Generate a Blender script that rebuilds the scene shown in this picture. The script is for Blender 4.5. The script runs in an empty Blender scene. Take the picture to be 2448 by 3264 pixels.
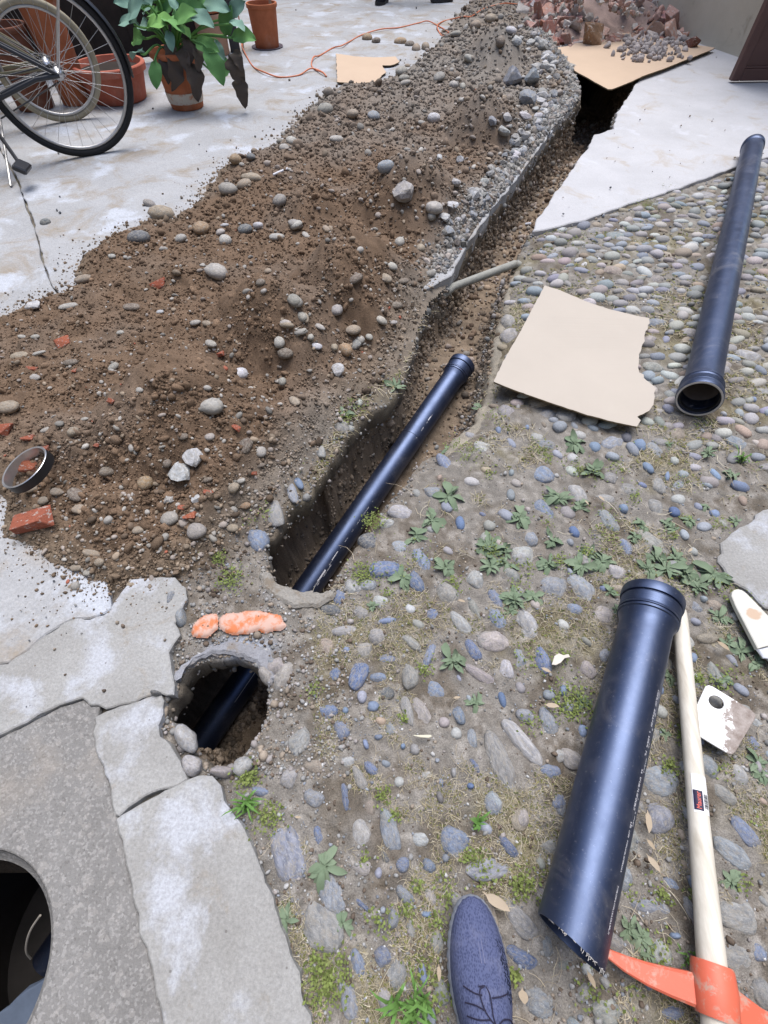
import bpy, math, random
import numpy as np
from mathutils import Vector, Matrix
from mathutils.geometry import tessellate_polygon

random.seed(7)
rng = np.random.default_rng(7)
sc = bpy.context.scene
col = sc.collection
PI = math.pi

# ------------------------------------------------------------------ camera, sky, sun, exposure
H = 1.10
F = 1508.0
TH = math.radians(54.7)
CT, ST = math.cos(TH), math.sin(TH)
cam_d = bpy.data.cameras.new('camera')
cam = bpy.data.objects.new('camera', cam_d)
col.objects.link(cam)
cam.location = (0, 0, H)
cam.rotation_euler = (PI / 2 - TH, 0, 0)
cam_d.sensor_fit = 'VERTICAL'
cam_d.sensor_height = 36
cam_d.lens = F / 3264 * 36
cam_d.clip_start = 0.02
cam_d.clip_end = 200
sc.camera = cam

world = bpy.data.worlds.new('World')
sc.world = world
world.use_nodes = True
wn = world.node_tree
sky = wn.nodes.new('ShaderNodeTexSky')
sky.sky_type = 'NISHITA'
sky.sun_disc = False
SUN_EL, SUN_AZ = math.radians(71), math.radians(14)   # azimuth from +Y towards +X
sky.sun_elevation = SUN_EL
sky.sun_rotation = SUN_AZ
sky.dust_density = 1.5
wn.links.new(sky.outputs[0], wn.nodes['Background'].inputs[0])
wn.nodes['Background'].inputs[1].default_value = 0.13
sun_d = bpy.data.lights.new('sun', 'SUN')
sun = bpy.data.objects.new('sun', sun_d)
col.objects.link(sun)
sun_d.energy = 2.1
sun_d.angle = math.radians(45)
sun_d.color = (1.0, 0.955, 0.90)
sd = Vector((math.sin(SUN_AZ) * math.cos(SUN_EL), math.cos(SUN_AZ) * math.cos(SUN_EL), math.sin(SUN_EL)))
sun.rotation_euler = sd.to_track_quat('Z', 'Y').to_euler()
sun.location = (0, 0, 12)
sc.view_settings.view_transform = 'Standard'
sc.view_settings.look = 'None'
sc.view_settings.gamma = 1
sc.view_settings.exposure = 1.0
sc.view_settings.use_curve_mapping = False

# ------------------------------------------------------------------ helpers: projection
def G(u, v, z=0.0):
    """point of the plane at height z that shows at photo pixel (u, v)"""
    a = (np.asarray(u, float) - 1224) / F
    b = (np.asarray(v, float) - 1632) / F
    t = (H - z) / (ST + b * CT)
    return np.stack(np.broadcast_arrays(a * t, (CT - b * ST) * t, z * np.ones_like(t)), -1)

def V(u, v, z=0.0):
    return Vector(G(u, v, z).tolist())

def pxm(u, v, z=0.0):
    """photo pixels per metre there"""
    b = (np.asarray(v, float) - 1632) / F
    return F * (ST + b * CT) / (H - z)

def proj(p):
    p = np.asarray(p, float)
    x, y, z = p[..., 0], p[..., 1], p[..., 2] - H
    f = y * CT - z * ST
    d = -(y * ST + z * CT)
    return 1224 + F * x / f, 1632 + F * d / f, f

# ------------------------------------------------------------------ helpers: noise, polygons
def _h(ix, iy, iz, s):
    n = (ix * 374761393 + iy * 668265263 + iz * 2147483647 + s * 974634777) & 0xFFFFFFFF
    n = ((n ^ (n >> 13)) * 1274126177) & 0xFFFFFFFF
    n = (n ^ (n >> 16)) & 0xFFFF
    return n / 65535.0

def vn(x, y, z=0.0, s=0):
    x, y, z = np.broadcast_arrays(np.asarray(x, float), np.asarray(y, float), np.asarray(z, float))
    xi, yi, zi = np.floor(x), np.floor(y), np.floor(z)
    fx, fy, fz = x - xi, y - yi, z - zi
    fx, fy, fz = [t * t * (3 - 2 * t) for t in (fx, fy, fz)]
    xi, yi, zi = xi.astype(np.int64), yi.astype(np.int64), zi.astype(np.int64)
    r = 0
    for a in (0, 1):
        wa = fx if a else 1 - fx
        for b in (0, 1):
            wb = fy if b else 1 - fy
            for c in (0, 1):
                wc = fz if c else 1 - fz
                r = r + wa * wb * wc * _h(xi + a, yi + b, zi + c, s)
    return r * 2 - 1

def fbm(x, y, z=0.0, s=0, o=4):
    r, a, t = 0, 1.0, 0
    for i in range(o):
        k = 2.03 ** i
        r = r + a * vn(x * k + 7.3 * i, y * k + 3.1 * i, np.asarray(z) * k, s + i)
        t += a
        a *= 0.52
    return r / t

def sm(a, b, x):
    t = np.clip((x - a) / (b - a), 0, 1)
    return t * t * (3 - 2 * t)

def sdpoly(x, y, poly, near=False):
    """signed distance, negative inside; optionally the nearest outline point"""
    P = np.asarray(poly, float)[:, :2]
    Q = np.roll(P, -1, 0)
    x = np.asarray(x, float); y = np.asarray(y, float)
    best = np.full(x.shape, 1e9); nx = np.zeros(x.shape); ny = np.zeros(x.shape)
    ins = np.zeros(x.shape, bool)
    for (ax, ay), (bx, by) in zip(P, Q):
        dx, dy = bx - ax, by - ay
        L = dx * dx + dy * dy + 1e-12
        t = np.clip(((x - ax) * dx + (y - ay) * dy) / L, 0, 1)
        px, py = ax + t * dx, ay + t * dy
        d = (x - px) ** 2 + (y - py) ** 2
        m = d < best
        best = np.where(m, d, best)
        if near:
            nx = np.where(m, px, nx); ny = np.where(m, py, ny)
        c = ((ay > y) != (by > y))
        with np.errstate(divide='ignore', invalid='ignore'):
            ins ^= c & (x < (bx - ax) * (y - ay) / ((by - ay) if abs(by - ay) > 1e-12 else 1e-12) + ax)
    s = np.sqrt(best) * np.where(ins, -1, 1)
    return (s, nx, ny) if near else s

def gpoly(px):
    return [tuple(G(u, v)[:2]) for u, v in px]

def rough(poly, step=0.02, amp=0.006, seed=3, freq=22, skip=None):
    """subdivide an outline and make it ragged"""
    out = []
    n = len(poly)
    for i in range(n):
        a = np.array(poly[i][:2]); b = np.array(poly[(i + 1) % n][:2])
        L = np.linalg.norm(b - a)
        k = max(1, int(L / step))
        nrm = np.array([-(b - a)[1], (b - a)[0]]) / max(L, 1e-9)
        for j in range(k):
            p = a + (b - a) * j / k
            am = 0 if (skip and i in skip) else amp
            w = am * (float(fbm(p[0] * freq, p[1] * freq, 0, seed, 4)) * 2.2)
            out.append(tuple(p + nrm * w))
    return out

# ------------------------------------------------------------------ helpers: meshes and objects
def npmesh(name, verts, faces, smooth=True, cols=None):
    me = bpy.data.meshes.new(name)
    verts = np.asarray(verts, np.float32)
    faces = np.asarray(faces, np.int32)
    k = faces.shape[1]
    me.vertices.add(len(verts)); me.vertices.foreach_set('co', verts.ravel())
    me.loops.add(faces.size); me.loops.foreach_set('vertex_index', faces.ravel())
    me.polygons.add(len(faces))
    me.polygons.foreach_set('loop_start', np.arange(0, faces.size, k, dtype=np.int32))
    me.polygons.foreach_set('use_smooth', np.full(len(faces), smooth))
    me.update(calc_edges=True)
    if cols is not None:
        a = me.attributes.new('Col', 'FLOAT_COLOR', 'POINT')
        c = np.ones((len(verts), 4), np.float32); c[:, :3] = cols
        a.data.foreach_set('color', c.ravel())
    return me

def link(name, me, mat=None, parent=None, loc=None):
    o = bpy.data.objects.new(name, me)
    col.objects.link(o)
    if mat is not None and me is not None and len(me.materials) == 0:
        me.materials.append(mat)
    if parent is not None:
        o.parent = parent
    if loc is not None:
        o.location = loc
    return o

def tag(o, label=None, cat=None, group=None, kind=None):
    if label: o['label'] = label
    if cat: o['category'] = cat
    if group: o['group'] = group
    if kind: o['kind'] = kind
    return o

def empty(name, loc, label, cat, group=None):
    o = bpy.data.objects.new(name, None)
    col.objects.link(o)
    o.location = loc
    o.empty_display_size = 0.05
    return tag(o, label, cat, group)

class MB:
    """collects shapes in world space, links them as one mesh"""
    def __init__(s): s.v = []; s.f = []
    def add(s, vs, fs):
        n = len(s.v); s.v += [tuple(p) for p in vs]; s.f += [tuple(i + n for i in f) for f in fs]; return s
    def box(s, c, d, rot=None, bev=0.0):
        c = Vector(c); hx, hy, hz = [t / 2 for t in d]
        R = rot if rot is not None else Matrix.Identity(3)
        vs, fs = [], []
        if bev <= 0:
            for z in (-hz, hz):
                for x, y in ((-hx, -hy), (hx, -hy), (hx, hy), (-hx, hy)):
                    vs.append(c + R @ Vector((x, y, z)))
            fs = [(0, 3, 2, 1), (4, 5, 6, 7), (0, 1, 5, 4), (1, 2, 6, 5), (2, 3, 7, 6), (3, 0, 4, 7)]
        else:
            b = bev
            rings = [(-hz, b), (-hz + b, 0), (hz - b, 0), (hz, b)]
            for z, k in rings:
                X, Y = hx - k, hy - k
                for x, y in ((-X + b, -Y), (X - b, -Y), (X, -Y + b), (X, Y - b), (X - b, Y), (-X + b, Y), (-X, Y - b), (-X, -Y + b)):
                    vs.append(c + R @ Vector((x, y, z)))
            for r in range(3):
                for i in range(8):
                    j = (i + 1) % 8
                    fs.append((r * 8 + i, r * 8 + j, r * 8 + 8 + j, r * 8 + 8 + i))
            fs.append(tuple(range(7, -1, -1))); fs.append(tuple(range(24, 32)))
        return s.add(vs, fs)
    def tube(s, pts, r, seg=10, cap=True, sy=1.0):
        pts = [Vector(p) for p in pts]
        rs = r if isinstance(r, (list, tuple)) else [r] * len(pts)
        n = len(pts); vs, fs = [], []
        T = (pts[1] - pts[0]).normalized()
        up = Vector((0, 0, 1)) if abs(T.z) < 0.9 else Vector((1, 0, 0))
        A = T.cross(up).normalized(); B = A.cross(T).normalized()
        for i, p in enumerate(pts):
            if i == 0: t = pts[1] - pts[0]
            elif i == n - 1: t = pts[-1] - pts[-2]
            else: t = pts[i + 1] - pts[i - 1]
            t.normalize()
            A = (A - t * A.dot(t)).normalized(); B = t.cross(A).normalized()
            for k in range(seg):
                a = 2 * PI * k / seg
                vs.append(p + A * math.cos(a) * rs[i] + B * math.sin(a) * rs[i] * sy)
        for i in range(n - 1):
            for k in range(seg):
                k2 = (k + 1) % seg
                fs.append((i * seg + k, i * seg + k2, (i + 1) * seg + k2, (i + 1) * seg + k))
        if cap:
            fs.append(tuple(range(seg - 1, -1, -1))); fs.append(tuple((n - 1) * seg + k for k in range(seg)))
        return s.add(vs, fs)
    def lathe(s, o, ax, prof, seg=32, closed=False, tilt_end=None):
        """prof: (distance along the axis, radius); closed joins last ring to first"""
        o = Vector(o); ax = Vector(ax).normalized()
        up = Vector((0, 0, 1)) if abs(ax.z) < 0.9 else Vector((1, 0, 0))
        A = ax.cross(up).normalized(); B = A.cross(ax).normalized()
        vs, fs = [], []
        for (d, r) in prof:
            for k in range(seg):
                a = 2 * PI * k / seg
                dd = d
                if tilt_end is not None:
                    dd = tilt_end(d, r, a)
                vs.append(o + ax * dd + A * math.cos(a) * r + B * math.sin(a) * r)
        n = len(prof)
        for i in range(n if closed else n - 1):
            i2 = (i + 1) % n
            for k in range(seg):
                k2 = (k + 1) % seg
                fs.append((i * seg + k, i * seg + k2, i2 * seg + k2, i2 * seg + k))
        return s.add(vs, fs)
    def build(s, name, mat, parent=None, origin=None, smooth=True):
        og = Vector(origin) if origin is not None else (Vector(parent.location) if parent is not None and parent.parent is None else Vector((0, 0, 0)))
        if parent is not None and parent.parent is not None:
            og = Vector(parent.parent.location) + Vector(parent.location)
        me = bpy.data.meshes.new(name)
        me.from_pydata([tuple(Vector(v) - og) for v in s.v], [], s.f)
        me.update()
        for p in me.polygons: p.use_smooth = smooth
        if smooth:
            try: me.set_sharp_from_angle(angle=math.radians(42))
            except Exception: pass
        o = link(name, me, mat, parent)
        if parent is None: o.location = og
        return o

def slabmesh(outline, top, thick, bev=0.005, holes=(), wob=0.004, seed=1):
    """thick plate with an n-sided outline; returns verts, faces"""
    vs, fs = [], []
    loops = [list(outline)] + [list(h) for h in holes]
    tops = []
    for li, lp in enumerate(loops):
        n = len(lp)
        P = [Vector((p[0], p[1], 0)) for p in lp]
        area = sum(P[i].x * P[(i + 1) % n].y - P[(i + 1) % n].x * P[i].y for i in range(n))
        if (area < 0) == (li == 0): P.reverse()
        ring0, ring1, ring2, ring3 = [], [], [], []
        for i in range(n):
            t = (P[(i + 1) % n] - P[i - 1]); t.normalize()
            nr = Vector((t.y, -t.x, 0))
            w = float(vn(P[i].x * 40, P[i].y * 40, 0, seed)) * wob
            ring0.append(P[i] - nr * bev + Vector((0, 0, top)))
            ring1.append(P[i] + Vector((0, 0, top - bev * 0.8)))
            ring2.append(P[i] + nr * w + Vector((0, 0, top - thick * 0.5)))
            ring3.append(P[i] - nr * abs(w) * 2 + Vector((0, 0, top - thick)))
        b = len(vs)
        vs += ring0 + ring1 + ring2 + ring3
        tops.append((b, ring0))
        for r in range(3):
            for i in range(n):
                j = (i + 1) % n
                fs.append((b + r * n + j, b + r * n + i, b + (r + 1) * n + i, b + (r + 1) * n + j))
    tri = tessellate_polygon([r for _, r in tops])
    idx = [b + i for b, r in tops for i in range(len(r))]
    for t in tri:
        a, b_, c = [vs[idx[i]] for i in t]
        f = tuple(idx[i] for i in t)
        if (b_ - a).cross(c - a).z < 0: f = f[::-1]
        fs.append(f)
    return vs, fs

def slab(name, outline, top, thick, mat, parent=None, bev=0.005, holes=(), seed=1):
    v, f = slabmesh(outline, top, thick, bev, holes, seed=seed)
    m = MB(); m.add(v, f)
    return m.build(name, mat, parent, smooth=False)

# ------------------------------------------------------------------ materials
class NT:
    def __init__(s, name):
        s.m = bpy.data.materials.new(name); s.m.use_nodes = True
        s.t = s.m.node_tree; s.b = s.t.nodes['Principled BSDF']
        s.tc = s.t.nodes.new('ShaderNodeTexCoord')
        s.co = s.tc.outputs['Object']
    def n(s, t, **k):
        x = s.t.nodes.new(t)
        for a, b in k.items(): setattr(x, a, b)
        return x
    def link(s, a, b): s.t.links.new(a, b)
    def noise(s, scale, detail=4, rough=.55, co=None, dist=0):
        x = s.n('ShaderNodeTexNoise'); x.inputs['Scale'].default_value = scale
        x.inputs['Detail'].default_value = detail; x.inputs['Roughness'].default_value = rough
        x.inputs['Distortion'].default_value = dist
        s.link(co or s.co, x.inputs['Vector']); return x.outputs[0]
    def vor(s, scale, co=None, feat='F1', out='Distance'):
        x = s.n('ShaderNodeTexVoronoi', feature=feat); x.inputs['Scale'].default_value = scale
        s.link(co or s.co, x.inputs['Vector']); return x.outputs[out]
    def ramp(s, src, stops):
        x = s.n('ShaderNodeValToRGB'); e = x.color_ramp.elements
        while len(e) < len(stops): e.new(.5)
        for i, (p, c) in enumerate(stops):
            e[i].position = p; e[i].color = (*c, 1) if len(c) == 3 else c
        s.link(src, x.inputs[0]); return x.outputs[0]
    def mr(s, src, a, b, c=0., d=1.):
        x = s.n('ShaderNodeMapRange'); s.link(src, x.inputs[0])
        for i, q in enumerate((a, b, c, d)): x.inputs[i + 1].default_value = q
        return x.outputs[0]
    def mix(s, f, a, b, mode='MIX'):
        x = s.n('ShaderNodeMix', data_type='RGBA', blend_type=mode)
        for q, i in ((f, 0), (a, 6), (b, 7)):
            if isinstance(q, (int, float)): x.inputs[i].default_value = q
            elif isinstance(q, tuple): x.inputs[i].default_value = (*q, 1)
            else: s.link(q, x.inputs[i])
        return x.outputs[2]
    def math(s, op, a, b):
        x = s.n('ShaderNodeMath', operation=op)
        for q, i in ((a, 0), (b, 1)):
            if isinstance(q, (int, float)): x.inputs[i].default_value = q
            else: s.link(q, x.inputs[i])
        return x.outputs[0]
    def bump(s, src, strength, dist, prev=None):
        x = s.n('ShaderNodeBump'); x.inputs['Strength'].default_value = strength
        x.inputs['Distance'].default_value = dist; s.link(src, x.inputs['Height'])
        if prev is not None: s.link(prev, x.inputs['Normal'])
        return x.outputs[0]
    def out(s, color, rough=.85, spec=.3, normal=None, metal=0.):
        if isinstance(color, tuple): s.b.inputs['Base Color'].default_value = (*color, 1)
        else: s.link(color, s.b.inputs['Base Color'])
        if isinstance(rough, (int, float)): s.b.inputs['Roughness'].default_value = rough
        else: s.link(rough, s.b.inputs['Roughness'])
        s.b.inputs['Specular IOR Level'].default_value = spec
        s.b.inputs['Metallic'].default_value = metal
        if normal is not None: s.link(normal, s.b.inputs['Normal'])
        return s.m

def m_concrete(name, c1, c2, stain, light=None, st=(.58, .75), lt=(.6, .72), sc1=2.2, pits=.5, grain=1.0, speck=0.35):
    k = NT(name)
    base = k.mix(k.mr(k.noise(sc1, 8, .65), .35, .65), c1, c2)
    base = k.mix(k.mr(k.noise(sc1 * 1.7, 9, .7, dist=.6), st[0], st[1]), base, stain)
    if light: base = k.mix(k.mr(k.noise(sc1 * 1.3 + .37, 9, .62, dist=.3), lt[0], lt[1]), base, light)
    fine = k.noise(160, 5, .7)
    base = k.mix(k.mr(fine, .3, .75, 0, 1), k.mix(speck, base, tuple(x * .35 for x in c1)), base)
    v = k.vor(38)
    pit = k.mr(k.math('ADD', v, k.math('MULTIPLY', k.noise(9, 3), .25)), .16, .2)
    base = k.mix(k.math('MULTIPLY', k.math('SUBTRACT', 1, pit), pits), base, (.09, .08, .075))
    h = k.math('ADD', k.math('MULTIPLY', k.noise(45, 6, .7), 1.), k.math('MULTIPLY', fine, .35))
    nb = k.bump(h, .55 * grain, .006)
    nb = k.bump(k.noise(6, 3), .3, .02, nb)
    return k.out(base, .88, .25, nb)

def m_col(name, rough=.85, spec=.25, fine=260, bmp=.35, bd=.003, vary=.35, tint=(.30, .28, .25), veins=False):
    """attribute colour with grain"""
    k = NT(name)
    a = k.n('ShaderNodeAttribute', attribute_name='Col')
    dark = k.mix(1., a.outputs[0], (1 - vary,) * 3, 'MULTIPLY')
    c = k.mix(k.mr(k.noise(fine, 4, .7), .35, .65), dark, a.outputs[0])
    c = k.mix(k.mr(k.noise(35, 5, .6), .58, .72, 0, .35), c, tint)
    nb = k.bump(k.noise(fine * .6, 4, .7), bmp, bd)
    return k.out(c, rough, spec, nb)

def m_stoneobj(name):
    """colour from the object, mottled: for stones that are objects"""
    k = NT(name)
    oi = k.n('ShaderNodeObjectInfo')
    off = k.n('ShaderNodeVectorMath', operation='ADD')
    k.link(k.co, off.inputs[0]); k.link(oi.outputs['Location'], off.inputs[1])
    co = off.outputs[0]
    wave = k.noise(1.6, 5, .7, co, 1.2)
    c = k.mix(k.mr(wave, .38, .62), k.mix(1., oi.outputs['Color'], (.50, .52, .56), 'MULTIPLY'), oi.outputs['Color'])
    c = k.mix(k.mr(k.noise(7, 7, .8, co), .52, .64, 0, .75), c, k.mix(.55, oi.outputs['Color'], (.55, .54, .51)))
    c = k.mix(k.mr(k.noise(3.1, 8, .8, co), .47, .62, 0, .8), c, (.29, .265, .225))
    nb = k.bump(k.noise(7, 8, .75, co), .7, .004)
    return k.out(c, .72, .35, nb)

def m_plain(name, c, rough=.5, spec=.5, metal=0., nz=None, var=.25):
    k = NT(name)
    cc = k.mix(k.mr(k.noise(nz or 20, 5, .65), .3, .7), tuple(x * (1 - var) for x in c), c)
    nb = k.bump(k.noise((nz or 20) * 4, 3), .12, .002)
    return k.out(cc, rough, spec, nb, metal)

M_soil = m_col('soil', .95, .15, 330, .6, .004, .5, (.075, .055, .04))
M_dirt = m_col('dirt', .93, .2, 380, .8, .004, .5, (.2, .18, .15))
M_peb = m_col('pebble', .78, .3, 240, .3, .002, .3, (.2, .17, .14))
M_stone = m_stoneobj('river_stone')
M_pave = m_concrete('pavement_concrete', (.36, .365, .375), (.44, .445, .46), (.32, .27, .21), (.52, .55, .61), st=(.50, .66), lt=(.55, .63), pits=.75, speck=.5)
M_paver = m_concrete('smooth_concrete', (.44, .44, .455), (.52, .52, .54), (.40, .34, .27), (.58, .59, .64), st=(.55, .72), pits=.4, grain=.6, speck=.3)
M_slab = m_concrete('old_slab_concrete', (.31, .305, .295), (.40, .40, .395), (.30, .26, .21), (.49, .51, .56), st=(.58, .72), lt=(.50, .60), pits=.6, sc1=4.5, speck=.5)
M_agg = m_concrete('aggregate_concrete', (.19, .185, .18), (.26, .255, .25), (.22, .19, .16), None, pits=.7, sc1=7, grain=2.2, speck=.75)
def m_agg():
    k = NT('aggregate_concrete')
    b = k.mix(k.mr(k.noise(6, 8, .65), .35, .65), (.165, .16, .155), (.225, .22, .215))
    vc = k.vor(260, out='Color')
    sp = k.n('ShaderNodeSeparateColor'); k.link(vc, sp.inputs[0])
    b = k.mix(k.mr(sp.outputs[0], .6, .95, 0, .35), b, (.42, .41, .40))
    b = k.mix(k.mr(sp.outputs[1], .9, .97, 0, .5), b, (.12, .115, .11))
    v2 = k.vor(110, out='Color'); s2 = k.n('ShaderNodeSeparateColor'); k.link(v2, s2.inputs[0])
    b = k.mix(k.mr(s2.outputs[0], .86, .92, 0, .25), b, (.38, .36, .34))
    b = k.mix(k.mr(k.noise(3, 5, .6), .55, .7, 0, .5), b, (.25, .21, .165))
    hb = k.math('ADD', k.math('MULTIPLY', k.vor(240), .4), k.math('MULTIPLY', k.noise(110, 6, .75), 1.2))
    return k.out(b, .9, .25, k.bump(hb, .7, .003))
M_agg = m_agg()
M_plaster = m_concrete('wall_plaster', (.50, .45, .36), (.57, .52, .43), (.3, .25, .19), None, pits=.1, grain=.4, speck=.1)
M_break = m_col('broken_edge', .9, .2, 150, .9, .008, .45, (.3, .29, .27))

def m_pipe(nm='black_plastic', dust=.22):
    k = NT(nm)
    n1 = k.noise(14, 6, .7, dist=.5)
    c = k.mix(k.mr(n1, .50, .72, 0, .5), (.006, .008, .018), (.05, .05, .062))
    c = k.mix(k.mr(k.noise(150, 5, .8), .60, .68, 0, .4), c, (.22, .22, .24))
    c = k.mix(k.mr(k.noise(4, 8, .8, dist=1.), .54, .68, 0, dust), c, (.20, .185, .17))
    r = k.mr(k.noise(9, 5, .7), .3, .7, .36, .5)
    nb = k.bump(k.noise(90, 3), .05, .001)
    m = k.out(c, r, .9, nb)
    k.b.inputs['IOR'].default_value = 1.75
    k.b.inputs['Specular Tint'].default_value = (.46, .60, 1., 1)
    return m
M_pipe = m_pipe(); M_pipe_dusty = m_pipe('dusty_black_plastic', .55)
M_pipe_in = m_plain('pipe_inner_grey', (.20, .17, .16), .5, .4)
M_seal = m_plain('rubber_black', (.012, .012, .014), .5, .5)
M_rimgrey = m_plain('socket_rim_grey', (.5, .48, .46), .5, .4)
M_white = m_plain('white_print', (.7, .7, .75), .6, .3)
M_chrome = m_plain('dull_chrome', (.62, .62, .64), .3, .5, .85)
M_galv = m_concrete('old_pipe_grey', (.30, .30, .27), (.38, .375, .34), (.17, .15, .12), None, sc1=12, pits=.3)

def m_card(name, c):
    k = NT(name)
    a = k.mix(k.mr(k.noise(3, 5, .6), .3, .7), tuple(x * .93 for x in c), c)
    a = k.mix(k.mr(k.noise(16, 8, .75), .66, .74, 0, .45), a, (.33, .27, .21))
    st = k.n('ShaderNodeMapping'); st.inputs['Scale'].default_value = (260, 8, 8); st.inputs['Rotation'].default_value = (0, 0, .5)
    k.link(k.co, st.inputs[0])
    nb = k.bump(k.noise(1, 2, .5, st.outputs[0]), .08, .002)
    return k.out(a, .85, .2, nb)
M_card = m_card('cardboard', (.44, .395, .345))
M_card2 = m_card('cardboard_tan', (.50, .38, .28))
M_cardedge = m_plain('cardboard_edge', (.2, .15, .09), .9, .1)

def m_terra(name, c, lime=.5):
    k = NT(name)
    a = k.mix(k.mr(k.noise(14, 6, .7), .3, .7), tuple(x * .7 for x in c), c)
    a = k.mix(k.mr(k.noise(5, 6, .65), .55, .7, 0, lime), a, (.45, .38, .32))
    return k.out(a, .85, .25, k.bump(k.noise(90, 4), .3, .003))
M_terra = m_terra('terracotta', (.42, .14, .065), .25)
M_terra2 = m_terra('terracotta_pink', (.44, .13, .085), .2)
M_brick = NT('broken_brick')
def _brick():
    k = M_brick
    oi = k.n('ShaderNodeObjectInfo')
    off = k.n('ShaderNodeVectorMath', operation='ADD')
    k.link(k.co, off.inputs[0]); k.link(oi.outputs['Location'], off.inputs[1])
    c = k.mix(k.mr(k.noise(5, 6, .7, off.outputs[0]), .35, .65), k.mix(1., oi.outputs['Color'], (.7, .68, .66), 'MULTIPLY'), oi.outputs['Color'])
    c = k.mix(k.mr(k.noise(2.2, 7, .7, off.outputs[0]), .56, .6, 0, .8), c, (.44, .40, .37))
    return k.out(c, .95, .15, k.bump(k.noise(12, 6, .7, off.outputs[0]), .7, .006))
M_brick = _brick()

def m_leaf(name, c, c2, tr=.25):
    k = NT(name)
    oi = k.n('ShaderNodeObjectInfo')
    base = k.mix(oi.outputs['Random'], c, c2)
    v = k.noise(60, 4, .6)
    base = k.mix(k.mr(v, .35, .7, 0, .5), base, tuple(min(1, x * 1.7) for x in c))
    m = k.out(base, .8, .2, k.bump(k.noise(120, 3), .3, .002))
    return m
M_weed = m_leaf('weed_leaf', (.12, .165, .105), (.175, .22, .15))
M_grass = m_leaf('grass_blade', (.10, .20, .05), (.14, .24, .07))
M_kale = m_leaf('broad_leaf', (.08, .19, .07), (.17, .34, .08))
M_kale2 = m_leaf('broad_leaf_blue', (.13, .23, .18), (.20, .31, .25))
M_dead = m_leaf('withered_leaf', (.06, .048, .042), (.10, .08, .065))
M_dry = m_leaf('dry_leaf', (.30, .24, .17), (.38, .32, .25))
M_straw = m_col('straw', .9, .2, 200, .1, .001, .2, (.3, .26, .17))
M_wood = NT('handle_wood')
def _wood():
    k = M_wood
    st = k.n('ShaderNodeMapping'); st.inputs['Scale'].default_value = (60, 4, 60); st.inputs['Rotation'].default_value = (0, 0, math.radians(-3))
    k.link(k.co, st.inputs[0])
    c = k.mix(k.mr(k.noise(1, 6, .6, st.outputs[0]), .3, .7), (.46, .42, .35), (.70, .67, .60))
    c = k.mix(k.mr(k.noise(30, 4), .62, .75, 0, .3), c, (.35, .28, .2))
    return k.out(c, .6, .35, k.bump(k.noise(1, 4, .6, st.outputs[0]), .15, .001))
M_wood = _wood()
def m_paint(name, c, worn, lo, hi, rough=.5, scale=14):
    k = NT(name)
    b = k.mix(k.mr(k.noise(scale, 7, .7, dist=.4), lo, hi), c, worn)
    return k.out(b, rough, .4, k.bump(k.noise(80, 4), .15, .002))
M_orange = m_paint('orange_paint', (.60, .13, .075), (.46, .27, .21), .54, .64, .5, 34)
M_orangepipe = m_paint('orange_plastic', (.52, .16, .06), (.50, .33, .27), .42, .54, .7, 34)
M_rusty = m_paint('steel_dark', (.05, .05, .055), (.12, .09, .07), .5, .7, .5)
M_bike = m_plain('bicycle_black', (.014, .014, .018), .35, .5)
M_tyre = m_plain('tyre_rubber', (.016, .016, .018), .75, .3, nz=60)
M_tyre2 = m_plain('tyre_cream', (.33, .29, .21), .8, .3)
M_alu = m_plain('rim_aluminium', (.50, .49, .48), .35, .5, .6)
M_cable = m_plain('orange_cable', (.62, .20, .10), .5, .4)
M_dark = m_plain('dark_timber', (.035, .026, .022), .8, .2, nz=8, var=.5)
M_door = m_plain('brown_door_paint', (.11, .058, .052), .5, .4, nz=6)
M_shoe = NT('knit_fabric')
def _shoe():
    k = M_shoe
    st = k.n('ShaderNodeMapping'); st.inputs['Scale'].default_value = (1, .55, 1)
    k.link(k.co, st.inputs[0])
    w = k.vor(420, st.outputs[0])
    c = k.mix(k.mr(w, .2, .6), (.045, .055, .115), (.085, .10, .19))
    c = k.mix(k.mr(k.noise(28, 5, .7), .5, .7, 0, .5), c, (.17, .18, .27))
    return k.out(c, .9, .2, k.bump(w, .5, .002))
M_shoe = _shoe()
M_sole = m_plain('sole_grey', (.26, .28, .34), .7, .3, nz=30)
M_lace = m_plain('lace_navy', (.022, .02, .045), .8, .3)
M_sock = m_plain('black_cloth', (.012, .012, .016), .95, .1)
M_denim = m_plain('dark_trousers', (.03, .035, .05), .95, .1)
M_skin = m_plain('skin', (.42, .25, .18), .6, .3)

# ------------------------------------------------------------------ layout (photo pixels projected onto the ground)
def c8(x, y): return (900 + x / 1.843, 1850 + y / 1.843)
LIP_L = [(854, 1811), (842, 1775), (838, 1715), (872, 1668), (925, 1600), (985, 1555), (1020, 1500), (1060, 1440), (1110, 1360), (1175, 1300),
         (1235, 1262), (1285, 1210), (1315, 1110), (1345, 1010), (1370, 950), (1425, 905), (1440, 870), (1462, 826), (1500, 762), (1560, 676),
         (1625, 598), (1682, 520), (1738, 446), (1775, 400), (1822, 350), (1856, 300), (1834, 229), (1768, 165), (1730, 110)]
LIP_R = [(1900, 100), (2027, 262), (1990, 320), (1965, 358), (1957, 408), (1896, 428), (1870, 474), (1838, 510), (1812, 558), (1773, 609), (1738, 662),
         (1712, 700), (1690, 735), (1668, 775), (1640, 822), (1615, 862), (1598, 905), (1588, 960), (1570, 1030), (1552, 1110), (1540, 1190),
         (1522, 1250), (1488, 1310), (1430, 1360), (1372, 1420), (1330, 1475), (1285, 1538), (1230, 1592), (1190, 1660), (1150, 1712), (1105, 1768),
         (1072, 1828), (1030, 1887), (965, 1882), (905, 1864), (872, 1850)]
O1 = gpoly(LIP_L + LIP_R)
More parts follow.
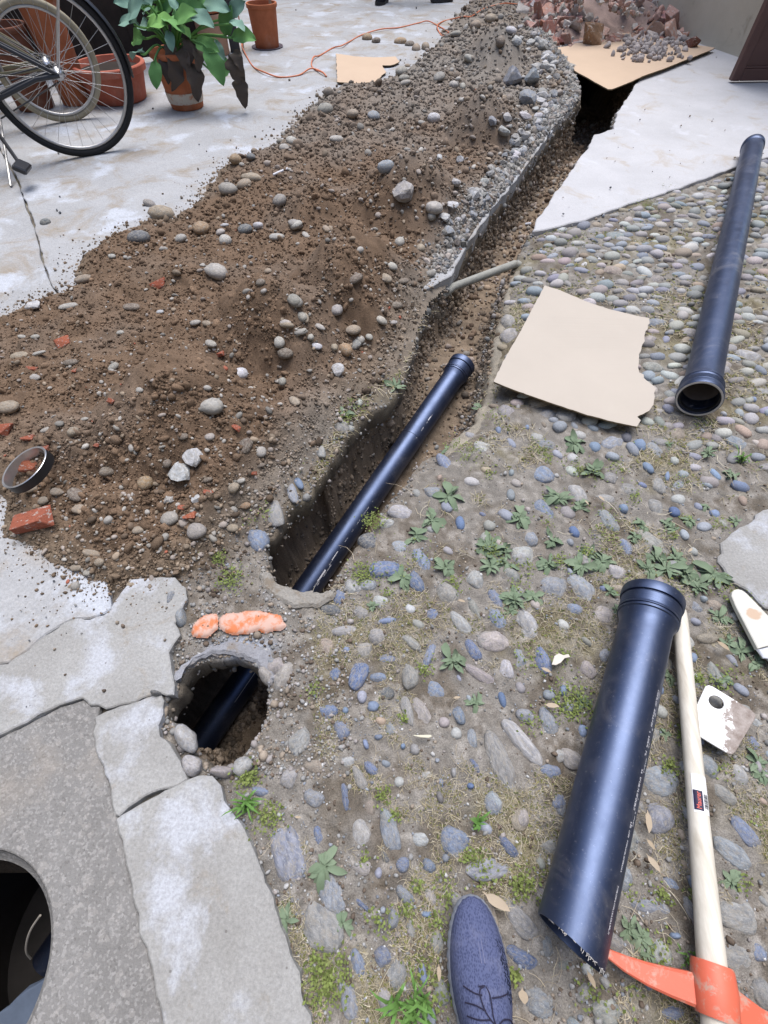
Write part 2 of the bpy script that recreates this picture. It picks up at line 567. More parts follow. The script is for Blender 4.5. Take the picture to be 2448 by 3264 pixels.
O2 = gpoly([(559, 2160), (585, 2130), (625, 2107), (674, 2089), (740, 2083), (782, 2100), (818, 2119), (842, 2156), (851, 2210), (848, 2250), (836, 2290),
            (812, 2340), (782, 2390), (760, 2415), (734, 2436), (700, 2446), (662, 2446), (637, 2425), (613, 2410), (590, 2402), (578, 2370), (575, 2335),
            (562, 2310), (540, 2300), (523, 2285), (523, 2258), (533, 2228), (556, 2205)])
MH_C, MH_R = (-0.757, -0.19), 0.188
O3 = [(MH_C[0] + MH_R * 1.05 * math.cos(a), MH_C[1] + MH_R * 1.05 * math.sin(a)) for a in np.linspace(0, 2 * PI, 60, endpoint=False)]
O1r = rough(O1, .018, .007, 3)
O2r = rough(O2, .012, .004, 5, 30)

# pipe in the trench
pA = G(1475, 1160, -0.130)
pC = G(701, 2282, -0.45)
pE = pA + (pC - pA) * 1.45
TUN = [tuple(q[:2]) for q in []]
_d = (pC - pA)[:2]; _d = _d / np.linalg.norm(_d); _n = np.array([-_d[1], _d[0]])
TUN = [tuple(p[:2] + _n * w) for p, w in ((pA + (pC - pA) * .55, .10), (pA + (pC - pA) * .55, -.10), (pE, -.10), (pE, .10))]

HEAP_PX = [(-200, 1000), (0, 1012), (40, 985), (95, 955), (190, 945), (232, 905), (245, 850), (300, 790), (380, 742), (470, 712), (560, 700), (625, 650), (650, 600),
           (690, 560), (740, 515), (860, 470), (905, 440), (930, 400), (985, 350), (1040, 300), (1090, 282), (1200, 270), (1275, 238),
           (1330, 198), (1385, 150), (1420, 100), (1450, 52), (1500, 5), (1640, -15), (1745, 90), (1822, 215), (1842, 295), (1802, 352), (1750, 410), (1700, 478), (1620, 585), (1540, 698),
           (1478, 772), (1425, 850), (1345, 930), (1300, 1040), (1240, 1170), (1140, 1240), (1060, 1330), (960, 1460), (830, 1600),
           (720, 1700), (600, 1790), (480, 1850), (350, 1870), (250, 1850), (190, 1790), (90, 1720), (30, 1700), (10, 1600), (-60, 1500), (-200, 1450)]
HEAP = gpoly(HEAP_PX)
CONES = [(480, 1110, .31, .82), (150, 1320, .18, .65), (840, 840, .31, .85), (1110, 680, .34, .88), (1320, 440, .33, .88), (1010, 560, .18, .65), (720, 1290, .21, .75), (330, 1550, .14, .7),
         (620, 1550, .11, .7), (1560, 240, .32, .8), (1700, 210, .14, .6), (1300, 300, .15, .6), (1600, 60, .30, .75), (1000, 1080, .11, .55), (560, 830, .12, .6), (950, 1250, .10, .6)]
_cones = [(*G(u, v, h)[:2], h, k) for u, v, h, k in CONES]

def heap_h(x, y):
    x = np.asarray(x, float); y = np.asarray(y, float)
    d = -sdpoly(x, y, HEAP)
    d = d + .035 * fbm(x * 9, y * 9, 0, 40, 3)
    base = .055 * (1 - np.exp(-np.maximum(d, 0) / .10))
    h = base
    for cx, cy, hp, k in _cones:
        r = np.sqrt((x - cx) ** 2 + (y - cy) ** 2 + .003)
        c = hp - k * r * (1 + .25 * fbm(x * 3, y * 3, 0, 50, 2))
        dlt = np.clip(.5 + (h - c) / .05, 0, 1)
        h = h * dlt + c * (1 - dlt) + .025 * dlt * (1 - dlt)
    lim = np.maximum(d, -.02) * .95
    h = np.minimum(h, lim)
    amp = np.clip(d / .08, 0, 1)
    h = h + amp * (.030 * fbm(x * 6, y * 6, 0, 60, 3) + .016 * fbm(x * 22, y * 22, 0, 61, 4))
    return np.where(d > 0, h, np.maximum(d, -.05) * .6)

def heap_hit(u, v):
    """first point of heap or ground seen at a photo pixel"""
    zs = np.arange(.42, -.001, -.004)
    p = G(np.full(zs.shape, float(u)), float(v), zs)
    h = np.maximum(heap_h(p[:, 0], p[:, 1]), 0)
    k = np.argmax(zs <= h)
    if not (zs <= h).any(): return G(u, v, 0)
    return p[k]

# ------------------------------------------------------------------ ground polygons
def p3(x, y): return (x / 2.074, 1850 + y / 2.074)
S1_LOW = [p3(0, 1035), p3(190, 940), p3(400, 825), p3(470, 810), p3(555, 778), p3(600, 825), p3(660, 822), p3(705, 862), p3(850, 822), p3(950, 775), p3(1060, 752), p3(1150, 762)]
S1_R = [p3(1162, 700), p3(1150, 620), p3(1120, 480), p3(1150, 420), p3(1190, 370), p3(1160, 290), p3(1200, 210), p3(1232, 130), p3(1225, 60)]
CRACK = [p3(0, 558), p3(60, 552), p3(160, 490), p3(300, 370), p3(430, 290), p3(500, 265), p3(600, 262), p3(690, 230), p3(740, 200)]
S1b = S1_LOW + S1_R + [(560, 1840), (420, 1850), (360, 1935)] + CRACK[::-1] + [(-300, 2150), (-300, 2480)]
# left pavement: everything left and behind, its right edge is the trench lip
CR2 = [(-300, 400), (0, 470), (60, 579), (84, 650), (114, 728), (133, 819), (172, 915), (230, 1000)]
PAVE_R = [(1440, 880), (1462, 828), (1500, 764), (1560, 678), (1625, 600), (1682, 522), (1738, 448), (1772, 402), (1818, 352), (1852, 300), (1832, 229), (1765, 165), (1720, 100), (1640, -60)]
PAVE_BACK = CR2[1:] + [(420, 1060), (800, 1050), (1180, 990), (1300, 950)] + PAVE_R + [(1300, -110), (-2600, -110), (-2600, 380)]
PAVE_LEFT = [(-900, 420), (-300, 412)] + [(u - 4, v + 4) for u, v in CR2[1:]] + [(300, 1100), (330, 1300), (300, 1600), (340, 1840), (352, 1928)] + [(u, v - 6) for u, v in CRACK[::-1]] + [(-300, 2140), (-700, 1900)]
PAVE_RT = [(1712, 694), (1738, 664), (1773, 611), (1812, 560), (1838, 512), (1870, 476), (1896, 430), (1957, 410), (1965, 360), (1992, 322), (2029, 264), (2100, 180),
           (2300, 60), (3300, 60), (3600, 420), (2800, 410), (2448, 500), (2352, 531), (2250, 567), (2171, 598), (2051, 634), (1966, 664), (1864, 700), (1780, 722), (1700, 738)]
S2 = [p3(633, 898), p3(706, 866), p3(850, 826), p3(1060, 757), p3(1092, 800), p3(1080, 880), p3(1052, 960), p3(1062, 1030), p3(1120, 1090), p3(1172, 1170), p3(1240, 1310), p3(1180, 1345),
      p3(1060, 1385), p3(960, 1430), p3(850, 1500), p3(795, 1560), p3(772, 1550), p3(740, 1400), p3(690, 1240), p3(640, 1100), p3(625, 1010)]
def q4(x, y): return (x / 1.659, 2500 + y / 1.659)
S3 = [q4(618, 178), q4(690, 140), q4(776, 92), q4(876, 38), q4(958, 4), q4(985, -15), q4(1060, -55), q4(1130, -45), q4(1175, 5), q4(1190, 85), q4(1250, 165), q4(1310, 285), q4(1380, 435), q4(1440, 600),
      q4(1480, 760), q4(1560, 950), q4(1600, 1100), q4(1660, 1290), q4(1800, 1800), q4(1150, 1900), q4(870, 1267), q4(800, 960), q4(750, 780), q4(680, 470), q4(650, 300)]
S4 = [(-700, 2600), (-300, 2490)] + [(u, v + 3) for u, v in S1_LOW[:7]] + [(306, 2290)] + [(u - 2, v) for u, v in [p3(625, 1010), p3(640, 1100), p3(690, 1240), p3(740, 1400), p3(768, 1550)]] + \
     [(u - 2, v) for u, v in [q4(622, 200), q4(650, 300), q4(680, 470), q4(750, 780), q4(800, 960), q4(870, 1267), q4(1150, 1900)]] + [(300, 3950), (-900, 3950)]
gS1b, gS2, gS3, gS4 = map(gpoly, (S1b, S2, S3, S4))
gPB, gPL, gPR = map(gpoly, (PAVE_BACK, PAVE_LEFT, PAVE_RT))
gSR = gpoly([(2448 + 200, 1560), (2448, 1620), (2360, 1680), (2300, 1730), (2290, 1790), (2340, 1850), (2440, 1930), (2700, 2000)])   # pale slab at the right edge
PAVES = [gS1b, gS2, gS3, gS4, gPB, gPL, gPR]

# ------------------------------------------------------------------ fan-shaped grid (finer near the viewer)
def fan(u0, u1, v0, v1, su, sv, yback=None):
    vv = np.arange(v0, v1 + .1, sv); uu = np.arange(u0, u1 + .1, su)
    U, Vv = np.meshgrid(uu, vv)
    g = G(U, Vv, 0.)
    return g[..., 0], g[..., 1]

def grid_faces(keep):
    r, c = keep.shape
    I = np.arange((r + 1) * (c + 1)).reshape(r + 1, c + 1)
    q = np.stack([I[:-1, :-1], I[1:, :-1], I[1:, 1:], I[:-1, 1:]], -1)[keep]
    return q

def compact(verts, faces, *attrs):
    used = np.unique(faces)
    mp = np.full(len(verts), -1, np.int64); mp[used] = np.arange(len(used))
    return (verts[used], mp[faces]) + tuple(a[used] for a in attrs)

# ---- cobbled ground sheet with ragged holes and undercut rims
def ground_cols(x, y):
    n1 = fbm(x * 5, y * 5, 0, 70, 4); n2 = fbm(x * 16, y * 16, 0, 71, 4); n3 = fbm(x * 60, y * 60, 0, 72, 3)
    grey = np.array([.27, .25, .225]); brown = np.array([.175, .14, .105]); moss = np.array([.24, .21, .12]); pale = np.array([.38, .36, .335])
    c = np.tile(grey, x.shape + (1,)).astype(float)
    def mx(c, k, w): return c * (1 - w[..., None]) + k * w[..., None]
    c = mx(c, moss, np.clip((n1 + .3 * n2 - .05) * 2.2, 0, .75))
    c = mx(c, brown, np.clip((n2 - n1 * .5 - .15) * 1.5, 0, .6))
    c = mx(c, pale, np.clip((n3 + n2 * .5 - .2) * 1.4, 0, .5))
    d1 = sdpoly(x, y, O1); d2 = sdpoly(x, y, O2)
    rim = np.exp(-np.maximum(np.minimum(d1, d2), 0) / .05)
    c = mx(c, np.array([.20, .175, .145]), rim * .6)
    # soil spilled beside the heap, left bank of the trench
    hd = sdpoly(x, y, HEAP)
    c = mx(c, np.array([.15, .115, .083]), np.clip(1 - hd / .12, 0, 1) * .85)
    # cement coating on the far rim of the hole
    u, v, f = proj(np.stack([x, y, np.zeros_like(x)], -1))
    cem = np.exp(-(((u - 770) / 110) ** 2 + ((v - 2060) / 38) ** 2) ** 2)
    c = mx(c, np.array([.40, .45, .55]), np.clip(cem * (1.1 + n2), 0, .9))
    br = np.exp(-(((u - 960) / 110) ** 2 + ((v - 1895) / 22) ** 2) ** 2)
    c = mx(c, np.array([.42, .42, .43]), np.clip(br * (1. + n2), 0, .85))
    c = mx(c, np.array([.115, .09, .062]), np.clip((fbm(x * 11, y * 11, 0, 77, 4) - .12) * 2.4, 0, .65) * (1 - np.clip(cem + br, 0, 1)))
    return c * (1 + .4 * n3[..., None])

def ground_z(x, y, fine=True):
    x = np.asarray(x, float); y = np.asarray(y, float)
    z = -.010 + .011 * fbm(x * 7, y * 7, 0, 80, 3)
    if fine: z = z + .006 * fbm(x * 45, y * 45, 0, 81, 3) + .0025 * fbm(x * 150, y * 150, 0, 82, 2)
    d1 = sdpoly(x, y, O1); d2 = sdpoly(x, y, O2)
    z = z - .022 * np.exp(-np.maximum(d1, 0) / .035) - .012 * np.exp(-np.maximum(d2, 0) / .025)
    u, v, f = proj(np.stack([x, y, np.zeros_like(x)], -1))
    right = sm(800, 860, v) * (1 - sm(1420, 1560, v)) * sm(-.05, .1, (u - 1400) / 800 + .06)
    z = z - right * .09 * np.exp(-np.maximum(d1, 0) / .05)
    z = z - .02 * np.exp(-(((u - 790) / 160) ** 2 + ((v - 2040) / 50) ** 2)) * 0
    return z

def build_ground():
    X, Y = fan(-700, 4600, -120, 3960, 7, 6)
    mask = (X > -40)
    cx = (X[1:, 1:] + X[:-1, :-1]) / 2; cy = (Y[1:, 1:] + Y[:-1, :-1]) / 2
    keep = np.ones(cx.shape, bool)
    hole = np.zeros(cx.shape, bool)
    for O in (O1r, O2r, O3):
        P = np.array(O); b = (P.min(0) - .05, P.max(0) + .05)
        m = (cx > b[0][0]) & (cx < b[1][0]) & (cy > b[0][1]) & (cy < b[1][1])
        s = np.full(cx.shape, 1.); s[m] = sdpoly(cx[m], cy[m], O)
        hole |= s < 0
    keep &= ~hole
    for P in PAVES + [HEAP]:
        s = sdpoly(cx, cy, P)
        keep &= ~(s < -.07)
    F4 = grid_faces(keep)
    x, y = X.ravel(), Y.ravel()
    V0 = np.stack([x, y, np.zeros_like(x)], -1)
    holeq = grid_faces(hole)
    hv = np.zeros(len(x), bool); hv[np.unique(holeq)] = True
    V0, F4, hv = compact(V0, F4, hv)
    x, y = V0[:, 0].copy(), V0[:, 1].copy()
    # snap the rim onto the ragged outlines
    rim = np.where(hv)[0]
    nrm = np.zeros((len(x), 2))
    for O in (O1r, O2r, O3):
        s, nx, ny = sdpoly(x[rim], y[rim], O, True)
        ok = np.abs(s) < .04
        r = rim[ok]
        dx, dy = x[r] - nx[ok], y[r] - ny[ok]
        g = np.sign(s[ok]); L = np.hypot(dx, dy) + 1e-6
        nrm[r, 0] = dx / L * g; nrm[r, 1] = dy / L * g     # away from the hole
        x[r], y[r] = nx[ok], ny[ok]
    z = ground_z(x, y)
    for P in PAVES:
        s = sdpoly(x, y, P)
        z = z - .016 * (1 - sm(-.03, .02, s))
    # lift the bridging crust a little
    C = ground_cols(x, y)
    # boundary edges at the rims
    E4 = np.concatenate([F4[:, [0, 1]], F4[:, [1, 2]], F4[:, [2, 3]], F4[:, [3, 0]]])
    key = np.sort(E4, 1); kk = key[:, 0] * len(x) + key[:, 1]
    _, inv, cnt = np.unique(kk, return_inverse=True, return_counts=True)
    bd = E4[(cnt[inv] == 1)]
    bd = bd[hv[bd[:, 0]] & hv[bd[:, 1]]]
    bv = np.unique(bd)
    mp = {int(b): i for i, b in enumerate(bv)}
    VV = [np.stack([x, y, z], -1)]; CC = [C]; FF = [F4]
    base = len(x); prev = {int(b): int(b) for b in bv}
    bidx = np.array([mp[int(t)] for t in bd.ravel()]).reshape(-1, 2)
    prow = bv.copy()
    rows = [(-.012, -.004, .004), (-.03, -.006, .008), (-.055, -.002, .012), (-.085, .008, .014), (-.12, .03, .016), (-.15, .07, .01)]
    soilc = np.array([.26, .23, .19])
    for k, (dz, off, nz) in enumerate(rows):
        w = nz * fbm(x[bv] * 40, y[bv] * 40, dz * 60, 90 + k, 3)
        nx_ = x[bv] + nrm[bv, 0] * (off + w); ny_ = y[bv] + nrm[bv, 1] * (off + w)
        nz_ = z[bv] + dz
        VV.append(np.stack([nx_, ny_, nz_], -1))
        t = (k + 1) / len(rows)
        CC.append(C[bv] * (1 - t) * .9 + soilc * t * (1 + .4 * fbm(x[bv] * 70, y[bv] * 70, dz * 90, 95, 2))[:, None])
        nrow = base + np.arange(len(bv)); base += len(bv)
        q = np.stack([prow[bidx[:, 1]], prow[bidx[:, 0]], nrow[bidx[:, 0]], nrow[bidx[:, 1]]], -1)
        FF.append(q); prow = nrow
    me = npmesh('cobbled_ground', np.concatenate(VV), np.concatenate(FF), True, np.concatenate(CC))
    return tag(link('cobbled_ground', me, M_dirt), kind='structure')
ground = build_ground()

# ---- trench bed: walls and floor, running on under the bridge of ground
def trench_depth(x, y):
    """floor height along the trench"""
    t = np.clip(((x - pA[0]) * _d[0] + (y - pA[1]) * _d[1]) / np.linalg.norm((pC - pA)[:2]), -.25, 1.45)
    zp = pA[2] + (pC[2] - pA[2]) * t - .056
    far = -.235 - .04 * sm(2.5, 3.6, y) - .12 * sm(4.0, 4.6, y)
    return np.where(y < 1.5, zp, zp * (1 - sm(1.5, 1.85, y)) + far * sm(1.5, 1.85, y))

def trench_z(x, y):
    s = np.minimum(np.minimum(sdpoly(x, y, O1), sdpoly(x, y, O2)), sdpoly(x, y, TUN))
    s = s + .012 * fbm(x * 16, y * 16, 0, 100, 3) + .006 * fbm(x * 60, y * 60, 0, 101, 2)
    z0 = -.045
    near = 1 - sm(1.5, 2.2, y)
    w = sm(.045, -.012 - .03 * (1 - near), s)
    w = 1 - sm(-.025 - .015 * (1 - near), .035, s)
    fl = trench_depth(x, y) + .018 * fbm(x * 9, y * 9, 0, 102, 3) + .008 * fbm(x * 40, y * 40, 0, 103, 3)
    ledge = .03 * fbm(x * 12, y * 12, 2, 104, 3)
    return z0 + (fl - z0) * np.clip(w + ledge * w * (1 - w) * 8, 0, 1), s, w

def build_trench():
    xs = np.concatenate([np.arange(-1.15, 2.7, .0085)])
    ys = np.concatenate([np.arange(-.05, 1.9, .0075), np.arange(1.9, 6.9, .02)])
    X, Y = np.meshgrid(xs, ys)
    s0 = np.minimum(np.minimum(sdpoly(X, Y, O1), sdpoly(X, Y, O2)), sdpoly(X, Y, TUN))
    cs = (s0[1:, 1:] + s0[:-1, :-1]) / 2
    keep = cs < .16
    Fq = grid_faces(keep)[:, ::-1]
    V0 = np.stack([X.ravel(), Y.ravel(), np.zeros(X.size)], -1)
    V0, Fq = compact(V0, Fq)
    x, y = V0[:, 0], V0[:, 1]
    z, s, w = trench_z(x, y)
    jx = .008 * w * (1 - w) * 4
    V1 = np.stack([x + jx * fbm(x * 50, y * 50, z * 50, 110, 2), y + jx * fbm(x * 50, y * 50, z * 50 + 9, 111, 2), z], -1)
    n = fbm(x * 22, y * 22, z * 22, 112, 4)[:, None]; n2 = fbm(x * 90, y * 90, z * 90, 113, 2)[:, None]
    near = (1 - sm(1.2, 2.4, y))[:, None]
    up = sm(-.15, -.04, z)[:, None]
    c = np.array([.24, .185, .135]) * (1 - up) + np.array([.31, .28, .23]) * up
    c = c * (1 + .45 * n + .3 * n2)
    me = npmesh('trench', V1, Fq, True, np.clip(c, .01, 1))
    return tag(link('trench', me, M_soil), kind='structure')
trench = build_trench()

# ---- soil heap
def build_heap():
    X, Y = fan(-420, 1900, -75, 1960, 6, 5)
    cx = (X[1:, 1:] + X[:-1, :-1]) / 2; cy = (Y[1:, 1:] + Y[:-1, :-1]) / 2
    keep = (sdpoly(cx, cy, HEAP) < .05) & (sdpoly(cx, cy, O1) > .004)
    Fq = grid_faces(keep)
    V0 = np.stack([X.ravel(), Y.ravel(), np.zeros(X.size)], -1)
    V0, Fq = compact(V0, Fq)
    x, y = V0[:, 0], V0[:, 1]
    h = heap_h(x, y)
    h = h + (.0035 * fbm(x * 110, y * 110, 0, 120, 2) + .006 * fbm(x * 55, y * 55, 0, 121, 2)) * sm(-.01, .02, h)
    c = heap_cols(x, y, h)
    return tag(link('soil_heap', npmesh('soil_heap', np.stack([x, y, h], -1), Fq, True, c), M_soil),
               'heap of dug brown soil and gravel lying along the left of the trench', kind='stuff')

def heap_cols(x, y, h):
    n = fbm(x * 4, y * 4, 0, 130, 3); n2 = fbm(x * 30, y * 30, 0, 131, 3)
    u, v, f = proj(np.stack([x, y, h], -1))
    brown = np.array([.18, .122, .082]); grey = np.array([.27, .25, .225]); tan = np.array([.24, .195, .145])
    d = -sdpoly(x, y, HEAP)
    wg = np.clip(sm(700, 150, v) * .75 + (sm(.25, .02, sdpoly(x, y, O1)) * .5) + n * .35, 0, .85)
    wt = np.clip(1 - d / .10, 0, 1) * .6
    c = brown * np.ones(x.shape + (1,))
    c = c * (1 - wt[..., None]) + tan * wt[..., None]
    c = c * (1 - wg[..., None]) + grey * wg[..., None]
    return np.clip(c * (1 + .3 * n2[..., None]), .01, 1)
heap = build_heap()

# ---- pavements and slabs (each a plate with ragged edges)
pv = slab('concrete_pavement', rough(gPB, .03, .006, 11, 14), .004, .085, M_pave, bev=.004)
tag(pv, kind='structure')
pv2 = slab('concrete_pavement', rough(gPL, .03, .003, 12, 14), .003, .07, M_pave, bev=.004)
tag(pv2, kind='structure')
pv3 = slab('smooth_pavement', rough(gPR, .03, .006, 13, 16), .001, .08, M_paver, bev=.005)
tag(pv3, kind='structure')
for g, nm, mt, tp, sd_ in ((gS1b, 'worn_slab', M_slab, .006, 21), (gS2, 'square_slab', M_slab, .005, 22), (gS3, 'long_slab', M_slab, .007, 23)):
    tag(slab(nm, rough(g, .012, .003, sd_, 40), tp, .05, mt, bev=.003, seed=sd_), kind='structure')
mh = [(MH_C[0] + MH_R * math.cos(a), MH_C[1] + MH_R * math.sin(a)) for a in np.linspace(0, 2 * PI, 72, endpoint=False)]
tag(slab('manhole_apron', rough(gS4, .015, .002, 24, 40), -.002, .06, M_agg, bev=.003, holes=[mh], seed=24), kind='structure')
tag(slab('pale_slab', rough(gSR, .015, .006, 25, 25), .000, .05, M_slab, bev=.004, seed=25), kind='structure')

# ------------------------------------------------------------------ stones
import bmesh
def ico(level):
    bm = bmesh.new(); bmesh.ops.create_icosphere(bm, subdivisions=level, radius=1)
    bm.verts.ensure_lookup_table()
    v = np.array([x.co[:] for x in bm.verts]); f = np.array([[q.index for q in p.verts] for p in bm.faces])
    bm.free(); return v, f
ICO = {k: ico(k) for k in (1, 2, 3)}
def proto(level, kind, seed):
    v, f = ICO[level]; v = v.copy()
    r = np.random.default_rng(seed)
    if kind == 'round':
        n = fbm(v[:, 0] * .9 + seed * 3, v[:, 1] * .9, v[:, 2] * .9, seed, 3)
        v = v * (1 + .38 * n[:, None])
    elif kind == 'egg':
        n = fbm(v[:, 0] * .7 + seed * 3, v[:, 1] * .7, v[:, 2] * .7, seed, 2)
        v = v * (1 + .17 * n[:, None])
        v[:, 1] *= 1 + .18 * v[:, 0] * r.choice([-1, 1])
        v = np.sign(v) * np.abs(v) ** .93
    else:   # angular: clip by random planes
        for _ in range(9):
            d = r.normal(size=3); d /= np.linalg.norm(d); c = r.uniform(.5, .8)
            s = v @ d
            v = v - np.outer(np.maximum(s - c, 0), d)
        v = v * (1 + .08 * fbm(v[:, 0] * 2 + seed, v[:, 1] * 2, v[:, 2] * 2, seed, 2)[:, None])
    return v, f
P_low = [proto(1, 'round', s) for s in range(8)] + [proto(1, 'ang', s + 20) for s in range(5)]
P_mid = [proto(2, 'round', s + 40) for s in range(6)] + [proto(2, 'egg', s + 50) for s in range(8)] + [proto(2, 'ang', s + 60) for s in range(4)]

def rotmats(n, tilt=PI, yaw=None):
    a = rng.uniform(0, 2 * PI, n) if yaw is None else yaw
    b = rng.normal(0, tilt / 2, n); c = rng.normal(0, tilt / 2, n)
    ca, sa, cb, sb, cc, s_ = np.cos(a), np.sin(a), np.cos(b), np.sin(b), np.cos(c), np.sin(c)
    Z = np.zeros(n); O = np.ones(n)
    Rz = np.stack([ca, -sa, Z, sa, ca, Z, Z, Z, O], -1).reshape(n, 3, 3)
    Rx = np.stack([O, Z, Z, Z, cb, -sb, Z, sb, cb], -1).reshape(n, 3, 3)
    Ry = np.stack([cc, Z, s_, Z, O, Z, -s_, Z, cc], -1).reshape(n, 3, 3)
    return Rz @ Rx @ Ry

def joined(name, pos, size, cols, mat, protos=P_low, tilt=PI, yaw=None, smooth=True, parent=None):
    n = len(pos); R = rotmats(n, tilt, yaw)
    pick = rng.integers(0, len(protos), n)
    VV, FF, CC = [], [], []; b = 0
    for k, (pv_, pf) in enumerate(protos):
        i = np.where(pick == k)[0]
        if not len(i): continue
        q = pv_[None] * size[i][:, None, :]
        q = np.einsum('nij,nvj->nvi', R[i], q) + pos[i][:, None, :]
        m = len(pv_)
        VV.append(q.reshape(-1, 3))
        FF.append((pf[None] + (np.arange(len(i)) * m)[:, None, None]).reshape(-1, 3) + b)
        CC.append(np.repeat(cols[i], m, 0)); b += m * len(i)
    me = npmesh(name, np.concatenate(VV), np.concatenate(FF), smooth, np.concatenate(CC))
    return link(name, me, mat, parent)

# shared stone meshes for the stones that are objects
def pmesh(nm, v, f, mat, smooth=True):
    me = npmesh(nm, v, f, smooth); me.materials.append(mat); return me
def worn(s):
    v, f = proto(3, 'ang', s)
    a, _ = proto(3, 'egg', s)
    v = v * .55 + a * .5
    return v * (1 + .05 * fbm(v[:, 0] * 5, v[:, 1] * 5, v[:, 2] * 5, s, 3)[:, None]), f
COB = [pmesh('cobble', *worn(s + 100), M_stone) for s in range(8)] + [pmesh('cobble', *(proto(3, 'round', s + 120) if s % 2 else worn(s + 130)), M_stone) for s in range(7)]
STO = [pmesh('stone', *proto(2, 'egg', s + 140), M_stone) for s in range(6)] + [pmesh('stone', *proto(2, 'round', s + 150), M_stone) for s in range(5)]
ANG = [pmesh('chunk', *proto(2, 'ang', s + 170), M_stone, False) for s in range(6)]
BRK = []
for s in range(8):
    r = np.random.default_rng(300 + s)
    bm = bmesh.new()
    for _ in range(11):
        p = r.uniform(-1, 1, 3); p = np.sign(p) * np.abs(p) ** .35
        bm.verts.new(p)
    g = bmesh.ops.convex_hull(bm, input=bm.verts)
    for v_ in [v_ for v_ in bm.verts if not v_.link_faces]: bm.verts.remove(v_)
    bmesh.ops.bevel(bm, geom=list(bm.edges), offset=.07, segments=1, affect='EDGES', clamp_overlap=True)
    me = bpy.data.meshes.new('brick_fragment'); bm.to_mesh(me); bm.free(); me.materials.append(M_brick); BRK.append(me)

PAL = {'b': (.20, .25, .36), 'B': (.13, .18, .31), 'g': (.30, .30, .295), 'l': (.43, .43, .43), 't': (.34, .285, .23), 'd': (.12, .13, .145),
       'w': (.58, .58, .6), 'r': (.36, .12, .075), 'o': (.34, .22, .12), 'n': (.17, .13, .10), 's': (.27, .295, .34), 'p': (.38, .35, .34)}
def jit(c, a=.12):
    k = 1 + rng.normal(0, a); return tuple(float(np.clip(x * k * (1 + rng.normal(0, a * .25)), .01, .85)) for x in c)

def axes(u, v, L, W, ang, z=0.0):
    """world length, width and heading of a stone seen in the photo as an L by W px ellipse"""
    a = math.radians(ang)
    c = G(u, v, z)
    e = G(u + L / 2 * math.cos(a), v + L / 2 * math.sin(a), z) - G(u - L / 2 * math.cos(a), v - L / 2 * math.sin(a), z)
    f = G(u - W / 2 * math.sin(a), v + W / 2 * math.cos(a), z) - G(u + W / 2 * math.sin(a), v - W / 2 * math.cos(a), z)
    return c, float(np.linalg.norm(e[:2])), float(np.linalg.norm(f[:2])), math.atan2(e[1], e[0])

